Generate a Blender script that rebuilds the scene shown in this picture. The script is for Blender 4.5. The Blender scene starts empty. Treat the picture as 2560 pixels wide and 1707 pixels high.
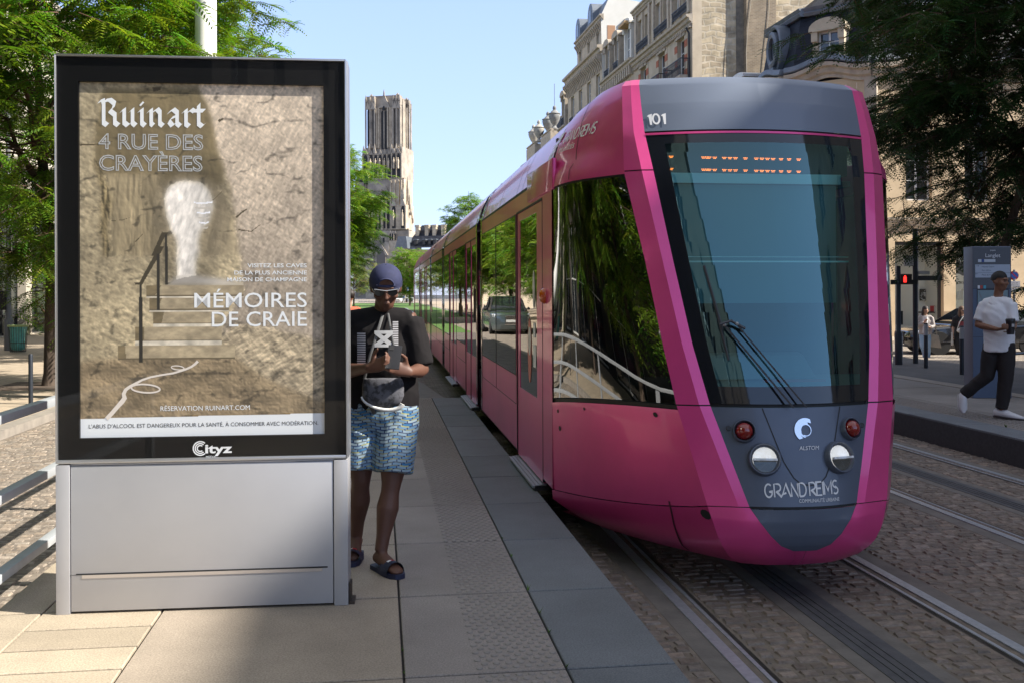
import bpy, bmesh, math, random
import numpy as np
from mathutils import Matrix, Vector
random.seed(7); RNG = np.random.default_rng(7)
PI = math.pi
sc = bpy.context.scene
COL = sc.collection
R = math.radians
# ---------------------------------------------------------------- camera
FOC, CXI, HOR, ROLL, YAW = 2450.0, 1280.0, 733.8, 0.0033, R(7.67)
CAMZ = 1.82                       # above the rail tops (z = 0); platform top is z = 0.30
cam_d = bpy.data.cameras.new("camera"); cam = bpy.data.objects.new("camera", cam_d); COL.objects.link(cam)
cam_d.sensor_width = 36.0; cam_d.lens = 36.0 * FOC / 2560.0
cam_d.shift_y = -(853.5 - HOR) / 2560.0
cam_d.clip_start = 0.05; cam_d.clip_end = 3000.0
cam.matrix_world = (Matrix.Translation((0, 0, CAMZ)) @ Matrix.Rotation(-YAW, 4, 'Z')
                    @ Matrix.Rotation(PI / 2, 4, 'X') @ Matrix.Rotation(-ROLL, 4, 'Z'))
sc.camera = cam
# ---------------------------------------------------------------- sky, sun, exposure
SUN_EL, SUN_DIR = R(40.2), Vector((0.94, -0.342, 0)).normalized()      # horizontal direction towards the sun
w = bpy.data.worlds.new("World"); sc.world = w; w.use_nodes = True
nt = w.node_tree; nt.nodes.clear()
sky = nt.nodes.new('ShaderNodeTexSky'); sky.sky_type = 'NISHITA'; sky.sun_disc = False
sky.sun_elevation = SUN_EL; sky.sun_rotation = math.atan2(SUN_DIR.x, SUN_DIR.y)
sky.air_density = 1.0; sky.dust_density = 0.25; sky.ozone_density = 1.6; sky.altitude = 80
bg = nt.nodes.new('ShaderNodeBackground'); bg.inputs['Strength'].default_value = 0.115
wo = nt.nodes.new('ShaderNodeOutputWorld')
smx = nt.nodes.new('ShaderNodeMix'); smx.data_type = 'RGBA'; smx.inputs['Factor'].default_value = .65; smx.inputs['B'].default_value = (2.5, 3.25, 5.7, 1)   # evens out the sky towards a clear pale blue
stc = nt.nodes.new('ShaderNodeTexCoord'); ssx = nt.nodes.new('ShaderNodeSeparateXYZ'); smr = nt.nodes.new('ShaderNodeMapRange'); smr.interpolation_type = 'SMOOTHSTEP'
for k_, v_ in (('From Min', .10), ('From Max', .75), ('To Min', .68), ('To Max', .05)): smr.inputs[k_].default_value = v_
nt.links.new(stc.outputs['Generated'], ssx.inputs[0]); nt.links.new(ssx.outputs['Z'], smr.inputs['Value']); nt.links.new(smr.outputs[0], smx.inputs['Factor'])
nt.links.new(sky.outputs[0], smx.inputs['A']); sm2 = nt.nodes.new('ShaderNodeMix'); sm2.data_type = 'RGBA'; sm2.inputs['B'].default_value = (3.3, 3.25, 3.3, 1); sr2 = nt.nodes.new('ShaderNodeMapRange'); sr2.interpolation_type = 'SMOOTHSTEP'      # neutral zenith added out of view to soften the blue fill in shade
for k_, v_ in (('From Min', .38), ('From Max', .80), ('To Min', 0), ('To Max', .8)): sr2.inputs[k_].default_value = v_
nt.links.new(ssx.outputs['Z'], sr2.inputs['Value']); nt.links.new(sr2.outputs[0], sm2.inputs['Factor']); nt.links.new(smx.outputs['Result'], sm2.inputs['A']); nt.links.new(sm2.outputs['Result'], bg.inputs[0]); nt.links.new(bg.outputs[0], wo.inputs[0])
sd = bpy.data.lights.new("sun", 'SUN'); sd.energy = 4.8; sd.angle = R(0.53); sd.color = (1.0, 0.94, 0.84)
so = bpy.data.objects.new("sun", sd); COL.objects.link(so)
_sv = Vector((SUN_DIR.x * math.cos(SUN_EL), SUN_DIR.y * math.cos(SUN_EL), math.sin(SUN_EL)))
so.rotation_euler = _sv.to_track_quat('Z', 'Y').to_euler(); so.location = _sv * 60
sc.view_settings.view_transform = 'Standard'; sc.view_settings.look = 'None'
sc.view_settings.gamma = 1.0; sc.view_settings.exposure = 1.15; sc.view_settings.use_curve_mapping = False
sc.cycles.max_bounces = 8; sc.cycles.transparent_max_bounces = 16
# ---------------------------------------------------------------- measuring helpers (pixel of the 2560 px photo + a known plane -> point)
def ray(px, py):
    dx, dy = px - CXI, py - HOR
    x, y = (dx - ROLL * dy) / FOC, (dy + ROLL * dx) / FOC
    c, s = math.cos(YAW), math.sin(YAW)
    return Vector((x * c + s, -x * s + c, -y))
def onz(px, py, z):
    d = ray(px, py); t = (z - CAMZ) / d.z; return Vector((d.x * t, d.y * t, z))
def onx(px, py, X):
    d = ray(px, py); t = X / d.x; return Vector((X, d.y * t, CAMZ + d.z * t))
def ony(px, py, Y):
    d = ray(px, py); t = Y / d.y; return Vector((d.x * t, Y, CAMZ + d.z * t))
def dep(px, py, t):
    d = ray(px, py); return Vector((d.x * t, d.y * t, CAMZ + d.z * t))
# ---------------------------------------------------------------- objects
def T(o, label=None, cat=None, group=None, kind=None):
    if label: o['label'] = label
    if cat: o['category'] = cat
    if group: o['group'] = group
    if kind: o['kind'] = kind
    return o
def empty(name, loc, rz=0.0, label=None, cat=None, group=None):
    o = bpy.data.objects.new(name, None); COL.objects.link(o); o.empty_display_size = 0.3
    o.location = loc; o.rotation_euler = (0, 0, rz)
    return T(o, label, cat, group)
def wm(o):
    m = o.matrix_basis.copy()
    return wm(o.parent) @ o.matrix_parent_inverse @ m if o.parent else m
def link(name, me, parent=None, world=False):
    o = bpy.data.objects.new(name, me); COL.objects.link(o)
    if parent is not None:
        o.parent = parent
        if world: o.matrix_parent_inverse = wm(parent).inverted()
    return o
def copy_tree(o, parent=None):
    c = o.copy(); COL.objects.link(c)
    if parent is not None: c.parent = parent; c.matrix_parent_inverse = o.matrix_parent_inverse.copy()
    for ch in list(o.children):
        copy_tree(ch, c)
    return c
class MB:
    def __init__(s): s.v = []; s.f = []; s.m = []
    def add(s, vs, fs, m=0):
        b = len(s.v); s.v.extend(tuple(p) for p in vs)
        for f in fs: s.f.append(tuple(b + i for i in f)); s.m.append(m)
        return b
    def quad(s, a, b, c, d, m=0): s.add((a, b, c, d), ((0, 1, 2, 3),), m)
    def poly(s, pts, m=0): s.add(pts, (tuple(range(len(pts))),), m)
    def hexa(s, p, m=0):            # p: 4 bottom + 4 top points
        s.add(p, ((3, 2, 1, 0), (4, 5, 6, 7), (0, 1, 5, 4), (1, 2, 6, 5), (2, 3, 7, 6), (3, 0, 4, 7)), m)
    def box(s, x0, x1, y0, y1, z0, z1, m=0):
        s.hexa(((x0, y0, z0), (x1, y0, z0), (x1, y1, z0), (x0, y1, z0), (x0, y0, z1), (x1, y0, z1), (x1, y1, z1), (x0, y1, z1)), m)
    def bar(s, a, b, w, h, m=0, up=(0, 0, 1)):   # rectangular bar from a to b
        a, b = Vector(a), Vector(b); d = (b - a).normalized(); u = Vector(up)
        r = d.cross(u)
        if r.length < 1e-4: r = d.cross(Vector((1, 0, 0)))
        r.normalize(); u = r.cross(d).normalized(); r = r * (w / 2); u = u * (h / 2)
        s.hexa((a - r - u, a + r - u, b + r - u, b - r - u, a - r + u, a + r + u, b + r + u, b - r + u), m)
    def tube(s, path, rad, n=10, m=0, cap=True, ell=None):
        path = [Vector(p) for p in path]
        if not hasattr(rad, '__len__'): rad = [rad] * len(path)
        rings = []; pr = None
        for i, p in enumerate(path):
            d = (path[min(i + 1, len(path) - 1)] - path[max(i - 1, 0)]).normalized()
            if pr is None:
                h = Vector((0, 0, 1)) if abs(d.z) < .9 else Vector((0, 1, 0))
                r = d.cross(h).normalized()
            else:
                r = (pr - d * pr.dot(d)).normalized()
            pr = r; u = r.cross(d)
            ra, rb = (rad[i], rad[i]) if not hasattr(rad[i], '__len__') else rad[i]
            rings.append([p + r * (ra * math.cos(2 * PI * k / n)) + u * (rb * math.sin(2 * PI * k / n)) for k in range(n)])
        s.loft(rings, m, cap, True)
    def loft(s, rings, m=0, cap=True, closed=True):
        n = len(rings[0]); vs = [p for r in rings for p in r]; fs = []
        for i in range(len(rings) - 1):
            for k in range(n if closed else n - 1):
                k2 = (k + 1) % n
                fs.append((i * n + k, i * n + k2, (i + 1) * n + k2, (i + 1) * n + k))
        if cap and closed:
            fs.append(tuple(range(n - 1, -1, -1))); fs.append(tuple((len(rings) - 1) * n + k for k in range(n)))
        s.add(vs, fs, m)
    def grid(s, rows, m=0): s.loft(rows, m, False, False)
    def lathe(s, prof, c=(0, 0, 0), n=16, m=0, cap=True, ax='z'):
        c = Vector(c); rings = []
        for r, z in prof:
            ring = []
            for k in range(n):
                a = 2 * PI * k / n; x, y = r * math.cos(a), r * math.sin(a)
                ring.append(c + (Vector((x, y, z)) if ax == 'z' else Vector((x, -z, y)) if ax == 'y' else Vector((z, x, y))))
            rings.append(ring)
        s.loft(rings, m, cap, True)
    def prism(s, poly, f, d0, d1, m=0):   # poly in (a,b), f(a,b,d)->point
        n = len(poly); vs = [f(a, b, d0) for a, b in poly] + [f(a, b, d1) for a, b in poly]
        fs = [tuple(range(n - 1, -1, -1)), tuple(range(n, 2 * n))] + [(i, (i + 1) % n, n + (i + 1) % n, n + i) for i in range(n)]
        s.add(vs, fs, m)
    def ell(s, c, r, n=12, m=0, rot=None):
        c = Vector(c); rings = []
        for i in range(n // 2 + 1):
            th = max(.04, min(PI - .04, PI * i / (n // 2))); ring = []
            for k in range(n):
                a = 2 * PI * k / n
                q = Vector((r[0] * math.sin(th) * math.cos(a), r[1] * math.sin(th) * math.sin(a), -r[2] * math.cos(th)))
                if rot is not None: q = rot @ q
                ring.append(c + q)
            rings.append(ring)
        s.loft(rings, m, True, True)
    def mesh(s, name, mats, smooth=None):
        me = bpy.data.meshes.new(name); me.from_pydata(s.v, [], s.f)
        if not isinstance(mats, (list, tuple)): mats = [mats]
        for m in mats: me.materials.append(m)
        if len(mats) > 1: me.polygons.foreach_set('material_index', s.m)
        if smooth is not None:
            me.polygons.foreach_set('use_smooth', [True] * len(s.f))
            if smooth < 180: me.set_sharp_from_angle(angle=R(smooth))
        me.update(); return me
    def build(s, name, mats, parent=None, smooth=None, world=False, bevel=0, **tags):
        me = s.mesh(name, mats, smooth)
        if parent is None:                       # origin at the base of the thing
            co = np.empty(len(me.vertices) * 3); me.vertices.foreach_get('co', co); co = co.reshape(-1, 3)
            b = np.array([(co[:, 0].min() + co[:, 0].max()) / 2, (co[:, 1].min() + co[:, 1].max()) / 2, co[:, 2].min()])
            me.vertices.foreach_set('co', (co - b).ravel()); o = link(name, me); o.location = b
        else:
            o = link(name, me, parent, world)
        if bevel:
            bm = bmesh.new(); bm.from_mesh(me); bmesh.ops.remove_doubles(bm, verts=bm.verts, dist=1e-5)
            bmesh.ops.recalc_face_normals(bm, faces=bm.faces)
            es = [e for e in bm.edges if len(e.link_faces) == 2 and e.calc_face_angle(0) > R(30)]
            bmesh.ops.bevel(bm, geom=es, offset=bevel, segments=2, affect='EDGES', profile=.6)
            for f in bm.faces: f.smooth = True
            bm.to_mesh(me); bm.free(); me.set_sharp_from_angle(angle=R(40))
        return T(o, **tags)
class Frame:       # local (u along, v up, n outward) -> world
    def __init__(s, o, u, n=None):
        s.o = Vector(o); s.u = Vector(u).normalized(); s.n = Vector(n).normalized() if n else s.u.cross(Vector((0, 0, 1))).normalized()
    def __call__(s, u, v, n=0.0): return s.o + s.u * u + Vector((0, 0, v)) + s.n * n
    def box(s, mb, u0, u1, v0, v1, n0, n1, m=0):
        mb.hexa((s(u0, v0, n1), s(u1, v0, n1), s(u1, v0, n0), s(u0, v0, n0), s(u0, v1, n1), s(u1, v1, n1), s(u1, v1, n0), s(u0, v1, n0)), m)
# ---------------------------------------------------------------- materials
MATS = {}
def srgb(r, g, b): return tuple(((c / 255) / 12.92 if c / 255 <= .04045 else ((c / 255 + .055) / 1.055) ** 2.4) for c in (r, g, b))
def M(name, col=(.5, .5, .5), rough=.6, metal=0.0, col2=None, scale=4.0, bump=0.0, bscale=60.0, coat=0.0, spec=.5, emit=None, es=1.0, trans=0.0, detail=6.0, vcol=None, contrast=(.35, .65), aniso=None, stain=None):
    if name in MATS: return MATS[name]
    m = bpy.data.materials.new(name); m.use_nodes = True; n = m.node_tree.nodes; l = m.node_tree.links
    p = n['Principled BSDF']
    p.inputs['Base Color'].default_value = (*col, 1); p.inputs['Roughness'].default_value = rough; p.inputs['Metallic'].default_value = metal
    p.inputs['Coat Weight'].default_value = coat; p.inputs['Coat Roughness'].default_value = .05
    p.inputs['Specular IOR Level'].default_value = spec; p.inputs['Transmission Weight'].default_value = trans
    if emit: p.inputs['Emission Color'].default_value = (*emit, 1); p.inputs['Emission Strength'].default_value = es
    geo = None
    def pos(sx):
        nonlocal geo
        if geo is None: geo = n.new('ShaderNodeTexCoord')
        if aniso is None: return geo.outputs['Object']
        mp = n.new('ShaderNodeMapping'); mp.inputs['Scale'].default_value = aniso; l.new(geo.outputs['Object'], mp.inputs['Vector']); return mp.outputs[0]
    base = None
    if vcol:
        a = n.new('ShaderNodeVertexColor'); a.layer_name = vcol; base = a.outputs['Color']
    if col2 is not None:
        t = n.new('ShaderNodeTexNoise'); t.inputs['Scale'].default_value = scale; t.inputs['Detail'].default_value = detail; t.inputs['Roughness'].default_value = .62
        l.new(pos(scale), t.inputs['Vector'])
        mr = n.new('ShaderNodeMapRange'); mr.inputs['From Min'].default_value = contrast[0]; mr.inputs['From Max'].default_value = contrast[1]
        l.new(t.outputs['Fac'], mr.inputs['Value'])
        mx = n.new('ShaderNodeMix'); mx.data_type = 'RGBA'
        mx.inputs['A'].default_value = (*col, 1); mx.inputs['B'].default_value = (*col2, 1); l.new(mr.outputs[0], mx.inputs['Factor'])
        if base is not None:
            mm = n.new('ShaderNodeMix'); mm.data_type = 'RGBA'; mm.blend_type = 'MULTIPLY'; mm.inputs['Factor'].default_value = 1
            l.new(base, mm.inputs['A']); l.new(mx.outputs['Result'], mm.inputs['B']); base = mm.outputs['Result']
        else: base = mx.outputs['Result']
    if stain:       # broad dirt and wear: (scale, darkest, lightest)
        t3 = n.new('ShaderNodeTexNoise'); t3.inputs['Scale'].default_value = stain[0]; t3.inputs['Detail'].default_value = 7; t3.inputs['Roughness'].default_value = .65; l.new(pos(1), t3.inputs['Vector'])
        m3 = n.new('ShaderNodeMapRange'); m3.inputs['From Min'].default_value = .32; m3.inputs['From Max'].default_value = .66; m3.inputs['To Min'].default_value = stain[1]; m3.inputs['To Max'].default_value = stain[2]; l.new(t3.outputs['Fac'], m3.inputs['Value'])
        x3 = n.new('ShaderNodeMix'); x3.data_type = 'RGBA'; x3.blend_type = 'MULTIPLY'; x3.inputs['Factor'].default_value = 1; x3.inputs['A'].default_value = (*col, 1)
        if base is not None: l.new(base, x3.inputs['A'])
        l.new(m3.outputs[0], x3.inputs['B']); base = x3.outputs['Result']
    if base is not None: l.new(base, p.inputs['Base Color'])
    if bump:
        t2 = n.new('ShaderNodeTexNoise'); t2.inputs['Scale'].default_value = bscale; t2.inputs['Detail'].default_value = 4
        l.new(pos(bscale), t2.inputs['Vector'])
        b = n.new('ShaderNodeBump'); b.inputs['Strength'].default_value = bump; b.inputs['Distance'].default_value = .02
        l.new(t2.outputs['Fac'], b.inputs['Height']); l.new(b.outputs[0], p.inputs['Normal'])
    MATS[name] = m; return m
def glass_mat(name, tint, gloss=.08, rough=0.0, wave=0.0, wscale=2.0, fres=1.45, gcol=(1, 1, 1)):   # thin pane: tinted see-through plus mirror reflection
    if name in MATS: return MATS[name]
    m = bpy.data.materials.new(name); m.use_nodes = True; n = m.node_tree.nodes; l = m.node_tree.links; n.clear()
    o = n.new('ShaderNodeOutputMaterial'); t = n.new('ShaderNodeBsdfTransparent'); t.inputs[0].default_value = (*tint, 1)
    g = n.new('ShaderNodeBsdfGlossy'); g.inputs['Roughness'].default_value = rough; g.inputs[0].default_value = (*gcol, 1)
    f = n.new('ShaderNodeFresnel'); f.inputs['IOR'].default_value = fres
    ad = n.new('ShaderNodeMath'); ad.operation = 'ADD'; ad.use_clamp = True; ad.inputs[1].default_value = gloss
    gm = n.new('ShaderNodeNewGeometry'); io = n.new('ShaderNodeMath'); io.operation = 'MULTIPLY_ADD'; io.inputs[1].default_value = 1 / fres - fres; io.inputs[2].default_value = fres
    l.new(gm.outputs['Backfacing'], io.inputs[0]); l.new(io.outputs[0], f.inputs['IOR'])     # a thin pane has the same reflectance from both sides
    x = n.new('ShaderNodeMixShader')
    l.new(f.outputs[0], ad.inputs[0]); l.new(ad.outputs[0], x.inputs[0]); l.new(t.outputs[0], x.inputs[1]); l.new(g.outputs[0], x.inputs[2]); l.new(x.outputs[0], o.inputs[0])
    if wave:
        tc = n.new('ShaderNodeTexCoord'); mp = n.new('ShaderNodeMapping'); mp.inputs['Scale'].default_value = (1, 1, 2.5)
        tn = n.new('ShaderNodeTexNoise'); tn.inputs['Scale'].default_value = wscale; tn.inputs['Detail'].default_value = 1
        b = n.new('ShaderNodeBump'); b.inputs['Strength'].default_value = wave; b.inputs['Distance'].default_value = .02
        l.new(tc.outputs['Object'], mp.inputs['Vector']); l.new(mp.outputs[0], tn.inputs['Vector']); l.new(tn.outputs['Fac'], b.inputs['Height'])
        l.new(b.outputs[0], g.inputs['Normal'])
    MATS[name] = m; return m
def brick_mat(name, c1, c2, mort, bw, bh, msz=.02, rough=.85, off=.5, axes='xy', bump=.4, dist=0.0, noise=(.8, 1.15), nscale=6):
    if name in MATS: return MATS[name]
    m = bpy.data.materials.new(name); m.use_nodes = True; n = m.node_tree.nodes; l = m.node_tree.links; p = n['Principled BSDF']; p.inputs['Roughness'].default_value = rough
    tc = n.new('ShaderNodeTexCoord'); sx = n.new('ShaderNodeSeparateXYZ'); cx = n.new('ShaderNodeCombineXYZ')
    vec = tc.outputs['Object']
    if dist:
        dn = n.new('ShaderNodeTexNoise'); dn.inputs['Scale'].default_value = 1.2 / bw * .5; l.new(vec, dn.inputs['Vector'])
        va = n.new('ShaderNodeVectorMath'); va.operation = 'MULTIPLY_ADD'; va.inputs[1].default_value = (dist,) * 3
        l.new(dn.outputs['Color'], va.inputs[0]); l.new(vec, va.inputs[2]); vec = va.outputs[0]
    l.new(vec, sx.inputs[0])
    for i, a in enumerate(axes):
        if a == 's':
            ad = n.new('ShaderNodeMath'); ad.operation = 'ADD'; l.new(sx.outputs['X'], ad.inputs[0]); l.new(sx.outputs['Y'], ad.inputs[1]); l.new(ad.outputs[0], cx.inputs[i])
        else: l.new(sx.outputs[a.upper()], cx.inputs[i])
    b = n.new('ShaderNodeTexBrick'); b.offset = off; b.inputs['Scale'].default_value = 1; b.inputs['Brick Width'].default_value = bw; b.inputs['Row Height'].default_value = bh
    b.inputs['Mortar Size'].default_value = msz; b.inputs['Mortar Smooth'].default_value = .3
    b.inputs['Color1'].default_value = (*c1, 1); b.inputs['Color2'].default_value = (*c2, 1); b.inputs['Mortar'].default_value = (*mort, 1)
    l.new(cx.outputs[0], b.inputs['Vector'])
    t = n.new('ShaderNodeTexNoise'); t.inputs['Scale'].default_value = nscale; t.inputs['Detail'].default_value = 8; l.new(tc.outputs['Object'], t.inputs['Vector'])
    mr = n.new('ShaderNodeMapRange'); mr.inputs['From Min'].default_value = .3; mr.inputs['From Max'].default_value = .7; mr.inputs['To Min'].default_value = noise[0]; mr.inputs['To Max'].default_value = noise[1]
    l.new(t.outputs['Fac'], mr.inputs['Value'])
    mx = n.new('ShaderNodeMix'); mx.data_type = 'RGBA'; mx.blend_type = 'MULTIPLY'; mx.inputs['Factor'].default_value = 1
    l.new(b.outputs['Color'], mx.inputs['A']); l.new(mr.outputs[0], mx.inputs['B']); l.new(mx.outputs['Result'], p.inputs['Base Color'])
    bp = n.new('ShaderNodeBump'); bp.inputs['Strength'].default_value = bump; bp.inputs['Distance'].default_value = .01; bp.invert = True
    l.new(b.outputs['Fac'], bp.inputs['Height']); l.new(bp.outputs[0], p.inputs['Normal'])
    MATS[name] = m; return m
def text_mb(txt, size, f, d=0.003, align='LEFT', shear=0.0, offset=0.0, fit=None, space=1.0, outline=0.0, res=3):
    """lettering as a mesh; f(a, b, n) maps text x, y and outward distance to a point; fit = (width, cap height)"""
    cu = bpy.data.curves.new('t', 'FONT'); cu.body = txt; cu.size = 1.0; cu.shear = shear; cu.offset = offset; cu.space_character = space; cu.resolution_u = res
    if outline: cu.fill_mode = 'NONE'; cu.bevel_depth = outline; cu.bevel_resolution = 0
    o = bpy.data.objects.new('t', cu); COL.objects.link(o)
    bpy.context.view_layer.update()
    dg = bpy.context.evaluated_depsgraph_get(); me = bpy.data.meshes.new_from_object(o.evaluated_get(dg))
    vs = [v.co.copy() for v in me.vertices]; fs = [tuple(p.vertices) for p in me.polygons]
    bpy.data.objects.remove(o); bpy.data.curves.remove(cu); bpy.data.meshes.remove(me)
    x0 = min(v.x for v in vs); x1 = max(v.x for v in vs)
    sx = sy = size
    if fit: sx = fit[0] / (x1 - x0); sy = fit[1] / 0.694 if fit[1] else sx
    ox = x0 if align == 'LEFT' else x1 if align == 'RIGHT' else (x0 + x1) / 2
    mb = MB(); mb.add([f((v.x - ox) * sx, v.y * sy, d) for v in vs], fs); return mb
def stroke_mb(paths, wdt, f, d=0.003, mb=None, m=0):
    mb = mb or MB()
    for pth in paths:
        L, Rr = [], []
        n = len(pth)
        for i in range(n):
            a = Vector(pth[max(i - 1, 0)]); b = Vector(pth[i]); c = Vector(pth[min(i + 1, n - 1)])
            t = (c - a); t = t.normalized() if t.length else Vector((1, 0)); nn = Vector((-t.y, t.x))
            k = 1.0
            if 0 < i < n - 1:
                t1 = (b - a).normalized(); co = max(.5, abs(Vector((-t1.y, t1.x)).dot(nn))); k = 1 / co
            e = t * (wdt * .0)
            L.append(b + nn * wdt / 2 * k + e); Rr.append(b - nn * wdt / 2 * k + e)
        mb.add([f(p.x, p.y, d) for p in L] + [f(p.x, p.y, d) for p in Rr], [(n + i, n + i + 1, i + 1, i) for i in range(n - 1)], m)
    return mb
def arc2(cx, cy, rx, ry, a0, a1, n=10): return [(cx + rx * math.cos(R(a0 + (a1 - a0) * i / n)), cy + ry * math.sin(R(a0 + (a1 - a0) * i / n))) for i in range(n + 1)]
# ================================================================ ground, tracks, platforms
mt_asph = M('asphalt', (.055, .055, .06), .85, col2=(.085, .083, .085), scale=1.5, bump=.25, bscale=120)
mt_joint = M('joint_sand', (.21, .175, .14), .95, col2=(.12, .10, .082), scale=9, bump=.3, bscale=90)
mt_sett = M('sett_stone', (1, 1, 1), .7, col2=(.62, .6, .6), scale=26, bump=.35, bscale=70, vcol='col')
mt_cobb = brick_mat('cobble_far', (.17, .14, .12), (.115, .097, .085), (.09, .078, .066), .15, .105, .012, .8, dist=.05, bump=.8, nscale=3, noise=(.7, 1.25))
mt_cobl = brick_mat('cobble_light', (.30, .25, .20), (.22, .185, .15), (.15, .125, .10), .15, .105, .012, .8, dist=.05, bump=.8, nscale=3, noise=(.75, 1.2))
mt_slab = M('slab_granite', (1, 1, 1), .75, col2=(.66, .66, .67), scale=130, detail=3, bump=.12, bscale=220, vcol='col', contrast=(.38, .62), stain=(1.7, .80, 1.08))
mt_pave = brick_mat('pavement_stone', (.42, .34, .25), (.38, .31, .23), (.14, .11, .09), 1.1, .55, .008, .8, nscale=5, bump=.2, noise=(.82, 1.12))
mt_kerb = M('kerb_stone', (.30, .265, .225), .8, col2=(.22, .195, .17), scale=6, bump=.2)
mt_grass = M('lawn', (.055, .12, .02), .95, col2=(.085, .17, .03), scale=5, bump=.8, bscale=30)
mt_rail = M('rail_steel', (.50, .53, .58), .42, .55, col2=(.38, .41, .46), scale=30)
mt_groove = M('rail_groove', (.012, .012, .014), .9)
mt_conc = M('rail_concrete', (.17, .155, .14), .85, col2=(.12, .11, .10), scale=7, bump=.15)
mt_resin = M('resin_strip', (.06, .062, .07), .7, col2=(.085, .088, .095), scale=12, bump=.1)
mt_riser = M('riser_granite', (.032, .032, .036), .75, col2=(.05, .05, .055), scale=30)
def sheet(name, x0, x1, y0, y1, z, mat, kind='structure', nx=1, ny=1):
    mb = MB(); mb.grid([[(x0 + (x1 - x0) * i / nx, y0 + (y1 - y0) * j / ny, z) for i in range(nx + 1)] for j in range(ny + 1)])
    o = mb.build(name, mat); o['kind'] = kind; return o
sheet('ground', -700, 700, -400, 1400, -.28, mt_asph)
sheet('road', -4.75, 9.2, -60, 46, -.008, mt_cobb)                     # cobbled tram street bed
sheet('lane', -4.75, -1.84, -60, 75, -.004, mt_cobl)
sheet('side_road', 13.2, 30, 18, 36.5, -.115, mt_cobl)
sheet('street_asphalt', 9.2, 13.2, -60, 60, .13, mt_asph)
mb = MB(); mb.box(9.2, 14.2, -60, 21.0, -.28, .126); mb.box(9.2, 13.6, 21.0, 27.6, -.28, .124); o = mb.build('asphalt_island', mt_asph); o['kind'] = 'structure'
mb = MB(); mb.box(-15, -4.75, -80, 220, -.28, .10); o = mb.build('left_pavement', mt_pave); o['kind'] = 'structure'
mb = MB(); mb.box(-4.95, -4.74, -80, 220, -.28, .112); o = mb.build('kerb', mt_kerb); o['kind'] = 'structure'
mb = MB(); mb.box(18.5, 40, 34.8, 38.6, -.28, .0); o = mb.build('shop_pavement', mt_pave); o['kind'] = 'structure'
mb = MB(); mb.box(13.4, 24, 40.5, 210, -.28, .05); o = mb.build('right_pavement', mt_pave); o['kind'] = 'structure'
sheet('lawn_bed', -4.7, 9.2, 46, 190, -.006, mt_grass)
sheet('far_road', -60, 60, 190, 330, .02, mt_cobl)
# rails -------------------------------------------------------------------
def rail(xg, side, label):      # xg: running edge of the rail head, side -1: left rail, +1 right rail
    r = empty('tram_rail', (xg, -4, 0), 0, label, 'rail', 'grooved tram rails in the cobbles')
    L = 130
    a = MB(); a.box(min(0, side * .065), max(0, side * .065), 0, L, -.06, .006); a.build('rail_head', mt_rail, r)
    a = MB(); a.box(min(-side * .045, 0), max(-side * .045, 0), 0, L, -.06, -.012); a.build('groove', mt_groove, r)
    a = MB(); a.box(min(-side * .045, -side * .068), max(-side * .045, -side * .068), 0, L, -.06, .003); a.build('guard_lip', mt_rail, r)
    return r
rail(1.765, -1, 'grooved steel rail nearest the granite platform edge'); rail(3.195, 1, 'grooved steel rail running out from under the right side of the pink tram')
rail(4.655, -1, 'near rail of the empty track beside the far platform'); rail(6.085, 1, 'farthest steel rail along the foot of the dark platform wall')
mb = MB()
for xg, s in ((1.765, -1), (3.195, 1), (4.655, -1), (6.085, 1)):
    a, b = xg + s * .065, xg + s * .185; mb.box(min(a, b), max(a, b), -4, 126, -.1, -.001)
    a, b = xg - s * .068, xg - s * .10; mb.box(min(a, b), max(a, b), -4, 126, -.1, -.003)
for xc in (2.49, 5.38):
    mb.box(xc - .20, xc - .11, -4, 126, -.1, 0); mb.box(xc + .11, xc + .20, -4, 126, -.1, 0)
o = mb.build('track_concrete', mt_conc); o['kind'] = 'structure'
mb = MB()
for xc in (2.49, 5.38):
    mb.box(xc - .11, xc + .11, -4, 126, -.1, .004)
    for k in range(3): mb.box(xc - .06 + .045 * k, xc - .045 + .045 * k, -4, 126, .004, .008)
o = mb.build('power_strip', mt_resin); o['kind'] = 'structure'
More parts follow.
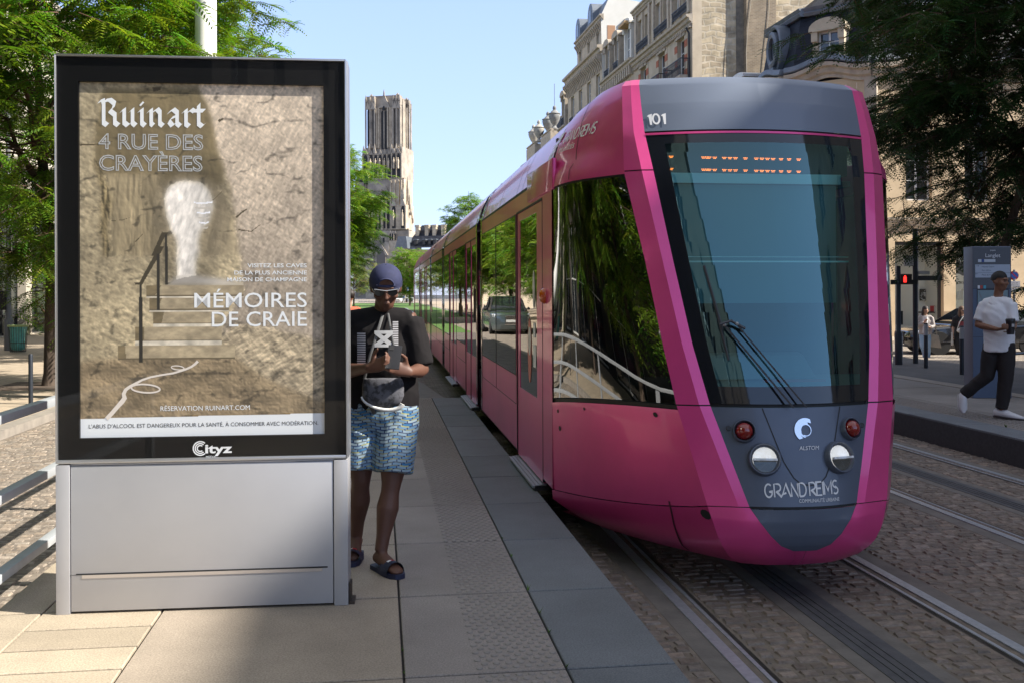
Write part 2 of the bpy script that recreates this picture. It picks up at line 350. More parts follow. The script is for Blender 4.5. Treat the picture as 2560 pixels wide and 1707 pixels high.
# setts, each a bevelled stone ------------------------------------------------
def vcols(me, cols):
    at = me.color_attributes.new('col', 'FLOAT_COLOR', 'POINT'); at.data.foreach_set('color', np.asarray(cols, dtype=np.float32).ravel())
def setts(name, strips, y0, y1, base, z=0.0, lw=(.085, .15), rh=.085):
    V = []; F = []; C = []
    for x0, x1 in strips:
        y = y0; row = 0
        while y < y1:
            h = rh * random.uniform(.9, 1.1); x = x0 + (random.uniform(-.06, 0) if row % 2 else 0)
            while x < x1 - .03:
                wd = random.uniform(*lw); xa, xb = max(x, x0) + .006, min(x + wd, x1) - .006
                if xb - xa > .03:
                    k = random.choice((.75, .85, .95, 1.0, 1.05, 1.15, 1.3)); t = random.uniform(-.04, .04)
                    c = (base[0] * k * (1 + t), base[1] * k, base[2] * k * (1 - t), 1)
                    zz = z + random.uniform(-.0025, .0025); tx, ty = random.uniform(-.003, .003), random.uniform(-.003, .003)
                    j = lambda: random.uniform(-.006, .006); b = len(V); e = .013
                    ya, yb = y + .005, y + h - .005
                    low = [(xa + j(), ya + j()), (xb + j(), ya + j()), (xb + j(), yb + j()), (xa + j(), yb + j())]
                    cx, cy = (xa + xb) / 2, (ya + yb) / 2
                    for px, py in low: V.append((px, py, zz - .02)); C.append(c)
                    for px, py in low:
                        V.append((px + e * (1 if px < cx else -1), py + e * (1 if py < cy else -1), zz + tx * (1 if px > cx else -1) + ty * (1 if py > cy else -1))); C.append(c)
                    F += [(b + 4, b + 5, b + 6, b + 7)] + [(b + q, b + (q + 1) % 4, b + 4 + (q + 1) % 4, b + 4 + q) for q in range(4)]
                x += wd
            y += h; row += 1
    me = bpy.data.meshes.new(name); me.from_pydata(V, [], F); me.materials.append(mt_sett); vcols(me, C)
    o = link(name, me); o['kind'] = 'structure'; return o
setts('cobbles', [(1.21, 1.575), (1.87, 2.285), (2.695, 3.09), (3.385, 4.465), (4.76, 5.175), (5.585, 5.98), (6.275, 6.58)], 1.6, 17, (.225, .185, .153), .004)
setts('lane_cobbles', [(-4.7, -1.86)], 2.5, 16.0, (.30, .25, .20), .004, (.08, .14), .08)
sheet('sett_bedding', 1.2, 6.6, 1.0, 17.2, -.0030, mt_joint); sheet('lane_bedding', -4.74, -1.85, 1.5, 16.2, -.001, mt_joint)
# platform near -----------------------------------------------------------------
PZ = .30
mb = MB(); mb.box(-1.84, 1.20, -8, 14.4, -.05, PZ - .018); o = mb.build('platform', M('platform_base', (.035, .032, .03), .9)); o['kind'] = 'structure'
mb = MB()
ry = [14.4, 16, 18, 20, 22.5]
for i in range(4):
    ya, yb = ry[i], ry[i + 1]; za, zb = PZ * (1 - (i / 4) ** 1.3) - .004, max(.012, PZ * (1 - ((i + 1) / 4) ** 1.3)); xa, xb = .93 - .07 * i, .86 - .07 * i
    mb.hexa(((-1.84, ya, -.05), (xa, ya, -.05), (xb, yb, -.05), (-1.84, yb, -.05), (-1.84, ya, za), (xa, ya, za), (xb, yb, zb), (-1.84, yb, zb)))
o = mb.build('platform_ramp', M('ramp_stone', (.16, .15, .145), .8, col2=(.12, .115, .11), scale=8)); o['kind'] = 'structure'
def slabs(name, cells, gap=.005):
    V = []; F = []; C = []
    for x0, x1, y0, y1, z, c in cells:
        b = len(V); k = random.uniform(.9, 1.1); cc = (c[0] * k, c[1] * k, c[2] * k, 1); z += random.uniform(-.0012, .0012)
        e = .004; xa, xb, ya, yb = x0 + gap, x1 - gap, y0 + gap * 1.7, y1 - gap * 1.7
        V += [(xa, ya, z - .03), (xb, ya, z - .03), (xb, yb, z - .03), (xa, yb, z - .03), (xa, ya, z - e), (xb, ya, z - e), (xb, yb, z - e), (xa, yb, z - e),
              (xa + e, ya + e, z), (xb - e, ya + e, z), (xb - e, yb - e, z), (xa + e, yb - e, z)]
        C += [cc] * 12
        for o_ in (0, 4): F += [(b + o_ + q, b + o_ + (q + 1) % 4, b + o_ + 4 + (q + 1) % 4, b + o_ + 4 + q) for q in range(4)]
        F.append((b + 8, b + 9, b + 10, b + 11))
    me = bpy.data.meshes.new(name); me.from_pydata(V, [], F); me.materials.append(mt_slab); vcols(me, C)
    o = link(name, me); o['kind'] = 'structure'; return o
J0, JS = 4.957, 1.048
warm, tact, blue, cream = (.39, .325, .255), (.30, .265, .24), (.155, .17, .185), (.46, .385, .285)
cells = []; tcells = []; bcells = []
k0 = -9
for k in range(k0, 9):
    ya, yb = J0 + JS * k, J0 + JS * (k + 1)
    cells.append((-1.045, .089, ya, yb, PZ, warm)); tcells.append((.089, .746, ya, yb, PZ, tact)); bcells.append((.746, 1.205, ya, yb, PZ, blue))
    for q in range(4): cells.append((-1.607, -1.045, ya + JS / 4 * q, ya + JS / 4 * (q + 1), PZ, cream))
    cells.append((-1.845, -1.607, ya, yb, PZ, cream))
slabs('platform_slabs', cells); slabs('tactile_slabs', tcells); slabs('platform_edge', bcells, .004)
mb = MB(); row = 0; y = J0 + JS * -5 + .03
dome = [(.0155, 0), (.0145, .003), (.011, .0048), (.003, .0052)]
while y < 14.3:
    if min((y - J0) % JS, JS - (y - J0) % JS) > .02:
        for q in range(7):
            x = .395 + .05 * q + (.025 if row % 2 else 0)
            if x < .735: mb.lathe(dome, (x, y, PZ + .0005), 8 if y < 9 else 6)
    y += .043; row += 1
o = mb.build('tactile_studs', M('stud_stone', (.20, .18, .168), .7, col2=(.26, .235, .215), scale=40), smooth=60); o['kind'] = 'structure'
# far platform -------------------------------------------------------------------
mb = MB(); mb.box(6.57, 9.3, -40, 42, -.1, PZ - .02); mb.box(9.12, 9.42, -40, 42, -.1, .31, 1)
o = mb.build('far_platform', [mt_riser, mt_kerb]); o['kind'] = 'structure'
cells = []
for k in range(-10, 35):
    ya, yb = JS * k, JS * (k + 1)
    cells += [(6.565, 6.98, ya, yb, PZ, (.17, .19, .215)), (6.98, 7.6, ya, yb, PZ, (.26, .24, .225)), (7.6, 9.12, ya, yb, PZ, (.27, .25, .235))]
slabs('far_platform_slabs', cells)
mb = MB(); y = 6.0
while y < 24:
    for q in range(5): mb.box(7.04 + .09 * q, 7.10 + .09 * q, y, y + .035, PZ - .002, PZ + .004)
    y += .07
o = mb.build('far_tactile_studs', M('stud_stone')); o['kind'] = 'structure'
# small weeds in the joints
mb = MB()
def weed(x, y, z, s=.03, n=7):
    for i in range(n):
        a = random.uniform(0, 2 * PI); l = s * random.uniform(.5, 1.2); w = l * .18; dx, dy = math.cos(a), math.sin(a)
        h = l * random.uniform(.4, 1.0)
        mb.poly([(x - dy * w, y + dx * w, z), (x + dx * l * .6, y + dy * l * .6, z + h), (x + dy * w, y - dx * w, z)])
for y in (4.35, 4.62, 5.0, 5.6, 6.02, 3.95, 3.6): weed(.748, y + random.uniform(-.03, .03), PZ, random.uniform(.015, .035))
for y in (3.7, 3.95, 4.2): weed(.09, y, PZ, .018)
for y in (8.3, 8.9, 10.2, 9.6): weed(6.985, y, PZ, .05, 10)
o = mb.build('joint_weeds', M('weed_green', (.07, .13, .02), .8)); T(o, 'tiny green weeds growing in the paving joints', 'weeds', kind='stuff')
# ================================================================ buildings
st_c = M('limestone', (.50, .42, .31), .85, col2=(.40, .33, .24), scale=1.3, bump=.15, bscale=30)
st_w = M('limestone_warm', (.56, .43, .28), .85, col2=(.46, .35, .22), scale=1.1, bump=.15, bscale=30)
st_p = M('pale_render', (.70, .68, .62), .85, col2=(.62, .60, .54), scale=.8)
st_m = M('moulding_stone', (.47, .40, .31), .85, col2=(.33, .28, .22), scale=3.0)
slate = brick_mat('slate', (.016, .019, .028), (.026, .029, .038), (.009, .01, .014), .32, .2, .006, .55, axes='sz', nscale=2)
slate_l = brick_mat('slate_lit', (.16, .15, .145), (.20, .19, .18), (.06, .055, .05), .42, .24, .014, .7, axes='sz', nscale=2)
for m_ in (slate,): m_.node_tree.nodes['Principled BSDF'].inputs['Specular IOR Level'].default_value = .12
zinc = M('zinc', (.17, .19, .22), .5, .25, col2=(.12, .14, .165), scale=2)
rubble = brick_mat('rubble_wall', (.56, .46, .31), (.36, .29, .20), (.50, .43, .32), .62, .34, .05, .95, dist=.6, axes='xz', bump=.8, nscale=1.7, noise=(.55, 1.2))
brickm = brick_mat('old_brick', (.30, .23, .15), (.22, .165, .11), (.33, .28, .21), .24, .08, .012, .9, axes='xz', nscale=1.2, noise=(.7, 1.15))
redb = brick_mat('red_brick', (.42, .10, .045), (.34, .08, .035), (.30, .20, .14), .22, .07, .008, .9, axes='sz')
wfr = M('window_paint', (.66, .66, .64), .5)
bfr = M('bronze_frame', (.05, .05, .055), .4, .4)
pane = M('pane_glass', (.018, .022, .028), .04, spec=.9)
pane_c = M('pane_curtain', (.34, .34, .34), .15, col2=(.10, .10, .11), scale=1.4, spec=.8)
iron = M('wrought_iron', (.012, .012, .014), .5)
beig = M('modern_stone', (.46, .41, .34), .8, col2=(.40, .355, .29), scale=.7)
def wall(mb, F, u0, u1, v0, v1, holes, depth=.25, m=0):
    us = sorted({u0, u1, *[h[0] for h in holes], *[h[1] for h in holes]}); vs = sorted({v0, v1, *[h[2] for h in holes], *[h[3] for h in holes]})
    for i in range(len(us) - 1):
        for j in range(len(vs) - 1):
            cu, cv = (us[i] + us[i + 1]) / 2, (vs[j] + vs[j + 1]) / 2
            if any(h[0] < cu < h[1] and h[2] < cv < h[3] for h in holes): continue
            mb.quad(F(us[i], vs[j]), F(us[i + 1], vs[j]), F(us[i + 1], vs[j + 1]), F(us[i], vs[j + 1]), m)
    for a, b, c, d in [h[:4] for h in holes]:
        for p, q in (((a, c), (b, c)), ((b, c), (b, d)), ((b, d), (a, d)), ((a, d), (a, c))):
            mb.quad(F(*p), F(*q), F(q[0], q[1], -depth), F(p[0], p[1], -depth), m)
def window(root, F, a, b, c, d, depth=.2, fr=None, bars=(1, 2), pm=None, arch=0, fw=.07):
    mb = MB(); fr = fr or wfr; n0, n1 = -depth - .05, -depth + .01
    F.box(mb, a, a + fw, c, d, n0, n1); F.box(mb, b - fw, b, c, d, n0, n1); F.box(mb, a + fw, b - fw, c, c + fw, n0, n1); F.box(mb, a + fw, b - fw, d - fw, d, n0, n1)
    for i in range(1, bars[0] + 1):
        u = a + (b - a) * i / (bars[0] + 1); F.box(mb, u - fw * .6, u + fw * .6, c + fw, d - fw, n0, n1)
    for j in range(1, bars[1] + 1):
        v = c + (d - c) * j / (bars[1] + 1); F.box(mb, a + fw, b - fw, v - .02, v + .02, n0, n1 - .01)
    o = mb.build('window', fr, root, world=True)
    mb = MB(); mb.quad(F(a, c, n0 + .025), F(b, c, n0 + .025), F(b, d, n0 + .025), F(a, d, n0 + .025)); mb.build('pane', pm or pane, o, world=True)
    return o
PROF = [(0, 0), (.06, .0), (.08, .10), (.18, .16), (.22, .30), (.34, .34), (.36, .46), (0, .50)]
def cornice(mb, F, u0, u1, v, k=1.0, fn=None, m=0, n=14, dent=0, prof=None):
    pr = prof or PROF; us = [u0 + (u1 - u0) * i / n for i in range(n + 1)] if fn else [u0, u1]
    mb.loft([[F(u, v + b * k + (fn(u) if fn else 0), a * k) for a, b in pr] for u in us], m, True, True)
    if dent:
        u = u0 + dent * .5
        while u < u1 - dent * .3: F.box(mb, u, u + dent * .45, v - .16 * k, v + .02, -.02, .16 * k, m); u += dent
def rail_part(root, F, u0, u1, v, n0, h=.95, sp=.14, ret=True):
    mb = MB(); F.box(mb, u0, u1, v + h - .05, v + h, n0 - .02, n0 + .02); F.box(mb, u0, u1, v + .06, v + .09, n0 - .015, n0 + .015); F.box(mb, u0, u1, v + h - .2, v + h - .18, n0 - .01, n0 + .01)
    u = u0
    while u <= u1: F.box(mb, u - .011, u + .011, v, v + h - .04, n0 - .011, n0 + .011); u += sp
    u = u0 + sp
    while u <= u1 - sp:
        c = [F(u + .5 * sp * math.cos(2 * PI * k / 8), v + h * .48 + .14 * math.sin(2 * PI * k / 8), n0) for k in range(9)]; mb.tube(c, .008, 4, cap=False); u += sp * 2
    if ret:
        for u in (u0, u1):
            F.box(mb, u - .02, u + .02, v + h - .05, v + h, 0, n0); nn = 0
            while nn < n0: F.box(mb, u - .011, u + .011, v, v + h - .04, nn, nn + .02); nn += sp
    return mb.build('balcony_rail', iron, root, world=True)
def block(mb, F, u0, u1, v0, v1, dep, m=0):   # side, back and top walls of a plain volume (front is separate)
    mb.quad(F(u0, v0, -dep), F(u0, v0, 0), F(u0, v1, 0), F(u0, v1, -dep), m); mb.quad(F(u1, v0, 0), F(u1, v0, -dep), F(u1, v1, -dep), F(u1, v1, 0), m)
    mb.quad(F(u1, v0, -dep), F(u0, v0, -dep), F(u0, v1, -dep), F(u1, v1, -dep), m); mb.quad(F(u0, v1, 0), F(u1, v1, 0), F(u1, v1, -dep), F(u0, v1, -dep), m)
RD = Vector((-.0297, 1, 0)).normalized(); RN = Vector((-1, -.0297, 0)).normalized()
def RF(y): return Frame((17.6 - .0297 * (y - 40.5), y, 0), RD, RN)
def dormer(root, F, uc, v, w_, h, n_front=.0, dep=1.2, sm=None, roofm=None, arch=.35, bars=(1, 2), pm=None):
    sm = sm or st_m; mb = MB(); a, b = uc - w_ / 2, uc + w_ / 2; fw = .22
    F.box(mb, a - fw, a, v, v + h, n_front - dep, n_front); F.box(mb, b, b + fw, v, v + h, n_front - dep, n_front); F.box(mb, a, b, v - .02, v + .08, n_front - .3, n_front + .06)
    pts = [(a - fw - .12, v + h), (b + fw + .12, v + h)] + [(uc + (w_ / 2 + fw + .12) * math.cos(R(t)), v + h + .12 + arch * math.sin(R(t))) for t in range(0, 181, 18)]
    mb.prism(pts, F, n_front - dep, n_front + .16, 0); F.box(mb, a - fw - .03, a + .02, v + h - .4, v + h, n_front, n_front + .1); F.box(mb, b - .02, b + fw + .03, v + h - .4, v + h, n_front, n_front + .1)
    o = mb.build('dormer', [sm], root, world=True)
    w2 = window(root, F, a, b, v + .08, v + h, -n_front + .18, bars=bars, pm=pm); w2.parent = o; w2.matrix_parent_inverse = wm(o).inverted() if False else Matrix(o.matrix_parent_inverse); w2.matrix_parent_inverse = Matrix.Identity(4)
    w2.matrix_parent_inverse = wm(o).inverted()
    for ch in list(w2.children): ch.parent = w2
    return o
def pane_to_sub(): pass
# ---- A: tall stone house with brick trimmed windows and a bare rubble end wall
def house_a():
    F = RF(52.6); L = 11.3; r = empty('stone_house', F(L / 2, 0, -5), 0, 'tall cream stone house with red brick window trim and a bare rubble end wall', 'house', 'houses along the right side of the street')
    cols = [1.9, 5.4, 9.2]; rowsv = [(.6, 3.6), (5.0, 7.3), (8.0, 10.2), (11.0, 13.2), (14.05, 16.4)]
    holes = [(c - .6, c + .6, a, b) for c in cols for a, b in rowsv] + [(c + s * .75 - .48, c + s * .75 + .48, 17.75, 19.7) for c in cols for s in (-1, 1)]
    mb = MB(); wall(mb, F, 0, L, 0, 20.4, holes); mb.quad(F(0, 20.4, 0), F(L, 20.4, 0), F(L, 21.2, -5), F(0, 21.2, -5), 1); mb.quad(F(L, 0, 0), F(L, 0, -12), F(L, 20.4, -12), F(L, 20.4, 0))
    mb.build('wall', [st_c, slate], r, world=True)
    for h in holes: window(r, F, *h, depth=.22, pm=random.choice((pane, pane_c)))
    mb = MB(); cornice(mb, F, -.1, L, 16.75, 1.1, dent=.28); cornice(mb, F, -.1, L, 20.2, .8, dent=.24); cornice(mb, F, 0, L, 13.45, .45); cornice(mb, F, 0, L, 4.2, .7)
    for c in cols:
        for s in (-1, 1): F.box(mb, c + s * 1.45 - .16, c + s * 1.45 + .16, 17.5, 20.2, -.05, .12)
        F.box(mb, c - .1, c + .1, 17.6, 20.0, -.05, .10); F.box(mb, c - .85, c + .85, 16.42, 16.72, -.05, .09)
        for k in range(5): F.box(mb, c - .3 + .15 * k - .05, c - .3 + .15 * k + .05, 16.4, 16.74, .05, .13)
    mb.build('cornice', st_m, r, world=True)
    for c in cols:
        for a, b in rowsv[1:]:
            for s in (-1, 1):
                mb = MB(); v = a; k = 0
                while v < b - .2: F.box(mb, c + s * .85 - .24, c + s * .85 + .24, v, v + .42, -.05, .025 if k % 2 == 0 else .02, k % 2); v += .42; k += 1
                mb.build('brick_trim', [redb, st_c], r, world=True)
    for u0, u1 in ((.35, 3.5), (4.3, 6.6), (8.1, 10.3)):
        mb = MB(); F.box(mb, u0, u1, 13.8, 14.0, 0, .62)
        for u in (u0 + .3, u1 - .3): F.box(mb, u - .12, u + .12, 13.35, 13.8, 0, .5)
        b = mb.build('balcony', st_m, r, world=True); rail_part(b, F, u0 + .04, u1 - .04, 14.0, .56)
    for c in cols: rail_part(r, F, c - 1.3, c + 1.3, 17.62, .12, .55, .12, False)
    mb = MB(); p = [F(.28, .3, .1), F(.28, 16.3, .1), F(.28, 16.6, .28)]; mb.tube(p, .06, 8); mb.build('drainpipe', M('drainpipe', (.02, .022, .03), .5), r, 40, world=True)
    F2 = Frame(F(0, 0, 0), -RN, (-RD.x, -RD.y, 0)); mb = MB()       # end wall facing the viewer
    wall(mb, F2, .55, 14, 0, 26, []); wall(mb, F2, 0, .55, 0, 20.4, [], m=1)
    mb.build('rubble_end_wall', [rubble, st_c], r, world=True)
    mb = MB(); F2.box(mb, 3.0, 4.75, 0, 27.5, -.1, .42); mb.build('brick_flue', brickm, r, world=True)
    mb = MB(); F2.box(mb, 2.55, 3.0, 0, 27, -.05, .05); mb.build('flue_shadow_strip', M('shadowed_stone', (.13, .115, .095), .9, col2=(.24, .205, .155), scale=3), r, world=True)  # shadow band beside the flue, painted as a strip of darker stone
    mb = MB()
    for k in range(2): mb.tube([F2(3.2 + .9 * k + .25 * math.sin(i * .7 + k), 6 + 1.3 * i, .46) for i in range(15)], .018, 5)
    mb.build('cable', M('old_cable', (.33, .29, .23), .8), r, world=True)
house_a()
def house_b():
    F = RF(63.9); L = 8.0; r = empty('mansard_house', F(L / 2, 0, -5), 0, 'narrow cream house with a blue slate mansard and stone dormers, between two taller houses', 'house', 'houses along the right side of the street')
    cols = [1.5, 4.2, 6.7]; rowsv = [(.6, 3.6), (5, 7.3), (8.2, 10.4), (11.2, 13.3), (14.3, 16.3)]; holes = [(c - .55, c + .55, a, b) for c in cols for a, b in rowsv]
    mb = MB(); wall(mb, F, 0, L, 0, 17.4, holes); mb.quad(F(0, 17.6, -.1), F(L, 17.6, -.1), F(L, 21.0, -.95), F(0, 21.0, -.95), 1); mb.quad(F(0, 21.0, -.95), F(L, 21.0, -.95), F(L, 21.8, -6), F(0, 21.8, -6), 1)
    mb.build('wall', [st_c, slate], r, world=True)
    for h in holes: window(r, F, *h, pm=random.choice((pane, pane_c)))
    mb = MB(); cornice(mb, F, 0, L, 17.05, 1.1, dent=.3); cornice(mb, F, 0, L, 13.8, .4)
    for k in range(16): F.box(mb, .2 + .5 * k, .42 + .5 * k, 16.5, 17.1, 0, .3)
    mb.build('cornice', st_m, r, world=True)
    dormer(r, F, 1.4, 17.65, 1.3, 2.4, .05, 1.0, st_p, pm=pane_c); dormer(r, F, 4.1, 17.65, .9, 2.3, .08, 1.0); dormer(r, F, 6.6, 17.65, .9, 2.3, .08, 1.0)
    for c in (4.1, 6.6): rail_part(r, F, c - .6, c + .6, 17.6, .2, .6, .12, False)
    mb = MB(); F.box(mb, .6, 2.2, 20.0, 20.2, -.2, .5); mb.build('awning', M('awning_wood', (.42, .27, .12), .7), r, world=True)
house_b()
def house_c():
    F = RF(71.9); L = 12.2; r = empty('white_gabled_house', F(L / 2, 0, -5), 0, 'tall cream house with a white end wall, bracketed eaves and round dormers', 'house', 'houses along the right side of the street')
    cols = [1.7, 4.6, 7.5, 10.4]; rowsv = [(.6, 3.8), (5.2, 7.8), (8.9, 11.2), (12.4, 14.6), (16.0, 18.6)]; holes = [(c - .6, c + .6, a, b) for c in cols for a, b in rowsv]
    pent = [(c - .45, c + .45, 20.9, 22.0) for c in cols]
    mb = MB(); wall(mb, F, 0, L, 0, 20.0, holes); wall(mb, F, 0, 8.6, 20.0, 22.5, pent[:3])
    mb.quad(F(0, 22.6, .2), F(8.6, 22.6, .2), F(8.6, 24.1, -.5), F(0, 24.1, -.5), 2); mb.quad(F(0, 24.1, -.5), F(8.6, 24.1, -.5), F(8.6, 22.9, -9), F(0, 22.9, -9), 2)
    mb.quad(F(8.6, 20, 0), F(8.6, 20, -9), F(8.6, 22.9, -9), F(8.6, 22.6, 0)); mb.quad(F(8.6, 20.2, 0), F(L, 20.2, 0), F(L, 20.6, -6), F(8.6, 20.6, -6), 3)
    mb.build('wall', [st_c, st_p, zinc, slate], r, world=True)
    mb = MB(); mb.poly([F(0, 14, 0), F(0, 14, -9), F(0, 22.9, -9), F(0, 24.1, -.5), F(0, 22.6, .2)][::-1]); mb.build('white_end_wall', st_p, r, world=True)
    for h in holes + pent[:3]: window(r, F, *h, pm=random.choice((pane, pane_c)))
    mb = MB(); cornice(mb, F, -.1, L, 19.7, 1.5); cornice(mb, F, -.1, 8.6, 22.3, .9); cornice(mb, F, 0, L, 15.2, .6); cornice(mb, F, 0, L, 11.6, .4)
    cur = lambda u, v, s, d: mb.prism([(0, 0), (.0, s), (d, s), (d, s * .8), (d * .4, s * .45), (d * .15, 0)], lambda a, b, q: F(u + q, v + b, a), -.08, .08)
    for k in range(25): cur(.25 + .49 * k, 18.7, 1.05, .5)
    for k in range(18): cur(.25 + .48 * k, 21.7, .65, .3)
    mb.build('cornice', st_m, r, world=True)
    for u in (3.0, 7.2):
        mb = MB(); pts = [(u - .8, 22.7), (u + .8, 22.7)] + [(u + .8 * math.cos(R(t)), 23.4 + .95 * math.sin(R(t))) for t in range(0, 181, 15)]
        mb.prism(pts, F, -1.2, .28); d = mb.build('round_dormer', zinc, r, world=True)
        mb = MB(); F.box(mb, u - .35, u + .35, 22.85, 23.8, .26, .31); mb.build('window', pane, d, world=True)
    mb = MB()
    F3 = Frame(F(0, 0, 0), -RN, (-RD.x, -RD.y, 0))
    for k, u in enumerate((1.6, 3.2, 5.2)): F3.box(mb, u, u + .35, 21.2 + .1 * k, 22.4 + .0 * k, 0, .25)
    mb.build('bracket', st_m, r, world=True)
    mb = MB(); F3.box(mb, .3, .9, 20.2, 21.9, 0, .02); mb.build('bricked_window', M('pale_brick', (.42, .24, .14), .9), r, world=True)
    for c in cols: rail_part(r, F, c - .7, c + .7, 16.0, .15, .8, .13, False)
house_c()
def house_d():
    F = RF(84.15); L = 3.0; r = empty('corner_dormer_house', F(L / 2, 0, -5), 0, 'narrow house with slate roof and one stone dormer left of the white topped house', 'house', 'houses along the right side of the street')
    cols = [1.5]; rowsv = [(.6, 3.8), (5.2, 7.6), (8.9, 11.2), (12.4, 14.6)]; holes = [(c - .55, c + .55, a, b) for c in cols for a, b in rowsv]
    mb = MB(); wall(mb, F, 0, L, 0, 16.4, holes); mb.quad(F(0, 16.6, -.1), F(L, 16.6, -.1), F(L, 19.4, -1.1), F(0, 19.4, -1.1), 1); mb.quad(F(0, 19.4, -1.1), F(L, 19.4, -1.1), F(L, 19.9, -7), F(0, 19.9, -7), 1)
    mb.quad(F(L, 0, 0), F(L, 0, -8), F(L, 19.4, -8), F(L, 16.5, 0)); mb.build('wall', [st_c, slate], r, world=True)
    for h in holes: window(r, F, *h)
    mb = MB(); cornice(mb, F, 0, L + .1, 16.1, 1.0, dent=.3); mb.build('cornice', st_m, r, world=True)
    dormer(r, F, 1.5, 16.7, 1.0, 2.6, .08, 1.0)
    for c in (1.5,): rail_part(r, F, c - .6, c + .6, 16.65, .2, .7, .12, False)
house_d()
URN = [(.02, 0), (.34, 0), (.34, .10), (.20, .16), (.13, .34), (.17, .42), (.30, .62), (.44, .95), (.50, 1.22), (.46, 1.34), (.52, 1.40), (.50, 1.47), (.36, 1.50), (.26, 1.66), (.12, 1.78), (.17, 1.92), (.13, 2.08), (.01, 2.2)]
def house_u():
    F = RF(87.3); L = 18; r = empty('urn_topped_building', F(L / 2, 0, -5), 0, 'stone building crowned by carved urns on its parapet, with a dark domed roof', 'building', 'houses along the right side of the street')
    cols = [2, 6, 10, 14]; holes = [(c - .7, c + .7, a, b) for c in cols for a, b in ((.6, 4), (6, 9), (10.5, 13.2))]
    mb = MB(); wall(mb, F, 0, L, 0, 15.2, holes); mb.quad(F(L, 0, 0), F(L, 0, -9), F(L, 15.2, -9), F(L, 15.2, 0)); mb.quad(F(0, 15.2, 0), F(L, 15.2, 0), F(L, 15.4, -9), F(0, 15.4, -9)); mb.build('wall', st_c, r, world=True)
    for h in holes: window(r, F, *h)
    mb = MB(); cornice(mb, F, 0, L + .2, 15.0, 1.4, dent=.5)
    for u in (5.3, 13.2):
        F.box(mb, u - 2.4, u + 2.4, 15.6, 17.0, -1.4, .3); cornice(mb, F, u - 2.4, u + 2.4, 16.8, .9)
    mb.build('cornice', st_m, r, world=True)
    us = M('urn_stone', (.26, .26, .25), .85, col2=(.17, .17, .165), scale=4)
    for u in (3.9, 7.0, 11.7, 14.6):
        mb = MB(); mb.lathe([(a * 1.15, b * 1.05) for a, b in URN], F(u, 17.25, -.3), 14); mb.build('urn', us if u < 9 else M('urn_stone_pale', (.40, .38, .33), .85, col2=(.28, .26, .23), scale=4), r, 50, world=True)
    mb = MB(); mb.prism([(5.0, 15.6), (14, 15.6), (13.4, 17.6), (11.6, 19.2), (7.2, 19.2), (5.6, 17.6)], F, -7, -1.6); mb.build('roof', slate, r, world=True)
    mb = MB(); mb.tube([F(3.9, 19.3, -.3), F(3.9, 21.6, -.3)], .03, 5); mb.build('lightning_rod', zinc, r, world=True)
house_u()
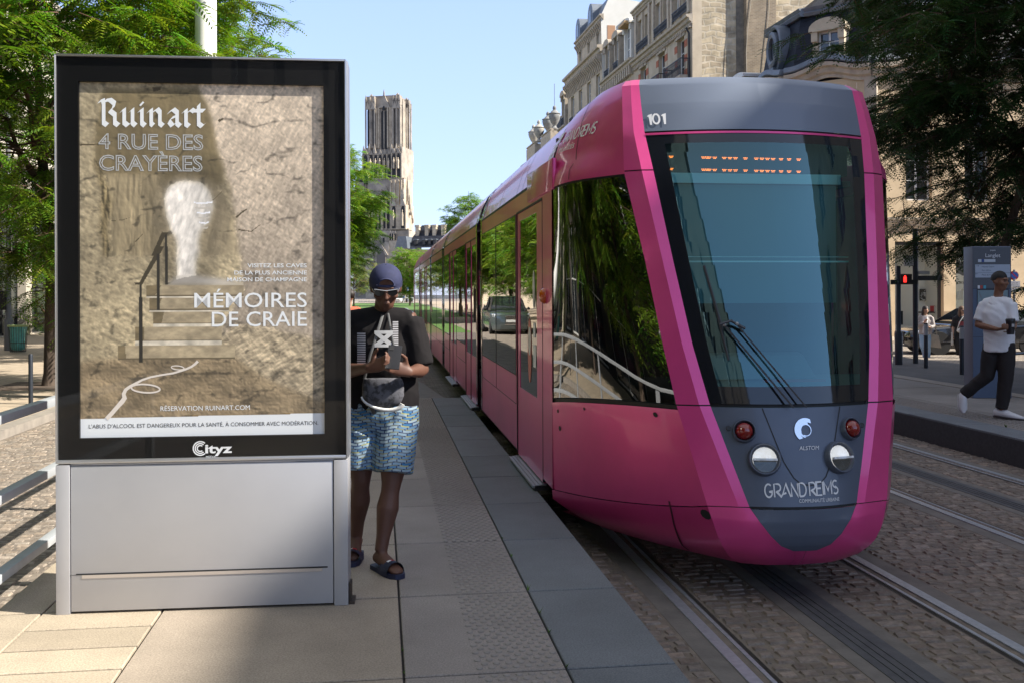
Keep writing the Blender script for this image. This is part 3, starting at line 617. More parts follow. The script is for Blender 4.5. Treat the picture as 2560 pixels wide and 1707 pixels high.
# ---- E: corner building with the dark mansard and shops
P0, P1 = Vector((17.6, 40.5, 0)), Vector((20.0, 37.9, 0))
EF = Frame(RF(40.5).o, RD, RN)
EC = Frame(P1, (P0 - P1), None); EC.n = Vector((-.735, -.678, 0)); EC.u = (P0 - P1).normalized()
EC = Frame(P0, (P1 - P0), Vector((-.735, -.678, 0))); LC = (P1 - P0).length
ER = Frame(P1, (1, -.012, 0), (-.012, -1, 0))
def corner_e():
    r = empty('corner_building', (24, 44, 0), 0, 'corner building with a black slate mansard, oval window, stone dormer and shops below', 'building', 'houses along the right side of the street')
    CV, MT = 10.75, 13.95
    mb = MB()
    hs = [(1.0, 2.1, 5.6, 8.0), (4.2, 5.3, 5.6, 8.0), (7.4, 8.5, 5.6, 8.0), (10.2, 11.2, 5.6, 8.0), (1.0, 2.1, 8.6, 10.25), (4.2, 5.3, 8.6, 10.25), (7.4, 8.5, 8.6, 10.25), (.8, 3.4, .2, 3.8), (4.2, 7.0, .2, 3.8), (8, 11, .2, 3.8)]
    wall(mb, EF, 0, 12.05, 0, CV, hs)
    hc = [(1.2, 2.35, 5.6, 8.0), (1.2, 2.35, 8.6, 10.2), (.7, 2.85, .2, 3.8)]; wall(mb, EC, 0, LC, 0, CV, hc)
    ux = lambda px: (ony(px, 800, 37.85).x - 20.0)
    hr_ = [(a, a + 1.15, 5.6, 8.1) for a in (1.5, 4.1, 6.9, 9.7, 12.5)] + [(a, a + 1.15, 8.6, 10.25) for a in (1.5, 4.1, 6.9, 9.7, 12.5)]
    sh = [(ux(2239), ux(2360), .05, 3.9), (ux(2390), ux(2520), .05, 3.9), (ux(2600), ux(2740), .05, 3.9)]
    wall(mb, ER, 0, 20, -.12, CV, hr_ + sh, .3)
    mb.quad(EF(12.05, 0, 0), EF(12.05, 0, -3), EF(12.05, 10, -3), EF(12.05, 10, 0)); mb.quad(ER(20, 0, 0), ER(20, 0, -12), ER(20, CV, -12), ER(20, CV, 0))
    mb.build('wall', st_w, r, world=True)
    for h in hs[:7]: window(r, EF, *h)
    for h in hs[7:]: window(r, EF, *h, fr=bfr, bars=(1, 0))
    for h in hc[:2]: window(r, EC, *h)
    window(r, EC, *hc[2], fr=bfr, bars=(1, 0))
    for h in hr_: window(r, ER, *h, depth=.25)
    sg = glass_mat('shop_glass', (.88, .90, .88), .02)
    for h in sh: window(r, ER, *h, depth=.22, fr=bfr, bars=(1 if h is sh[0] else 0, 0), pm=sg, fw=.13)
    # cornice sweeping up over the windows
    bump = lambda c, w_, hh: (lambda u: hh * max(0, math.cos(max(-PI / 2, min(PI / 2, (u - c) / w_ * PI / 2)))) ** 2)
    mb = MB(); cornice(mb, EF, 0, 5.0, CV - .2, 1.3, bump(1.6, 1.6, .3)); cornice(mb, EC, -.05, LC + .05, CV - .2, 1.3, bump(1.75, 1.6, .32), n=24); cornice(mb, ER, 0, 8.3, CV - .2, 1.3, bump(2.1, 1.8, .3), n=24); cornice(mb, ER, 8.3, 20, CV - .2, 1.3)
    cornice(mb, EF, 5.0, 12.05, CV - .5, 1.1)
    mb.build('cornice', st_m, r, world=True)
    for v_, k_ in ((4.55, .7), (8.3, .25)):
        mb = MB()
        for F, L in ((EF, 12.05), (EC, LC), (ER, 20)): cornice(mb, F, 0, L, v_, k_)
        mb.build('string_course', st_m, r, world=True)
    for u in (0, LC): mb = MB(); EC.box(mb, u - .25, u + .25, 4.9, CV - .2, -.1, .07); mb.build('pilaster', st_m, r, world=True)
    # stone joints: shallow voussoirs over the chamfer window
    mb = MB()
    for u in (.62, 1.05, 2.5, 2.95): EC.box(mb, u - .012, u + .012, 10.25, 10.5, -.02, .004)
    mb.build('mortar_line', M('lime_mortar', (.66, .58, .46), .9), r, world=True)
    # zinc gutter and mansard
    mb = MB()
    for F, a, b, fn in ((EF, 0, 5, bump(1.6, 1.6, .3)), (EC, -.05, LC + .05, bump(1.75, 1.6, .32)), (ER, 0, 20, bump(2.1, 1.8, .3))):
        cornice(mb, F, a, b, CV + .46, 1, fn, n=24, prof=[(-.5, 0), (.42, 0), (.46, .05), (.42, .26), (-.5, .30)])
    mb.build('gutter', zinc, r, world=True)
    mb = MB()
    b0, b1, t0, t1 = EF(3.55, CV, -.12), EF(0, CV, -.12), EF(3.55, MT, -.75), EF(0, MT, -.75)
    c0, c1, ct0, ct1 = EC(0, CV, -.12), EC(LC, CV, -.12), EC(.25, MT, -.75), EC(LC - .25, MT, -.75)
    d1, dt1 = ER(20, CV, -.12), ER(20, MT, -.75)
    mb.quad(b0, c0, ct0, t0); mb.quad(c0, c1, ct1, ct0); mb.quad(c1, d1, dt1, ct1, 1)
    mb.quad(EF(12.05, CV - .2, -.12), EF(3.55, CV - .2, -.12), EF(3.55, 13.2, -2.6), EF(12.05, 13.2, -2.6)); mb.quad(EF(12.05, 13.2, -2.6), EF(3.55, 13.2, -2.6), EF(3.55, 14.2, -6), EF(12.05, 14.2, -6))
    mb.quad(EF(3.55, CV, -.12), EF(3.55, MT, -.75), EF(3.55, MT, -7), EF(3.55, CV, -7))
    ap = Vector((22.5, 46, 17.2)); ap2 = Vector((38, 45, 17.2))
    mb.poly([t0, ct0, ap]); mb.poly([ct0, ct1, ap]); mb.quad(ct1, dt1, ap2, ap, 0)
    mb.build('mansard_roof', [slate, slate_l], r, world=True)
    mb = MB()
    zp = [(-.1, 0), (.2, .0), (.28, .12), (.2, .2), (.3, .34), (-.1, .40)]
    for F, a, b in ((Frame(EF(0, 0, -.75), RD, RN), -.0, 3.65), (Frame(EC(0, 0, -.75), EC.u, EC.n), .2, LC - .2), (Frame(ER(0, 0, -.75), ER.u, ER.n), -.1, 20)): cornice(mb, F, a, b, MT - .15, 1, prof=zp)
    mb.build('roof_moulding', zinc, r, world=True)
    dormer(r, EC, 1.77, 11.40, .92, 1.45, .05, 1.3, st_c, arch=.42, bars=(1, 2))
    for u in (6.0, 9.4): dormer(r, EF, u, CV + .25, .85, 1.35, -.25, 1.6, wfr, arch=.16)
    for a in (4.4, 7.6, 10.8): dormer(r, ER, a, CV + .4, .95, 1.45, .0, 1.3, wfr, arch=.1)
    # oval window
    for F, uc in ((EF, 1.75), (ER, 2.1)):
        mb = MB(); cv = 12.75
        def ring(r0, r1, n0, n1, m=0, vv=1.55):
            n = 20; A = lambda rr, nn: [F(uc + rr * math.cos(2 * PI * k / n), cv + rr * vv * math.sin(2 * PI * k / n), nn - .24 * ((cv + rr * vv * math.sin(2 * PI * k / n)) - CV) / (MT - CV) * 0) for k in range(n)]
            mb.loft([A(r0, n0), A(r0, n1), A((r0 + r1) / 2, n1 + .06), A(r1, n1), A(r1, n0)], m, False, True)
        ring(.52, .34, -.7, .02); ring(.72, .60, -.7, -.12); mb.poly([F(uc + .36 * math.cos(2 * PI * k / 20), cv + .55 * math.sin(2 * PI * k / 20), -.1) for k in range(20)], 1)
        F.box(mb, uc - .02, uc + .02, cv - .5, cv + .5, -.12, -.06); F.box(mb, uc - .1, uc + .1, cv - 1.15, cv - .75, -.3, 0)
        mb.build('oval_window', [zinc, pane], r, 40, world=True)
    # shop interiors
    inn = M('shop_white', (.82, .82, .77), .8); fl = M('shop_floor', (.30, .27, .23), .5)
    a, b = sh[0][0] - .2, sh[2][1] + .2
    mb = MB(); ER.box(mb, a, b, -.1, .04, -5, -.4, 1); ER.box(mb, a, b, 4.0, 4.1, -5, -.4); ER.box(mb, a, b, .04, 4.0, -1.75, -1.65); ER.box(mb, ux(2367), ux(2387), .04, 4.0, -1.65, -.35); ER.box(mb, ux(2243), ux(2272), .04, 3.6, -1.2, -1.1, 2); mb.build('shop_interior', [inn, fl, M('dark_wood', (.035, .025, .02), .5)], r, world=True)
    def pic(px0, py0, px1, py1, off, mats, fn=None):
        y = 37.85 + off; p = ony(px0, py0, y); q = ony(px1, py1, y); mb = MB(); mb.box(p.x, q.x, y - .02, y, q.z, p.z)
        if fn: fn(mb, p, q, y - .022)
        return mb.build('shop_display', mats, r, world=True)
    def art(mb, p, q, y):
        for k in range(16):
            cx, cz = random.uniform(p.x + .06, q.x - .06), random.uniform(q.z + .08, p.z - .08); a0 = random.uniform(0, 6)
            mb.add([Vector((cx + .10 * math.cos(a0 + .35 * i) * (1 - .03 * j), y - .001 * k, cz + .10 * math.sin(a0 + .35 * i) + .03 * j)) for j in (0, 1) for i in range(7)], [(i, i + 1, 8 + i, 7 + i) for i in range(6)], 1)
    blkp = M('poster_black', (.015, .015, .015), .5); wht = M('poster_white', (.6, .6, .6), .5)
    pic(2299, 723, 2320, 752, 1.6, [blkp, wht], art); pic(2392, 723, 2414, 750, 1.6, [wht, blkp]); pic(2325, 765, 2349, 780, .9, [M('display_red', (.50, .02, .03), .5)]); pic(2335, 766, 2340, 781, .85, [wht])
    pic(2296, 779, 2352, 783, .9, [M('shelf_dark', (.06, .05, .05), .5)])
    pic(2390, 652, 2440, 690, .45, [blkp]); t = text_mb('ful', 1, lambda a_, b_, d: ER(ux(2408) + a_, 3.05 + b_, -.28 + d), .004, fit=(.42, .26)); t.build('shop_lettering', wht, r, world=True)
    mb = MB(); cx = ER(ux(2402), 2.2, -.27); mb.poly([Vector((cx.x + .38 * math.cos(2 * PI * k / 20), cx.y, cx.z + .38 * math.sin(2 * PI * k / 20))) for k in range(20)]); lo = mb.build('shop_lettering', M('sticker_grey', (.22, .21, .19), .6), r, world=True)
    text_mb('FACTORY', 1, lambda a_, b_, d: Vector((cx.x + a_, cx.y - .006, cx.z - .05 + b_)), 0, 'CENTER', fit=(.66, .11)).build('shop_lettering', blkp, r, world=True)
    # face poster partly hidden by the totem
    p = ony(2409, 728, 37.5); q = ony(2432, 800, 37.5); mb = MB(); mb.box(p.x, q.x + .5, 37.5, 37.52, q.z - .3, p.z)
    mb.ell((q.x + .02, 37.495, p.z - .62), (.30, .012, .44), 14, 1); mb.ell((q.x + .02, 37.485, p.z - .36), (.36, .012, .30), 14, 2); mb.box(q.x - .28, q.x + .3, 37.47, 37.478, p.z - .68, p.z - .58, 2); mb.build('shop_poster', [M('poster_blue', (.38, .50, .52), .5), M('poster_skin', (.45, .28, .2), .5), blkp], r, world=True)
corner_e()
# ---- right side behind the viewer (throws the big shadow), closing block, left side
def plain(name, label, F, L, H, dep, wallm, bays, floors, cat='building', gf=None, roof=None, fr=None, pm=None, group=None, sill=True):
    r = empty(name, F(L / 2, 0, -dep / 2), 0, label, cat, group); holes = []
    for v0, v1 in floors:
        for k in range(bays):
            c = L * (k + .5) / bays; hw = min(.75, L / bays * .32); holes.append((c - hw, c + hw, v0, v1))
    if gf: holes += gf
    mb = MB(); wall(mb, F, 0, L, -.2, H, holes); block(mb, F, 0, L, -.2, H, dep)
    if roof:
        mb.quad(F(0, H, -.1), F(L, H, -.1), F(L, H + roof, -1.2), F(0, H + roof, -1.2), 1); mb.quad(F(0, H + roof, -1.2), F(L, H + roof, -1.2), F(L, H + roof, -dep), F(0, H + roof, -dep), 1); mb.quad(F(0, H, -.1), F(0, H + roof, -1.2), F(0, H + roof, -dep), F(0, H, -dep), 1); mb.quad(F(L, H, -.1), F(L, H + roof, -1.2), F(L, H + roof, -dep), F(L, H, -dep), 1)
    mb.build('wall', [wallm, slate], r, world=True)
    for v_, k_ in ((H - .3, .9), (4.4, .5)): mb = MB(); cornice(mb, F, 0, L, v_, k_); mb.build('cornice', wallm, r, world=True)
    for h in holes: window(r, F, *h, fr=fr, pm=pm, bars=(1, 1))
    return r
plain('street_block', 'long stone apartment block along the right pavement behind the viewer', Frame((23, -11, 0), (0, 1, 0), (-1, 0, 0)), 29.5, 21.25, 14, st_c, 6, [(5.2, 7.6), (8.6, 10.8), (12, 14.2), (15.4, 17.4)])
mdk = M('dark_stone', (.075, .065, .053), .85, col2=(.045, .04, .034), scale=1)
plain('reflection_house', 'unseen tall dark house added behind the viewer for the windscreen reflection', Frame((-3.6, -60, 0), (0, 1, 0), (1, 0, 0)), 53, 19.5, 10, mdk, 12, [(5.2, 7.6), (8.6, 10.8), (12, 14.2)], roof=2.5)  # unseen house added to darken the left of the windscreen reflection
plain('low_house', 'low stone house far behind the viewer across the tracks', Frame((-4, -95, 0), (1, 0, 0), (0, 1, 0)), 40, 8.6, 10, st_c, 9, [(1, 3.6), (5.2, 7.4)], roof=1.0)
plain('brown_house', 'dark brown house on the left pavement with wide shop fronts', Frame((-15, 2.4, 0), (0, 1, 0), (1, 0, 0)), 33, 16, 12, mdk, 10, [(5.2, 7.6), (8.6, 10.8), (12, 14.2)], gf=[(2 + 5 * k, 5.6 + 5 * k, .2, 3.8) for k in range(6)], roof=2.5)
def modern_left():
    F = Frame((-15, 35.8, 0), (0, 1, 0), (1, 0, 0)); L = 25; r = empty('modern_building', (-20, 48, 0), 0, 'pale modern office building with tall dark ground floor glazing behind the left tree', 'building')
    gl = [(1.0 + 4.1 * k, 4.4 + 4.1 * k, .15, 7.2) for k in range(6)]; up = [(.6 + 2.05 * k, 2.2 + 2.05 * k, v, v + 2.0) for k in range(12) for v in (8.8, 12.0)]
    mb = MB(); wall(mb, F, 0, L, 0, 15.5, gl + up, .4); block(mb, F, 0, L, 0, 15.5, 12); mb.build('wall', beig, r, world=True)
    for h in gl:
        mb = MB(); n0, n1 = -.42, -.34
        for u in np.linspace(h[0], h[1], 3): F.box(mb, u - .07, u + .07, h[2], h[3], n0, n1)
        for v in (h[2] + .05, .95, 2.2, 4.4, 7.15): F.box(mb, h[0], h[1], v - .05, v + .05, n0, n1)
        o = mb.build('window', bfr, r, world=True); mb = MB(); mb.quad(F(h[0], h[2], -.4), F(h[1], h[2], -.4), F(h[1], h[3], -.4), F(h[0], h[3], -.4)); mb.build('pane', M('dark_glazing', (.03, .033, .034), .06, col2=(.09, .10, .085), scale=.9), o, world=True)
    for h in up: window(r, F, *h, depth=.35, fr=bfr, bars=(0, 0))
    mb = MB(); F.box(mb, 0, L, 7.35, 8.3, 0, .35); mb.build('cornice', beig, r, world=True); mb = MB(); F.box(mb, 0, L, 11.2, 11.6, 0, .15); mb.build('cornice', beig, r, world=True)
modern_left()
plain('far_left_house', 'cream house farther down the left pavement', Frame((-15, 61.5, 0), (0, 1, 0), (1, 0, 0)), 125, 15, 12, st_c, 30, [(5.2, 7.6), (8.6, 10.8), (11.8, 13.6)], roof=3)
# ================================================================ cathedral tower and the far end of the street
cst = M('cathedral_stone', (.45, .385, .305), .9, col2=(.17, .15, .13), scale=.22, bump=.3, bscale=3, detail=9, contrast=(.34, .72))
cdk = M('cathedral_dark', (.03, .03, .032), .9)
cl = M('cathedral_light_stone', (.55, .46, .34), .9, col2=(.33, .27, .2), scale=.4, detail=8)
def cathedral():
    D = 388.0; S = D / FOC * .2551      # metres per unit of the measuring grid
    base = dep(960, 735, D); ang = YAW
    U = Vector((math.cos(YAW), -math.sin(YAW), 0)); N = Vector((-math.sin(YAW), -math.cos(YAW), 0))
    # turn the tower a little so that its right flank catches the sun
    a = R(-14); U = Vector((U.x * math.cos(a) - U.y * math.sin(a), U.x * math.sin(a) + U.y * math.cos(a), 0)); N = Vector((U.y, -U.x, 0))
    F = Frame(Vector((base.x, base.y, 0)), U, N)
    X = lambda c: (c - 470) * S
    Z = lambda c: CAMZ + (HOR - (220 + c * .2551)) * D / FOC
    r = empty('cathedral', (base.x, base.y, 0), 0, 'gothic cathedral tower with tall lancet openings at the end of the street', 'cathedral')
    def lancet(mb, u0, u1, v0, v1, n, m=1, d=.12):
        uc = (u0 + u1) / 2; w_ = (u1 - u0) / 2; k = max(.3, w_ * 1.7)
        pts = [(u0, v0), (u1, v0), (u1, v1 - k), (u1 - w_ * .35, v1 - k * .4), (uc, v1), (u0 + w_ * .35, v1 - k * .4), (u0, v1 - k)]
        mb.prism(pts, F, n - .3, n + d, m)
    def gable(mb, u0, u1, v0, v1, n, t=.5, m=0):
        mb.prism([(u0, v0), (u1, v0), ((u0 + u1) / 2, v1)], F, n - t, n, m)
    def pin(mb, u, n, v0, v1, w_=.45, m=0):
        c = F(u, v0, n); h = v1 - v0
        mb.loft([[c + U * (w_ * kx) + N * (w_ * ky) for kx, ky in ((-1, -1), (1, -1), (1, 1), (-1, 1))], [c + Vector((0, 0, h * .35)) + U * (w_ * kx) + N * (w_ * ky) for kx, ky in ((-1, -1), (1, -1), (1, 1), (-1, 1))], [c + Vector((0, 0, h)) + U * (.06 * kx) + N * (.06 * ky) for kx, ky in ((-1, -1), (1, -1), (1, 1), (-1, 1))]], m)
    def statue(mb, u, v0, v1, n, m=2):
        h = v1 - v0; c = F(u, v0, n); mb.lathe([(.1, 0), (.42, .02 * h), (.36, .35 * h), (.46, .66 * h), (.34, .8 * h), (.16, .84 * h), (.22, .92 * h), (.05, h)], c, 8, m)
    W2 = 7.0
    def arcade(mb, u0, u1, v0, v1, n, k, m=1):
        w_ = (u1 - u0) / k
        for i in range(k):
            lancet(mb, u0 + w_ * (i + .16), u0 + w_ * (i + .84), v0, v1 - .2, n + .02, m, .05); F.box(mb, u0 + w_ * i - .13, u0 + w_ * i + .13, v0, v1, n, n + .35, 2); gable(mb, u0 + w_ * (i + .05), u0 + w_ * (i + .95), v1 - .1, v1 + w_ * .9, n + .3, .3)
    # upper stage: core, four open corner turrets, twin lancets
    mb = MB(); z0, z1 = Z(585), Z(60)
    F.box(mb, X(330), X(610), z0, Z(95), -12.5, -1.2); F.box(mb, X(345), X(600), Z(95), Z(66), -12, -1.6)
    for c0, c1 in ((280, 385), (565, 648)):
        for n0, n1 in ((-3.2, .4), (-13, -10)):
            F.box(mb, X(c0) + .9, X(c1) - .9, z0, Z(170), n0 + .6, n1 - .6, 0)
            for uu in (X(c0), (X(c0) + X(c1)) / 2 - .25, X(c1) - .5):
                for nn in (n0, n1 - .5): F.box(mb, uu, uu + .5, z0, Z(105), nn, nn + .5)
            for i in range(2):
                ua = X(c0) + (X(c1) - X(c0)) * i / 2; lancet(mb, ua + .85, ua + (X(c1) - X(c0)) / 2 - .25, z0 + 1, Z(200), n1 - .55, 1, .1); gable(mb, ua + .2, ua + (X(c1) - X(c0)) / 2 + .2, Z(205), Z(130), n1 + .1)
            F.box(mb, X(c0) + .3, X(c1) - .3, Z(165), Z(75), n0 + .4, n1 - .4)
            for uu in (X(c0) + .4, (X(c0) + X(c1)) / 2, X(c1) - .4): pin(mb, uu, n1 - .1, Z(130), Z(70 - 8 * random.random()), .32)
            pin(mb, (X(c0) + X(c1)) / 2, (n0 + n1) / 2, Z(75), Z(45), .5)
    for c in (395, 415, 510, 535, 553): F.box(mb, X(c) - .3, X(c) + .3, z0, Z(190), -1.3, -.35, 2)
    for c0, c1 in ((437, 462), (474, 500)): lancet(mb, X(c0), X(c1), z0 - .5, Z(215), -1.05, 1, .1)
    F.box(mb, X(463), X(473), z0, Z(225), -1.1, -.7); gable(mb, X(408), X(532), Z(190), Z(50), -.4, .7); lancet(mb, X(455), X(485), Z(215), Z(172), -.38, 1, .06); pin(mb, X(470), -.7, Z(60), Z(10), .25)
    for k in range(3): F.box(mb, X(648) - .2, X(648) + .1, z0, Z(170), -12 + 4.5 * k, -11.3 + 4.5 * k)
    mb.build('upper_stage', [cst, cdk, cl], r, world=True)
    # gallery of statues
    mb = MB(); z0, z1 = Z(895), Z(590)
    F.box(mb, X(268), X(660), z0, z1 + .5, -13.5, -1.0); F.box(mb, X(268), X(660), z0, z1 - 3, -1.0, .6); arcade(mb, X(325), X(560), z0 + .5, Z(650), .65, 5); arcade(mb, X(566), X(664), z0 + .5, Z(645), 1.3, 2); arcade(mb, X(262), X(322), z0 + .5, Z(645), 1.2, 1)
    F.box(mb, X(560), X(668), z0, Z(600), -6, 1.2); F.box(mb, X(262), X(325), z0, Z(600), -6, 1.1)
    for c in (345, 397, 442, 490, 533, 593, 638): statue(mb, X(c), Z(800), Z(690), 1.35 if 325 < c < 560 else 1.9)
    for c in (270, 330, 385, 560, 610, 662): pin(mb, X(c), .8, Z(640), Z(560 - 20 * random.random()), .4)
    cornice(mb, F, X(300), X(690), Z(905), 1.6, m=0); mb.build('statue_gallery', [cst, cdk, cl], r, world=True)
    # lower belfry stage with stepped right flank
    mb = MB(); z0, z1 = Z(1390), Z(895)
    F.box(mb, X(310), X(600), z0, z1, -13, .2); F.box(mb, X(300), X(380), z0, Z(1150), -6, 1.8); F.box(mb, X(550), X(690), z0, z1, -9, 1.0, 2); F.box(mb, X(560), X(715), z0, Z(1150), -7, 1.8, 2)
    for c0, c1 in ((384, 412), (420, 446), (472, 498), (508, 538)): lancet(mb, X(c0), X(c1), z0 + .6, Z(1090), .25, 1, .12)
    for c0, c1 in ((380, 450), (468, 542)): gable(mb, X(c0), X(c1), Z(1110), Z(1030), .5, .4); lancet(mb, X((c0 + c1) / 2 - 10), X((c0 + c1) / 2 + 10), Z(1085), Z(1050), .55, 1, .06)
    gable(mb, X(455), X(550), Z(1080), Z(965), .7, .5)
    for c in (377, 416, 452, 462, 502, 545): F.box(mb, X(c) - .22, X(c) + .22, z0, Z(1060), .2, .8, 2)
    for c, n in ((340, 1.9), (593, 1.9), (686, 1.9)):
        lancet(mb, X(c - 18), X(c + 18), Z(1380), Z(1160), n, 1, .05); statue(mb, X(c), Z(1360), Z(1200), n + .7); gable(mb, X(c - 28), X(c + 28), Z(1165), Z(1080), n + .4, 1.0); pin(mb, X(c), n - .2, Z(1090), Z(985), .6)
    for c in (700, 720, 735): pin(mb, X(c), -2, Z(1250 - (735 - c) * 4), Z(1230 - (740 - c) * 9), .5)
    for k in range(9): pin(mb, X(684 + 5 * k), -1.5 - .5 * k, Z(960 + 45 * k), Z(880 + 45 * k), .35, 2)
    F.box(mb, X(560), X(640), z0, Z(900), 1.0, 1.5, 2)
    for c in (560, 600, 640, 668): F.box(mb, X(c) - .25, X(c) + .25, Z(1150), Z(910), 1.4, 2.0, 2)
    cornice(mb, F, X(296), X(732), Z(1400), 1.6); mb.build('belfry_stage', [cst, cdk, cl], r, world=True)
    # foot of the tower with the dark gabled portal roof
    mb = MB(); F.box(mb, X(300), X(735), 0, Z(1400), -14, .5); F.box(mb, X(300), X(385), 0, Z(1500), -4, 2.2); F.box(mb, X(545), X(735), 0, Z(1500), -4, 2.2, 2)
    arcade(mb, X(315), X(385), Z(1495), Z(1425), 2.2, 3); arcade(mb, X(548), X(620), Z(1495), Z(1425), 2.2, 3)
    F.box(mb, X(395), X(545), 0, Z(1515), -2, 2.4); gable(mb, X(400), X(540), Z(1640), Z(1530), 2.9, .6); lancet(mb, X(425), X(515), 2, Z(1570), 2.8, 3, .2); F.box(mb, X(482), X(498), Z(1520), Z(1470), 2, 2.6, 1)
    mb.build('tower_foot', [cst, cdk, cl, M('portal_shadow_stone', (.15, .13, .115), .9)], r, world=True)
    mb = MB(); F.box(mb, X(40), X(310), 0, Z(880), -40, -12, 1); mb.loft([[F(X(40), Z(880), -12), F(X(300), Z(880), -12), F(X(300), Z(880), -40), F(X(40), Z(880), -40)], [F(X(40), Z(590), -25), F(X(300), Z(590), -25), F(X(300), Z(590), -27), F(X(40), Z(590), -27)]], 0)
    u = X(60)
    while u < X(262): F.box(mb, u, u + .18, Z(590), Z(560), -26, -25.8, 0); u += .62
    arcade(mb, X(140), X(262), Z(1180), Z(900), -11.9, 5); mb.build('nave', [slate, cst, cl], r, world=True)
cathedral()
def far_hall():
    D = 215; F0 = dep(1012, 735, D); U = Vector((math.cos(YAW + .22), -math.sin(YAW + .22), 0)); F = Frame((F0.x, F0.y, 0), U, (U.y, -U.x, 0)); k = D / FOC
    Z = lambda py: CAMZ + (HOR - py) * k; X = lambda px: (px - 1012) * k
    r = empty('far_hall', F(8, 0, -6), 0, 'long stone hall with tall chimneys on a dark slate roof beside the cathedral', 'building')
    holes = [(X(1020) + 2.6 * i, X(1020) + 2.6 * i + 1.1, Z(712), Z(665)) for i in range(8)]
    mb = MB(); wall(mb, F, X(1000), X(1000) + 44, 0, Z(630), holes); block(mb, F, X(1000), X(1000) + 44, 0, Z(630), 12); mb.build('wall', st_w, r, world=True)
    for h in holes: window(r, F, *h, depth=.3)
    mb = MB(); cornice(mb, F, X(1000), X(1000) + 44, Z(632), 1.4); mb.build('cornice', cl, r, world=True)
    mb = MB(); a, b = X(1012), X(1000) + 44; mb.quad(F(a, Z(620), .5), F(b, Z(620), .5), F(b, Z(560), -5), F(a + 2.4, Z(560), -5)); mb.poly([F(a, Z(620), .5), F(a + 2.4, Z(560), -5), F(a, Z(620), -12)]); mb.build('roof', slate, r, world=True)
    for px in (1035, 1060, 1080, 1103):
        mb = MB(); u = X(px); F.box(mb, u - .35, u + .45, Z(600), Z(565), -3.6, -2.4); F.box(mb, u - .45, u + .55, Z(566), Z(561), -3.7, -2.3); mb.build('chimney', cl, r, world=True)
    for px in (1040, 1062, 1077, 1090):
        mb = MB(); u = X(px); F.box(mb, u - .3, u + .3, Z(612), Z(600), -2, .0); F.box(mb, u - .4, u + .4, Z(600), Z(598), -2, .15, 1); mb.build('roof_dormer', [bfr, zinc], r, world=True)
    # columned porch on its left end
    mb = MB(); F.box(mb, X(997), X(1022), Z(633), Z(622), -2, 2.0); mb.prism([(X(995), Z(622)), (X(1028), Z(622)), (X(1024), Z(592)), (X(1003), Z(592))], F, -3, 2.2, 1)
    for px in (999, 1004, 1009, 1014, 1019):
        u = X(px); mb.tube([F(u, 0, 1.6), F(u, Z(633), 1.6)], .16, 8)
    mb.build('porch', [cl, zinc], r, world=True)
far_hall()
# ================================================================ tram
XC = 2.44; YR = 43.6          # track centre; the tail is the nose mirrored (y -> YR - y)
pink = M('tram_paint', (.74, .065, .26), .32, .42, coat=.45, stain=(1.3, .86, 1.03))
grey = M('tram_grey', (.085, .105, .15), .42, .25, col2=(.10, .12, .165), scale=2.0, coat=.25)
blk = M('black_rubber', (.012, .012, .013), .55)
dkpl = M('dark_plastic', (.02, .021, .024), .5)
tglass = glass_mat('tram_glass', (.13, .155, .14), .17, wave=.035, wscale=1.6)
wglass = glass_mat('windscreen_glass', (.46, .74, .76), .10, fres=1.5, gcol=(.55, .92, .97))
frit = M('glass_border', (.008, .010, .014), .06, spec=.8)
alum = M('aluminium', (.55, .57, .60), .35, .9)
white = M('white_lettering', (.78, .78, .80), .5)
intr = M('tram_interior', (.10, .11, .12), .6)
seatm = M('seat_fabric', (.05, .055, .08), .8)
# h: yc, wg, yg, w1, y1, w2, y2, wE, yE   (half widths and distances of the plan section at height h)
NT = [(0.22, 5.5, 0.05, 5.505, 0.2, 5.52, 0.32, 5.58, 1.12, 7.12), (0.26, 5.45, 0.05, 5.455, 0.26, 5.48, 0.4, 5.545, 1.17, 7.1), (0.32, 5.405, 0.06, 5.41, 0.3, 5.43, 0.45, 5.5, 1.19, 7.08), (0.36, 5.385, 0.151, 5.395, 0.32, 5.42, 0.475, 5.485, 1.195, 7.07), (0.42, 5.373, 0.214, 5.39, 0.335, 5.415, 0.505, 5.48, 1.2, 7.06), (0.5, 5.368, 0.276, 5.4, 0.36, 5.42, 0.53, 5.485, 1.2, 7.05), (0.58, 5.37, 0.327, 5.43, 0.385, 5.445, 0.555, 5.5, 1.2, 7.05), (0.8, 5.415, 0.394, 5.497, 0.455, 5.508, 0.605, 5.565, 1.2, 7.04), (1.16, 5.5, 0.5, 5.615, 0.565, 5.62, 0.69, 5.67, 1.2, 7.03), (1.5, 5.595, 0.567, 5.725, 0.63, 5.73, 0.735, 5.785, 1.2, 7.035), (2.02, 5.75, 0.639, 5.886, 0.705, 5.89, 0.8, 5.95, 1.2, 7.04), (2.6, 5.92, 0.712, 6.065, 0.785, 6.078, 0.883, 6.15, 1.2, 7.06), (2.86, 5.99, 0.742, 6.165, 0.81, 6.18, 0.872, 6.215, 1.155, 7.1), (3.05, 6.05, 0.745, 6.235, 0.805, 6.25, 0.858, 6.285, 1.07, 7.14), (3.19, 6.12, 0.743, 6.29, 0.795, 6.31, 0.845, 6.345, 0.95, 7.2), (3.24, 6.2, 0.72, 6.36, 0.765, 6.38, 0.8, 6.42, 0.86, 7.25)]
NH = [r[0] for r in NT]; NA = np.array(NT)
def prof(h): return [float(np.interp(h, NH, NA[:, i])) for i in range(1, 10)]
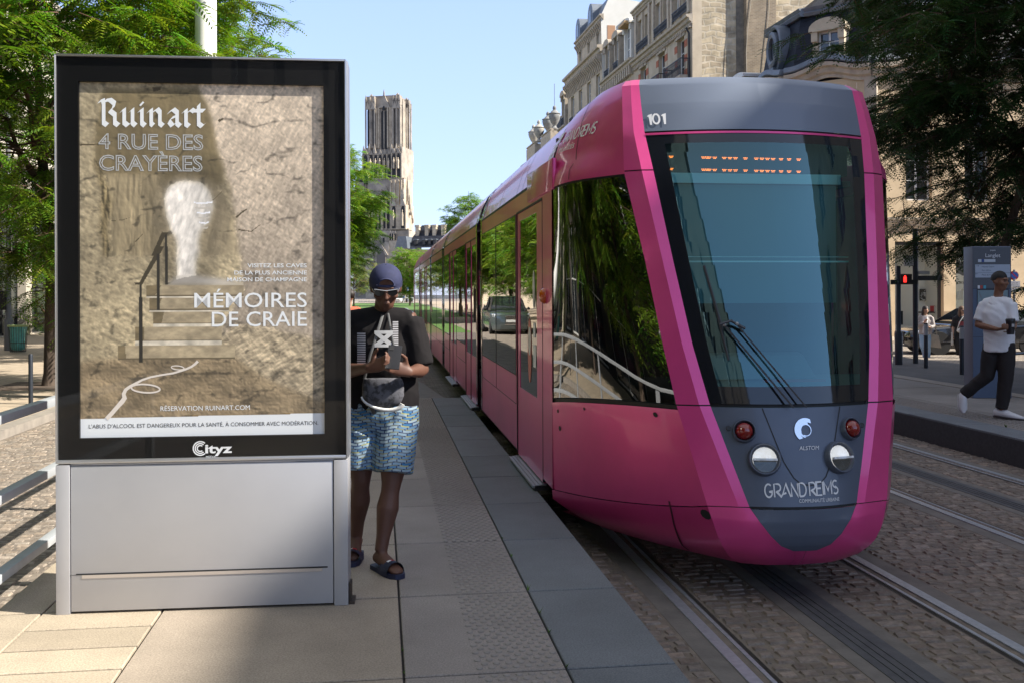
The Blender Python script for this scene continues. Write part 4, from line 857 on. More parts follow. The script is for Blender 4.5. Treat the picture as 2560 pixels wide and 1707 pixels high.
def nose(a, h):          # a 0..4: 0 centre, 1 glass edge, 2 first crease, 3 second crease, 4 side end
    yc, wg, yg, w1, y1, w2, y2, wE, yE = prof(h)
    if a <= 1: return wg * a, yc + (yg - yc) * a * a
    if a <= 2: t = a - 1; return wg + (w1 - wg) * t, yg + (y1 - yg) * t
    if a <= 3: t = a - 2; return w1 + (w2 - w1) * t, y1 + (y2 - y1) * t
    t = a - 3; b = .10 * math.sin(PI * t) * (1 if h < 2.7 else .5)
    return w2 + (wE - w2) * t + b * .9, y2 + (yE - y2) * t - b * .35
def front_y(wv, h):
    yc, wg, yg = prof(h)[:3]; return yc + (yg - yc) * min(1.3, abs(wv) / max(wg, .05)) ** 2
tram = empty('tram', (XC, 21.8, 0), 0, 'long pink articulated tram with a grey nose standing at the platform', 'tram')
def Pn(a, h, s=1, off=0.0, tail=False):   # s=-1 left side of picture
    wv, y = nose(abs(a), h)
    if off:
        e = .02; w2_, y2_ = nose(min(4, abs(a) + e), h); w1_, y1_ = nose(max(0, abs(a) - e), h); d = Vector((w2_ - w1_, y2_ - y1_))
        if d.length > 1e-6: d.normalize(); wv += d.y * off; y -= d.x * off
    x = XC + s * wv
    return Vector((x, YR - y if tail else y, h))
def npatch(mb, a0, a1, hs, na, s, off=0.0, tail=False, m=0, fa0=None):
    rows = []
    for h in hs:
        rows.append([Pn((a0 if fa0 is None else fa0(h)) + (a1 - (a0 if fa0 is None else fa0(h))) * i / na, h, s, off, tail) for i in range(na + 1)])
    mb.grid(rows, m)
def hr(h0, h1, n=6):
    c = [h for h in NH if h0 + .01 < h < h1 - .01] + [h0 + (h1 - h0) * i / n for i in range(n + 1)]
    return sorted(set(round(x, 4) for x in c))
BZ, BB, WT = 1.165, 1.145, 2.835      # belt line (windscreen foot), panel top, windscreen top
def belt(t): return 1.155 - .085 * t * t - .01 * t      # cab side window foot falls to the rear
def build_end(tail):
    B = lambda mb, nm, mats, sm=35: mb.build(nm, mats, tram, sm, world=True)
    # bonnet above the windscreen
    mb = MB()
    for s in (-1, 1): npatch(mb, 0, 1, hr(2.862, 3.24), 10, s, 0, tail)
    mb.grid([[Pn(i / 10, 3.24, s, 0, tail) for s, i in [(-1, 10 - j) for j in range(11)] + [(1, j) for j in range(1, 11)]]] +
            [[Vector((XC + wv * .72, (YR - yy) if tail else yy, zz - .05 * abs(wv) ** 2)) for wv in np.linspace(-1, 1, 21)] for yy, zz in ((6.5, 3.262), (7.0, 3.29), (7.6, 3.30))])
    bon = B(mb, 'bonnet', M('bonnet_sunlit_grey', (.145, .175, .235), .45, .3, coat=.2))  # same grey as the nose, lightened: sunlight put into the bonnet colour
    if not tail:
        O_ = [(x_ + .33, y_) for x_, y_ in arc2(.32, .5, .26, .42, 90, 450, 20)]
        stroke_mb([[(0, .72), (.20, .92), (.20, 0)], O_, [(1.12, .72), (1.32, .92), (1.32, 0)]], .15, lambda a, b, d: (lambda ww, hh: Vector((XC + ww, front_y(ww, hh) - .006, hh)))(-.715 + a * .074, 2.905 + b * .078), 0).build('fleet_number', white, bon, world=True)
    mb = MB()
    for s in (-1, 1):
        npatch(mb, 0, 1, [2.850, 2.862], 10, s, -.012, tail, 0)
        npatch(mb, 0, 1, [2.836, 2.850], 10, s, .004, tail, 1)
    B(mb, 'bonnet_seam', [blk, pink])
    # windscreen: dark border and clear field
    hs = [BZ, BZ + .03, BZ + .10] + [BZ + .10 + (WT - .12 - BZ - .10) * i / 10 for i in range(1, 11)] + [WT - .06, WT]
    mb = MB()
    for s in (-1, 1):
        for i in range(len(hs) - 1):
            for a0, a1, n, edge in ((0, .86, 10, False), (.86, 1, 3, True)):
                npatch(mb, a0, a1, [hs[i], hs[i + 1]], n, s, 0, tail, 1 if edge or i < 2 or i >= len(hs) - 2 else 0)
    B(mb, 'windscreen', [wglass, frit], 60)
    # pillars (front face and chamfer) down both sides of the windscreen and the lower panel
    for s in (-1, 1):
        mb = MB()
        for h0, h1 in ((.585, 1.15), (1.158, 2.598), (2.606, 3.24)):
            npatch(mb, 1, 2, hr(h0, h1), 2, s, 0, tail); npatch(mb, 2, 3, hr(h0, h1), 3, s, 0, tail)
        B(mb, 'corner_pillar', pink, 12)
        for h in (1.1535, 2.602): mb = MB(); npatch(mb, 1, 3, [h - .006, h + .006], 4, s, -.01, tail); B(mb, 'seam', blk)
        mb = MB(); npatch(mb, 1, 4, [.572, .588], 10, s, -.008, tail, 0); B(mb, 'seam', blk)
        mb = MB()
        # cab side: below belt, above window, posts, window
        n = 14
        def rows(f0, f1, k=6): return [[Pn(3 + i / n, f0(i / n) + (f1(i / n) - f0(i / n)) * j / k, s, 0, tail) for i in range(n + 1)] for j in range(k + 1)]
        sill = lambda t: .585 - .19 * t ** .8
        mb.grid(rows(sill, lambda t: belt(t) - .03)); B(mb, 'cab_side_panel', pink)
        mb = MB(); mb.grid(rows(lambda t: .22 + .10 * max(0, t - .7) / .3, lambda t: sill(t) - .006, 5))
        npatch(mb, 1, 3, hr(.22, .58), 5, s, 0, tail)
        if True:
            mb.grid([[Pn(.02 + .98 * i / 6, h, s, .002, tail) for i in range(7)] for h in (.22, .26, .30, .326)])
        mb.grid([[Pn(a, .22, s, 0, tail) for a in np.linspace(0, 4, 20)], [Vector((XC + s * nose(a, .22)[0] * .8, (YR - nose(a, .22)[1] - .25) if tail else nose(a, .22)[1] + .25, .16)) for a in np.linspace(0, 4, 20)]])
        B(mb, 'bumper', pink)
        mb = MB(); mb.grid([[Pn(3 + i / n, belt(i / n) - .03 + .024 * j, s, -.015, tail) for i in range(n + 1)] for j in range(2)]); B(mb, 'seam', blk)
        mb = MB(); mb.grid(rows(lambda t: 2.585, lambda t: 3.24, 8)); B(mb, 'cab_roof_side', pink)
        for a_, h0_, h1_ in ((3.56, 2.60, 3.23), (3.17, .24, .565)):
            mb = MB(); mb.grid([[Pn(a_ + q_ * .008 + (.05 * (h1_ - h_) if h1_ < 1 else 0), h_, s, .0025, tail) for q_ in (0, 1)] for h_ in np.linspace(h0_, h1_, 10)]); B(mb, 'seam', M('seam_shadow', (.06, .004, .02), .6))
        mb = MB(); mb.grid([[Pn(3 + i / n, 2.572 + .013 * j, s, -.01, tail) for i in range(n + 1)] for j in range(2)])
        B(mb, 'seam', blk)
        mb = MB(); mb.grid([[Pn(3 + i / n, (belt(i / n) + .002) + (2.571 - belt(i / n) - .002) * j / 8, s, -.006, tail) for i in range(n + 1)] for j in range(9)])
        B(mb, 'cab_side_window', tglass, 60)
        # grey nose panel
    mb = MB()
    for s in (-1, 1):
        npatch(mb, 0, 1, hr(.588, BB), 10, s, 0, tail)
    gp = B(mb, 'nose_panel', grey)
    mb = MB()
    for s in (-1, 1): npatch(mb, 0, .995, hr(.325, .572, 8), 8, s, 0, tail)
    B(mb, 'lower_nose_panel', grey)
    for hh, of in (([.572, .588], -.01), ([BB, BZ], -.02)):
        mb = MB()
        for s in (-1, 1): npatch(mb, 0, 1, hh, 8, s, of, tail)
        B(mb, 'seam', blk)
    # lamps
    def fp(wv, h, off=0.0):
        y = front_y(wv, h) - off; return Vector((XC + wv, YR - y if tail else y, h))
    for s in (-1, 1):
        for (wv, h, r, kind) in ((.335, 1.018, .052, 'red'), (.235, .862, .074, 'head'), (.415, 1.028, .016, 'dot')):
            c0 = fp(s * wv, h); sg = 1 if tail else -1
            mb = MB()
            if kind != 'dot':
                k = 1.2
                mb.lathe([(r * k * 1.12, -.06), (r * k * 1.06, -.004), (r * k, .004), (r * k * .96, .004), (r * 1.02, -.03), (.001, -.031)], (0, 0, 0), 24, 0, False, 'y')
                lo = mb.build('lamp_recess', grey, gp, 40, world=True); lo.matrix_parent_inverse = Matrix.Identity(4)
                lo.parent = tram; slp = math.atan((front_y(wv + .02, h) - front_y(wv - .02, h)) / .04); lo.location = fp(s * wv, h, .034) - tram.location; lo.rotation_euler = (R(-17), 0, s * slp if not tail else PI - s * slp)
                m2 = MB()
                m2.lathe([(r, -.020), (r * .97, -.006), (r * .8, .016), (r * .5, .030), (r * .2, .036), (.001, .037)], (0, 0, 0), 24, 0, False, 'y')
                if kind == 'red': m2.build('tail_lamp', M('red_lens', (.22, .006, .004), .18, coat=1.0), lo, 50)
                else:
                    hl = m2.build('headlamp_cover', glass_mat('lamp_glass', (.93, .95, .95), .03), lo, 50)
                    m3 = MB(); m3.lathe([(r * .95, -.018), (r * .8, -.024), (.001, -.027)], (0, 0, 0), 20, 0, False, 'y'); m3.build('reflector', M('lamp_reflector_glow', (.93, .93, .92), .3, .15, bump=.5, bscale=40, emit=(1, .96, .9), es=.22), lo, 50)  # faint emission added to the bowl in place of bright reflected sky
                    m3 = MB(); m3.box(-r * .93, r * .93, -.018, .002, -.012, .0); m3.poly([(r * .9 * math.cos(R(t_)), .010, r * .9 * math.sin(R(t_)) - .010) for t_ in range(180, 361, 15) if True], 1); m3.build('lamp_bar', [white, M('lamp_lower_reflection', (.10, .105, .10), .12, .4, coat=1.0)], lo)  # dark half disc stands in for the dull reflection low in the bowl
            else:
                mb.lathe([(r, -.001), (r * .9, .003), (.001, .003)], (0, 0, 0), 14, 0, False, 'y')
                lo = mb.build('sensor', blk, tram); lo.location = fp(s * wv, h, .024) - tram.location; lo.rotation_euler = (R(-17), 0, PI if tail else 0)
    # V shaped cover seam on the nose panel
    sg = 1 if tail else -1
    path = [(-.245, BB - .002), (-.15, .84), (-.10, .75), (-.06, .715), (0, .705), (.06, .715), (.10, .75), (.15, .84), (.245, BB - .002)]
    sm = []
    for i in range(len(path) - 1):
        for j in range(4): t = j / 4; sm.append((path[i][0] + (path[i + 1][0] - path[i][0]) * t, path[i][1] + (path[i + 1][1] - path[i][1]) * t))
    sm.append(path[-1])
    stroke_mb([sm], .007, lambda a, b, d: fp(a + .03, b, .0015 + 0 * d)).build('cover_seam', blk, gp, world=True)
    if tail: return
    # emblem: two crescents and the maker's word
    def cres(r0, r1, cx, cy, a0, a1, ox):
        n = 26; o_ = [(cx + r0 * math.cos(R(a0 + (a1 - a0) * i / n)), cy + r0 * math.sin(R(a0 + (a1 - a0) * i / n))) for i in range(n + 1)]
        i_ = [(cx + ox + r1 * math.cos(R(a0 + (a1 - a0) * i / n)), cy - ox * .6 + r1 * math.sin(R(a0 + (a1 - a0) * i / n))) for i in range(n + 1)]
        return o_, i_
    mb = MB(); ecx, ecy = .028, 1.018
    for r0, r1, a0, a1, ox in ((.068, .050, 60, 230, .012), (.044, .036, 70, 260, .006), (.036, .030, -120, 200, .002)):
        o_, i_ = cres(r0, r1, ecx, ecy, a0, a1, ox); n = len(o_)
        mb.add([fp(a, b, .008) for a, b in o_] + [fp(a, b, .008) for a, b in i_], [(k, k + 1, n + k + 1, n + k) for k in range(n - 1)])
    mb.build('emblem', M('chrome_badge', (.75, .78, .83), .2, .8), gp, world=True)
    text_mb('ALSTOM', 1, lambda a, b, d: fp(.04 + a, .905 + b, d), .006, 'CENTER', fit=(.125, .022), shear=.15).build('maker_lettering', white, gp, world=True)
    GL = {'G': [arc2(.38, .5, .38, .5, 50, 330, 14) + [(.74, .42), (.42, .42)]], 'R': [[(0, 0), (0, 1), (.35, 1)] + arc2(.38, .73, .28, .27, 88, -88, 8) + [(.2, .46), (.72, -.02)]],
          'A': [[(-.2, -.02), (.05, .22), (.42, .30), (.30, .30)], [(.05, .22), (.42, 1), (.86, 0)]], 'N': [[(0, 0), (0, 1), (.68, 0), (.68, 1)]],
          'D': [[(0, 0), (0, 1), (.25, 1)] + arc2(.27, .5, .45, .5, 88, -88, 10) + [(0, 0)]], 'E': [[(.6, 1), (0, 1), (0, 0), (.6, 0)], [(0, .52), (.5, .52)]], 'I': [[(0, 0), (0, 1)]],
          'M': [[(0, 0), (0, 1), (.42, .3), (.84, 1), (.84, 0)]], 'S': [arc2(.32, .75, .28, .25, 40, 270, 10) + arc2(.32, .25, .30, .25, 90, -140, 10)]}
    ADV = {'G': .95, 'R': .80, 'A': .98, 'N': .86, 'D': .98, 'E': .74, 'I': .16, 'M': 1.0, 'S': .7, ' ': .12}
    def word(txt, f, d, wd=.15):
        x = 0; mb = MB()
        for ch in txt:
            if ch != ' ':
                stroke_mb([[(x + a, b) for a, b in p] for p in GL[ch]], wd, f, d, mb)
            x += ADV[ch]
        return mb, x
    tw = word('GRAND REIMS', lambda a, b, d: Vector((0, 0, 0)), 0)[1]
    k = .445 / tw
    word('GRAND REIMS', lambda a, b, d: fp(-.24 + a * k, .642 + .012 * (a * k) / .445 + b * .073, d), .004, .14)[0].build('operator_lettering', white, gp, world=True)
    text_mb('COMMUNAUTÉ URBAINE', 1, lambda a, b, d: fp(.205 + a, .612 + b, d), .004, 'RIGHT', fit=(.255, .020)).build('operator_lettering', white, gp, world=True)
    # side lettering on the cab roof
    def sp(y, h, off):      # left side roof surface, y along, between a=3 and beyond
        best = None
        if y < prof(h)[8]:
            lo, hi = 3.0, 4.0
            for _ in range(30):
                mid = (lo + hi) / 2
                if nose(mid, h)[1] < y: lo = mid
                else: hi = mid
            return Pn(lo, h, -1, off)
        return Vector((XC - roof_w(h) - off, y, h))
    sp_ = lambda a, b, d: sp(8.52 - a * 1.0, b, d)
    k2 = .50 / tw
    word('GRAND REIMS', lambda a, b, d: sp(7.0 - a * k2 - .12 * b * .08, 2.905 + b * .075, d), .006, .14)[0].build('side_lettering', white, tram, world=True)
    text_mb('mobilités', 1, lambda a, b, d: sp(7.02 - a, 2.835 + b, d), .006, fit=(.29, .048), shear=.2).build('side_lettering', white, tram, world=True)
    mb = MB()
    for i, (y0, y1, h) in enumerate(((7.28, 7.06, 2.985), (7.24, 7.10, 2.955), (7.34, 7.08, 2.925), (7.30, 7.12, 2.895), (7.38, 7.14, 2.865), (7.28, 7.16, 2.835))):
        stroke_mb([[(0, 0), (1, 0)]], 1, lambda a, b, d: sp(y0 + (y1 - y0) * a, h + (b) * .016 + .012 * a, .006), .006, mb)
    for c_y, c_h, r in ((7.10, 2.97, .024), (7.34, 2.845, .028)):
        mb.poly([sp(c_y - 1.6 * r * math.cos(2 * PI * k / 14), c_h + r * math.sin(2 * PI * k / 14), .007) for k in range(14)])
    mb.build('side_emblem', white, tram, world=True)
    # wipers
    mb = MB()
    p0, p1, p2, p3 = fp(-.05, 1.15, .05), fp(-.40, 1.63, .05), fp(-.475, 1.985, .03), fp(-.36, 1.25, .03)
    q0 = fp(.03, 1.15, .05); q1 = fp(-.33, 1.635, .05)
    mb.bar(p0, p1, .010, .010); mb.bar(q0, q1, .008, .009); mb.tube([p1 + Vector((-.03, -.01, .0)), (p1 + q1) / 2 + Vector((0, -.015, .02)), q1 + Vector((.05, -.01, -.03))], .009, 6)
    mb.bar(p2, fp(-.405, 1.60, .028), .010, .014); mb.bar(fp(-.43, 1.72, .03), fp(-.385, 1.42, .026), .006, .012)
    mb.ell(p1 + Vector((0, -.012, 0)), (.012, .012, .012), 8, 1); mb.ell(q1 + Vector((0, -.012, 0)), (.012, .012, .012), 8, 1)
    mb.build('wiper', [M('wiper_grey', (.05, .055, .07), .45), alum], tram, 40, world=True)
    # small holes on the nose sides
    mb = MB()
    def hole(a, h, r, s=-1): mb.poly([Pn(a + r * 1.0 * math.cos(2 * PI * k / 10), h + r * 1.3 * math.sin(2 * PI * k / 10), s, .003) for k in range(10)])
    hole(3.02, .53, .022); hole(3.13, 1.08, .012); hole(3.92, .98, .010); hole(3.90, .86, .014); hole(3.62, 1.045, .008); hole(3.02, .53, .022, 1)
    mb.build('bolt_holes', blk, tram, world=True)
def roof_w(h): return float(np.interp(h, [2.55, 2.70, 2.74, 2.90, 3.05, 3.16, 3.23, 3.28, 3.31], [1.20, 1.20, 1.185, 1.135, 1.06, .96, .84, .55, 0]))
build_end(False); build_end(True)
# ---- straight body: modules between articulations
def px_y(px): d = ray(px, HOR); t = (XC - 1.2) / d.x; return d.y * t
ART = [(12.05, 12.55), (19.15, 19.6), (24.0, 24.45), (31.05, 31.55)]
MODS = [(7.03, 12.05), (12.55, 19.15), (19.6, 24.0), (24.45, 31.05), (31.55, YR - 7.03)]
mirror = lambda segs: [(YR - b, YR - a, k) for a, b, k in reversed(segs)]
S0 = [(7.45, 8.88, 'door'), (8.93, 10.48, 'win'), (10.50, 11.95, 'win')]
S1 = [(12.70, 14.30, 'door2'), (14.36, 16.0, 'win'), (16.06, 17.66, 'door2'), (17.72, 19.05, 'win')]
S2 = [(19.72, 21.78, 'win'), (21.82, 23.88, 'win')]
SEG = [S0, S1, S2, mirror(S1), mirror(S0)]
WB, WTT = 1.075, 2.545
for mi, ((ya, yb), segs) in enumerate(zip(MODS, SEG)):
    for s in (-1, 1):
        X = lambda o=0.0: XC + s * (1.2 + o)
        F = Frame((X(), ya, 0), (0, 1, 0), (s, 0, 0)); L = yb - ya
        mb = MB(); u = 0
        def strip(u0, u1, v0, v1, m=0, o=0.0): mb.quad(F(u0, v0, o), F(u1, v0, o), F(u1, v1, o), F(u0, v1, o), m)
        doors = [(a - ya, b - ya, k) for a, b, k in segs if k != 'win']; wins = [(a - ya, b - ya) for a, b, k in segs if k == 'win']
        # lower skin split round the doors, posts, cantrail
        cur = 0
        for a, b, k in doors + [(L, L, '')]:
            strip(cur, a, .40, WB - .005); mb.quad(F(cur, .40, 0), F(a, .40, 0), F(a, .30, -.10), F(cur, .30, -.10)); cur = b
        cur = 0
        for a, b in sorted([(a, b) for a, b in wins] + [(a, b) for a, b, k in doors]) + [(L, L)]:
            if a - cur > .004: strip(cur, a, WB - .005, WTT)
            cur = b
        strip(0, L, WTT, 2.695)
        body = mb.build('body_side', pink, tram, world=True)
        mb = MB()
        for a, b in wins: mb.quad(F(a, WB, -.012), F(b, WB, -.012), F(b, WTT, -.012), F(a, WTT, -.012))
        for a, b in wins:
            mw = MB(); n = 8
            mw.grid([[F(a + .006 + (b - a - .012) * i / n, WB + .006 + (WTT - WB - .012) * j / n, .002) for i in range(n + 1)] for j in range(n + 1)])
            mw.build('side_window', tglass, tram, 180, world=True)
        mb = MB()
        for a, b in wins:
            for u0, u1, v0, v1 in ((a, a + .012, WB, WTT), (b - .012, b, WB, WTT), (a, b, WB - .006, WB + .008), (a, b, WTT - .008, WTT)): F.box(mb, u0, u1, v0, v1, -.02, .004)
        F.box(mb, 0, L, 2.695, 2.72, -.02, .001)
        for a, b in wins: F.box(mb, a, b, .805, .812, -.01, .0015); F.box(mb, a, a + .006, .812, WB, -.01, .0015); F.box(mb, b - .006, b, .812, WB, -.01, .0015)
        mb.build('window_seal', blk, tram, world=True)
        for a, b, k in doors:
            nl = 2 if k == 'door2' else 1; wl = (b - a - .02) / nl
            for q in range(nl):
                d0, d1 = a + .01 + wl * q, a + .01 + wl * (q + 1)
                md = MB()
                g0, g1 = (d0 + .10, d1 - .10) if nl == 1 else (d0 + .06, d1 - .06)
                if nl == 1: g0, g1 = d0 + .30, d1 - .14
                for r_ in ((d0 + .006, g0, .36, WTT), (g1, d1 - .006, .36, WTT), (g0, g1, .36, .98), (g0, g1, 2.47, WTT)): F.box(md, *r_, -.035, -.006)
                dr = md.build('door', pink, tram, world=True)
                md = MB(); md.grid([[F(g0 + (g1 - g0) * i / 4, .98 + (2.47 - .98) * j / 6, -.010) for i in range(5)] for j in range(7)]); md.build('door_glass', tglass, dr, 180, world=True)
                if nl == 1 and s == -1 and mi == 0:
                    st = MB()
                    for (u_, v_, ru, rv, m_) in ((g0 + .40, 1.34, .10, .27, 0), (g0 + .40, 1.42, .08, .12, 1), (g0 + .17, 1.85, .055, .16, 1)):
                        st.poly([F(u_ + ru * math.cos(2 * PI * k_ / 18), v_ + rv * math.sin(2 * PI * k_ / 18), -.007 + .001 * m_) for k_ in range(18)], m_)
                    st.quad(F(g0 + .06, 1.22, -.007), F(g0 + .20, 1.22, -.007), F(g0 + .20, 1.40, -.007), F(g0 + .06, 1.40, -.007), 2)
                    st.quad(F(g0 + .09, 1.46, -.007), F(g0 + .20, 1.46, -.007), F(g0 + .20, 1.58, -.007), F(g0 + .09, 1.58, -.007), 2)
                    st.build('door_sticker', [M('sticker_red', (.55, .12, .09), .5), M('sticker_pale', (.6, .55, .52), .5), M('sticker_white', (.7, .7, .7), .5)], dr, world=True)
            ms = MB()
            for q in range(4): F.box(ms, a + .02, b - .02, .335 - .004 * q, .352 - .004 * q, -.03 + .028 * q, -.005 + .028 * q)
            F.box(ms, a + .02, b - .02, .30, .338, -.05, .06, 1)
            ms.build('step', [M('step_metal', (.30, .33, .34), .4, .6), blk], tram, world=True)
            mb = MB(); F.box(mb, a - .008, a + .006, .37, WTT, -.03, .002); F.box(mb, b - .006, b + .008, .37, WTT, -.03, .002); F.box(mb, a, b, WTT - .006, WTT + .01, -.03, .003)
            if nl == 2: F.box(mb, (a + b) / 2 - .008, (a + b) / 2 + .008, .37, WTT, -.03, .001)
            mb.build('door_seal', blk, tram, world=True)
    # roof shell
    mb = MB(); HS = [2.72, 2.74, 2.80, 2.90, 2.98, 3.05, 3.11, 3.16, 3.20, 3.23, 3.255, 3.28, 3.30]
    ring = [(-roof_w(h), h) for h in HS] + [(0, 3.312)] + [(roof_w(h), h) for h in reversed(HS)]
    y0_, y1_ = (7.2 if mi == 0 else ya), (YR - 7.2 if mi == 4 else yb)
    mb.grid([[Vector((XC + a, y, h)) for a, h in ring] for y in np.linspace(y0_, y1_, 8)])
    mb.build('roof', pink, tram, 60, world=True)
    mb = MB()
    yy = y0_ + 1.4
    sl = [8.95] if mi == 0 else []
    while yy < y1_ - .5: sl.append(yy); yy += 1.65
    for yy in sl:
        mb.grid([[Vector((XC + a * 1.001, y, h + .002)) for a, h in ring] for y in (yy, yy + .012)])
    for s in (-1, 1): mb.grid([[Vector((XC + s * (roof_w(h) + .002), y, h + .002)) for y in (y0_, y1_)] for h in (3.125, 3.133)])
    mb.build('roof_seam', M('seam_shadow', (.06, .004, .02), .6), tram, world=True)
    # floor, ceiling, underframe, seats
    mb = MB(); mb.box(XC - 1.12, XC + 1.12, ya + (.9 if mi == 0 else 0), yb - (.9 if mi == 4 else 0), .30, .36); mb.box(XC - 1.1, XC + 1.1, ya, yb, 2.62, 2.66)
    mb.build('floor_and_ceiling', intr, tram, world=True)
    mb = MB(); mb.box(XC - 1.0, XC + 1.0, max(ya, 7.6), min(yb, YR - 7.6), .14, .30); mb.build('underframe', blk, tram, world=True)
    for y in np.arange(ya + (3.6 if mi == 0 else .5), yb - (3.4 if mi == 4 else .6), .85):
        if any(a - .5 < y < b + .2 for a, b, k in segs if k != 'win'): continue
        for x in (-.72, .72):
            mb = MB(); mb.box(XC + x - .42, XC + x + .42, y, y + .42, .74, .80); mb.box(XC + x - .42, XC + x + .42, y + .40, y + .46, .80, 1.42); mb.box(XC + x - .05, XC + x + .05, y + .1, y + .3, .36, .74)
            mb.build('seat', seatm, tram, world=True, bevel=.02)
bel = M('bellows', (.015, .015, .017), .85)
for ya, yb in ART:
    mb = MB(); n = 10
    sec = [(-1.10, .42), (-1.10, 2.55), (-1.08, 2.75), (-.98, 3.05), (-.8, 3.18), (0, 3.25), (.8, 3.18), (.98, 3.05), (1.08, 2.75), (1.10, 2.55), (1.10, .42)]
    mb.grid([[Vector((XC + a * (1 - .03 * (i % 2)), ya + (yb - ya) * i / n, h)) for a, h in sec] for i in range(n + 1)]); mb.box(XC - 1.0, XC + 1.0, ya, yb, .30, .42)
    mb.build('articulation', bel, tram, world=True)
    for y in (ya, yb):
        mb = MB(); sec2 = [(-1.205, .40), (-1.205, 2.70)] + [(-roof_w(h) - .012, h) for h in (2.80, 2.9, 3.05, 3.16, 3.23)] + [(0, 3.325)] + [(roof_w(h) + .012, h) for h in (3.23, 3.16, 3.05, 2.9, 2.80)] + [(1.205, 2.70), (1.205, .40)]
        d = .11 if y == yb else -.11
        mb.grid([[Vector((XC + a, yy, h)) for a, h in sec2] for yy in sorted((y, y + d))]); mb.build('end_frame', M('end_frame_paint', (.33, .006, .05), .25, .3, coat=1.0), tram, 40, world=True)
# cab posts between window and door, roof edge fairing, side indicator, step plates
for s in (-1, 1):
    mb = MB(); F = Frame((XC + s * 1.2, 7.03, 0), (0, 1, 0), (s, 0, 0))
    mb.hexa([F(u, v, n) for v in (2.57, 2.80) for u, n in ((-.05, .004), (.98, .035), (.98, -.03), (-.05, -.03))]); mb.build('fairing', pink, tram, world=True, bevel=.01)
    mb = MB(); mb.quad(F(0, WTT - 1.6, -.002), F(.42, WTT - 1.6, -.002), F(.42, 2.6, -.002), F(0, 2.6, -.002)); mb.build('door_post', pink, tram, world=True)
    mb = MB(); mb.lathe([(.045, -.005), (.045, .012), (.034, .032), (.016, .042), (.001, .044)], (0, 0, 0), 14, 0, False, 'x'); io = mb.build('indicator_lamp', M('amber_lens', (.55, .10, .006), .2, coat=1.0), tram, 50); io.location = Vector((XC + s * 1.203, 7.33, 1.80)) - tram.location
    if s < 0: io.rotation_euler = (0, 0, PI)
    io.scale = (1, 1, 1.35)
# cab interior
mb = MB(); mb.box(XC - 1.1, XC + 1.1, 7.35, 7.40, .36, 2.05); mb.box(XC - 1.1, XC + 1.1, 7.35, 7.40, 2.05, 3.0, 1); mb.build('cab_bulkhead', [M('bulkhead', (.05, .07, .08), .7), M('bulkhead_top', (.10, .13, .14), .7)], tram, world=True)
mb = MB(); mb.hexa(((XC - .62, 5.75, .9), (XC + .62, 5.75, .9), (XC + .95, 6.35, .9), (XC - .95, 6.35, .9), (XC - .55, 5.78, 1.12), (XC + .55, 5.78, 1.12), (XC + .9, 6.35, 1.27), (XC - .9, 6.35, 1.27)))
mb.hexa(((XC - .45, 6.2, 1.25), (XC + .45, 6.2, 1.25), (XC + .45, 6.4, 1.25), (XC - .45, 6.4, 1.25), (XC - .4, 6.3, 1.40), (XC + .4, 6.3, 1.40), (XC + .4, 6.4, 1.42), (XC - .4, 6.4, 1.42)))
mb.build('console', M('console_plastic', (.09, .12, .13), .5), tram, world=True, bevel=.02)
mb = MB(); mb.box(XC - .27, XC + .27, 6.75, 7.2, .85, .98); mb.hexa(((XC - .25, 7.12, .95), (XC + .25, 7.12, .95), (XC + .25, 7.24, .95), (XC - .25, 7.24, .95), (XC - .2, 7.2, 1.75), (XC + .2, 7.2, 1.75), (XC + .2, 7.28, 1.75), (XC - .2, 7.28, 1.75))); mb.box(XC - .08, XC + .08, 6.9, 7.05, .36, .85); mb.build('driver_seat', seatm, tram, world=True, bevel=.03)
mb = MB(); mb.box(XC - .66, XC + .60, 6.17, 6.175, 2.535, 2.60); mb.box(XC - .60, XC + .56, 5.985, 5.99, 2.012, 2.022); mb.box(XC - .60, XC + .56, 5.985, 5.99, 2.045, 2.049)
mb.build('blind_rail', M('pale_blind', (.62, .74, .72), .5), tram, world=True)
mb = MB(); mb.box(XC - .64, XC + .58, 6.20, 6.205, 1.75, 2.53); mb.build('sun_blind', M('blind_fabric', (.14, .22, .24), .8), tram, world=True)
mb = MB(); mb.box(XC - .70, XC + .68, 6.24, 6.34, 2.60, 2.84); ds = mb.build('destination_display', dkpl, tram, world=True)
mb = MB()
def led(px, py):
    p = ony(px, py, 6.2385)
    for k in range(3): mb.box(p.x + .011 * k - .004, p.x + .011 * k + .002, p.y - .003, p.y, p.z - .002, p.z + .002)
    for k in range(2): mb.box(p.x + .011 * k + .001, p.x + .011 * k + .007, p.y - .003, p.y, p.z - .010, p.z - .006)
for py in (391, 421.5):
    for px in (1650, 1674, 1755, 1764, 1769, 1783, 1807, 1821, 1835, 1860, 1887, 1901, 1915, 1929, 1949, 1969, 1993): led(px + (0 if py < 400 else 0), py + .022 * (px - 1650))
mb.build('display_dots', M('led_amber', (.02, .005, 0), .5, emit=(1, .17, .02), es=3.0), ds, world=True)
mb = MB(); mb.box(XC + .0, XC + .42, 6.02, 6.04, 1.245, 1.262); mb.build('console_light_strip', M('red_strip', (.35, .02, .015), .5), tram, world=True)
# wheels under the bodies
for y in (8.6, 10.4, 20.9, 22.7, 33.2, 35.0):
    mb = MB()
    for s in (-1, 1):
        mb.lathe([(.001, -.06), (.27, -.06), (.30, -.05), (.30, .05), (.27, .06), (.001, .06)], (XC + s * .75, y, .305), 20, 0, True, 'x')
    mb.bar((XC - .75, y, .305), (XC + .75, y, .305), .12, .12); mb.build('wheelset', M('wheel_steel', (.12, .11, .10), .5, .7), tram, 40, world=True)
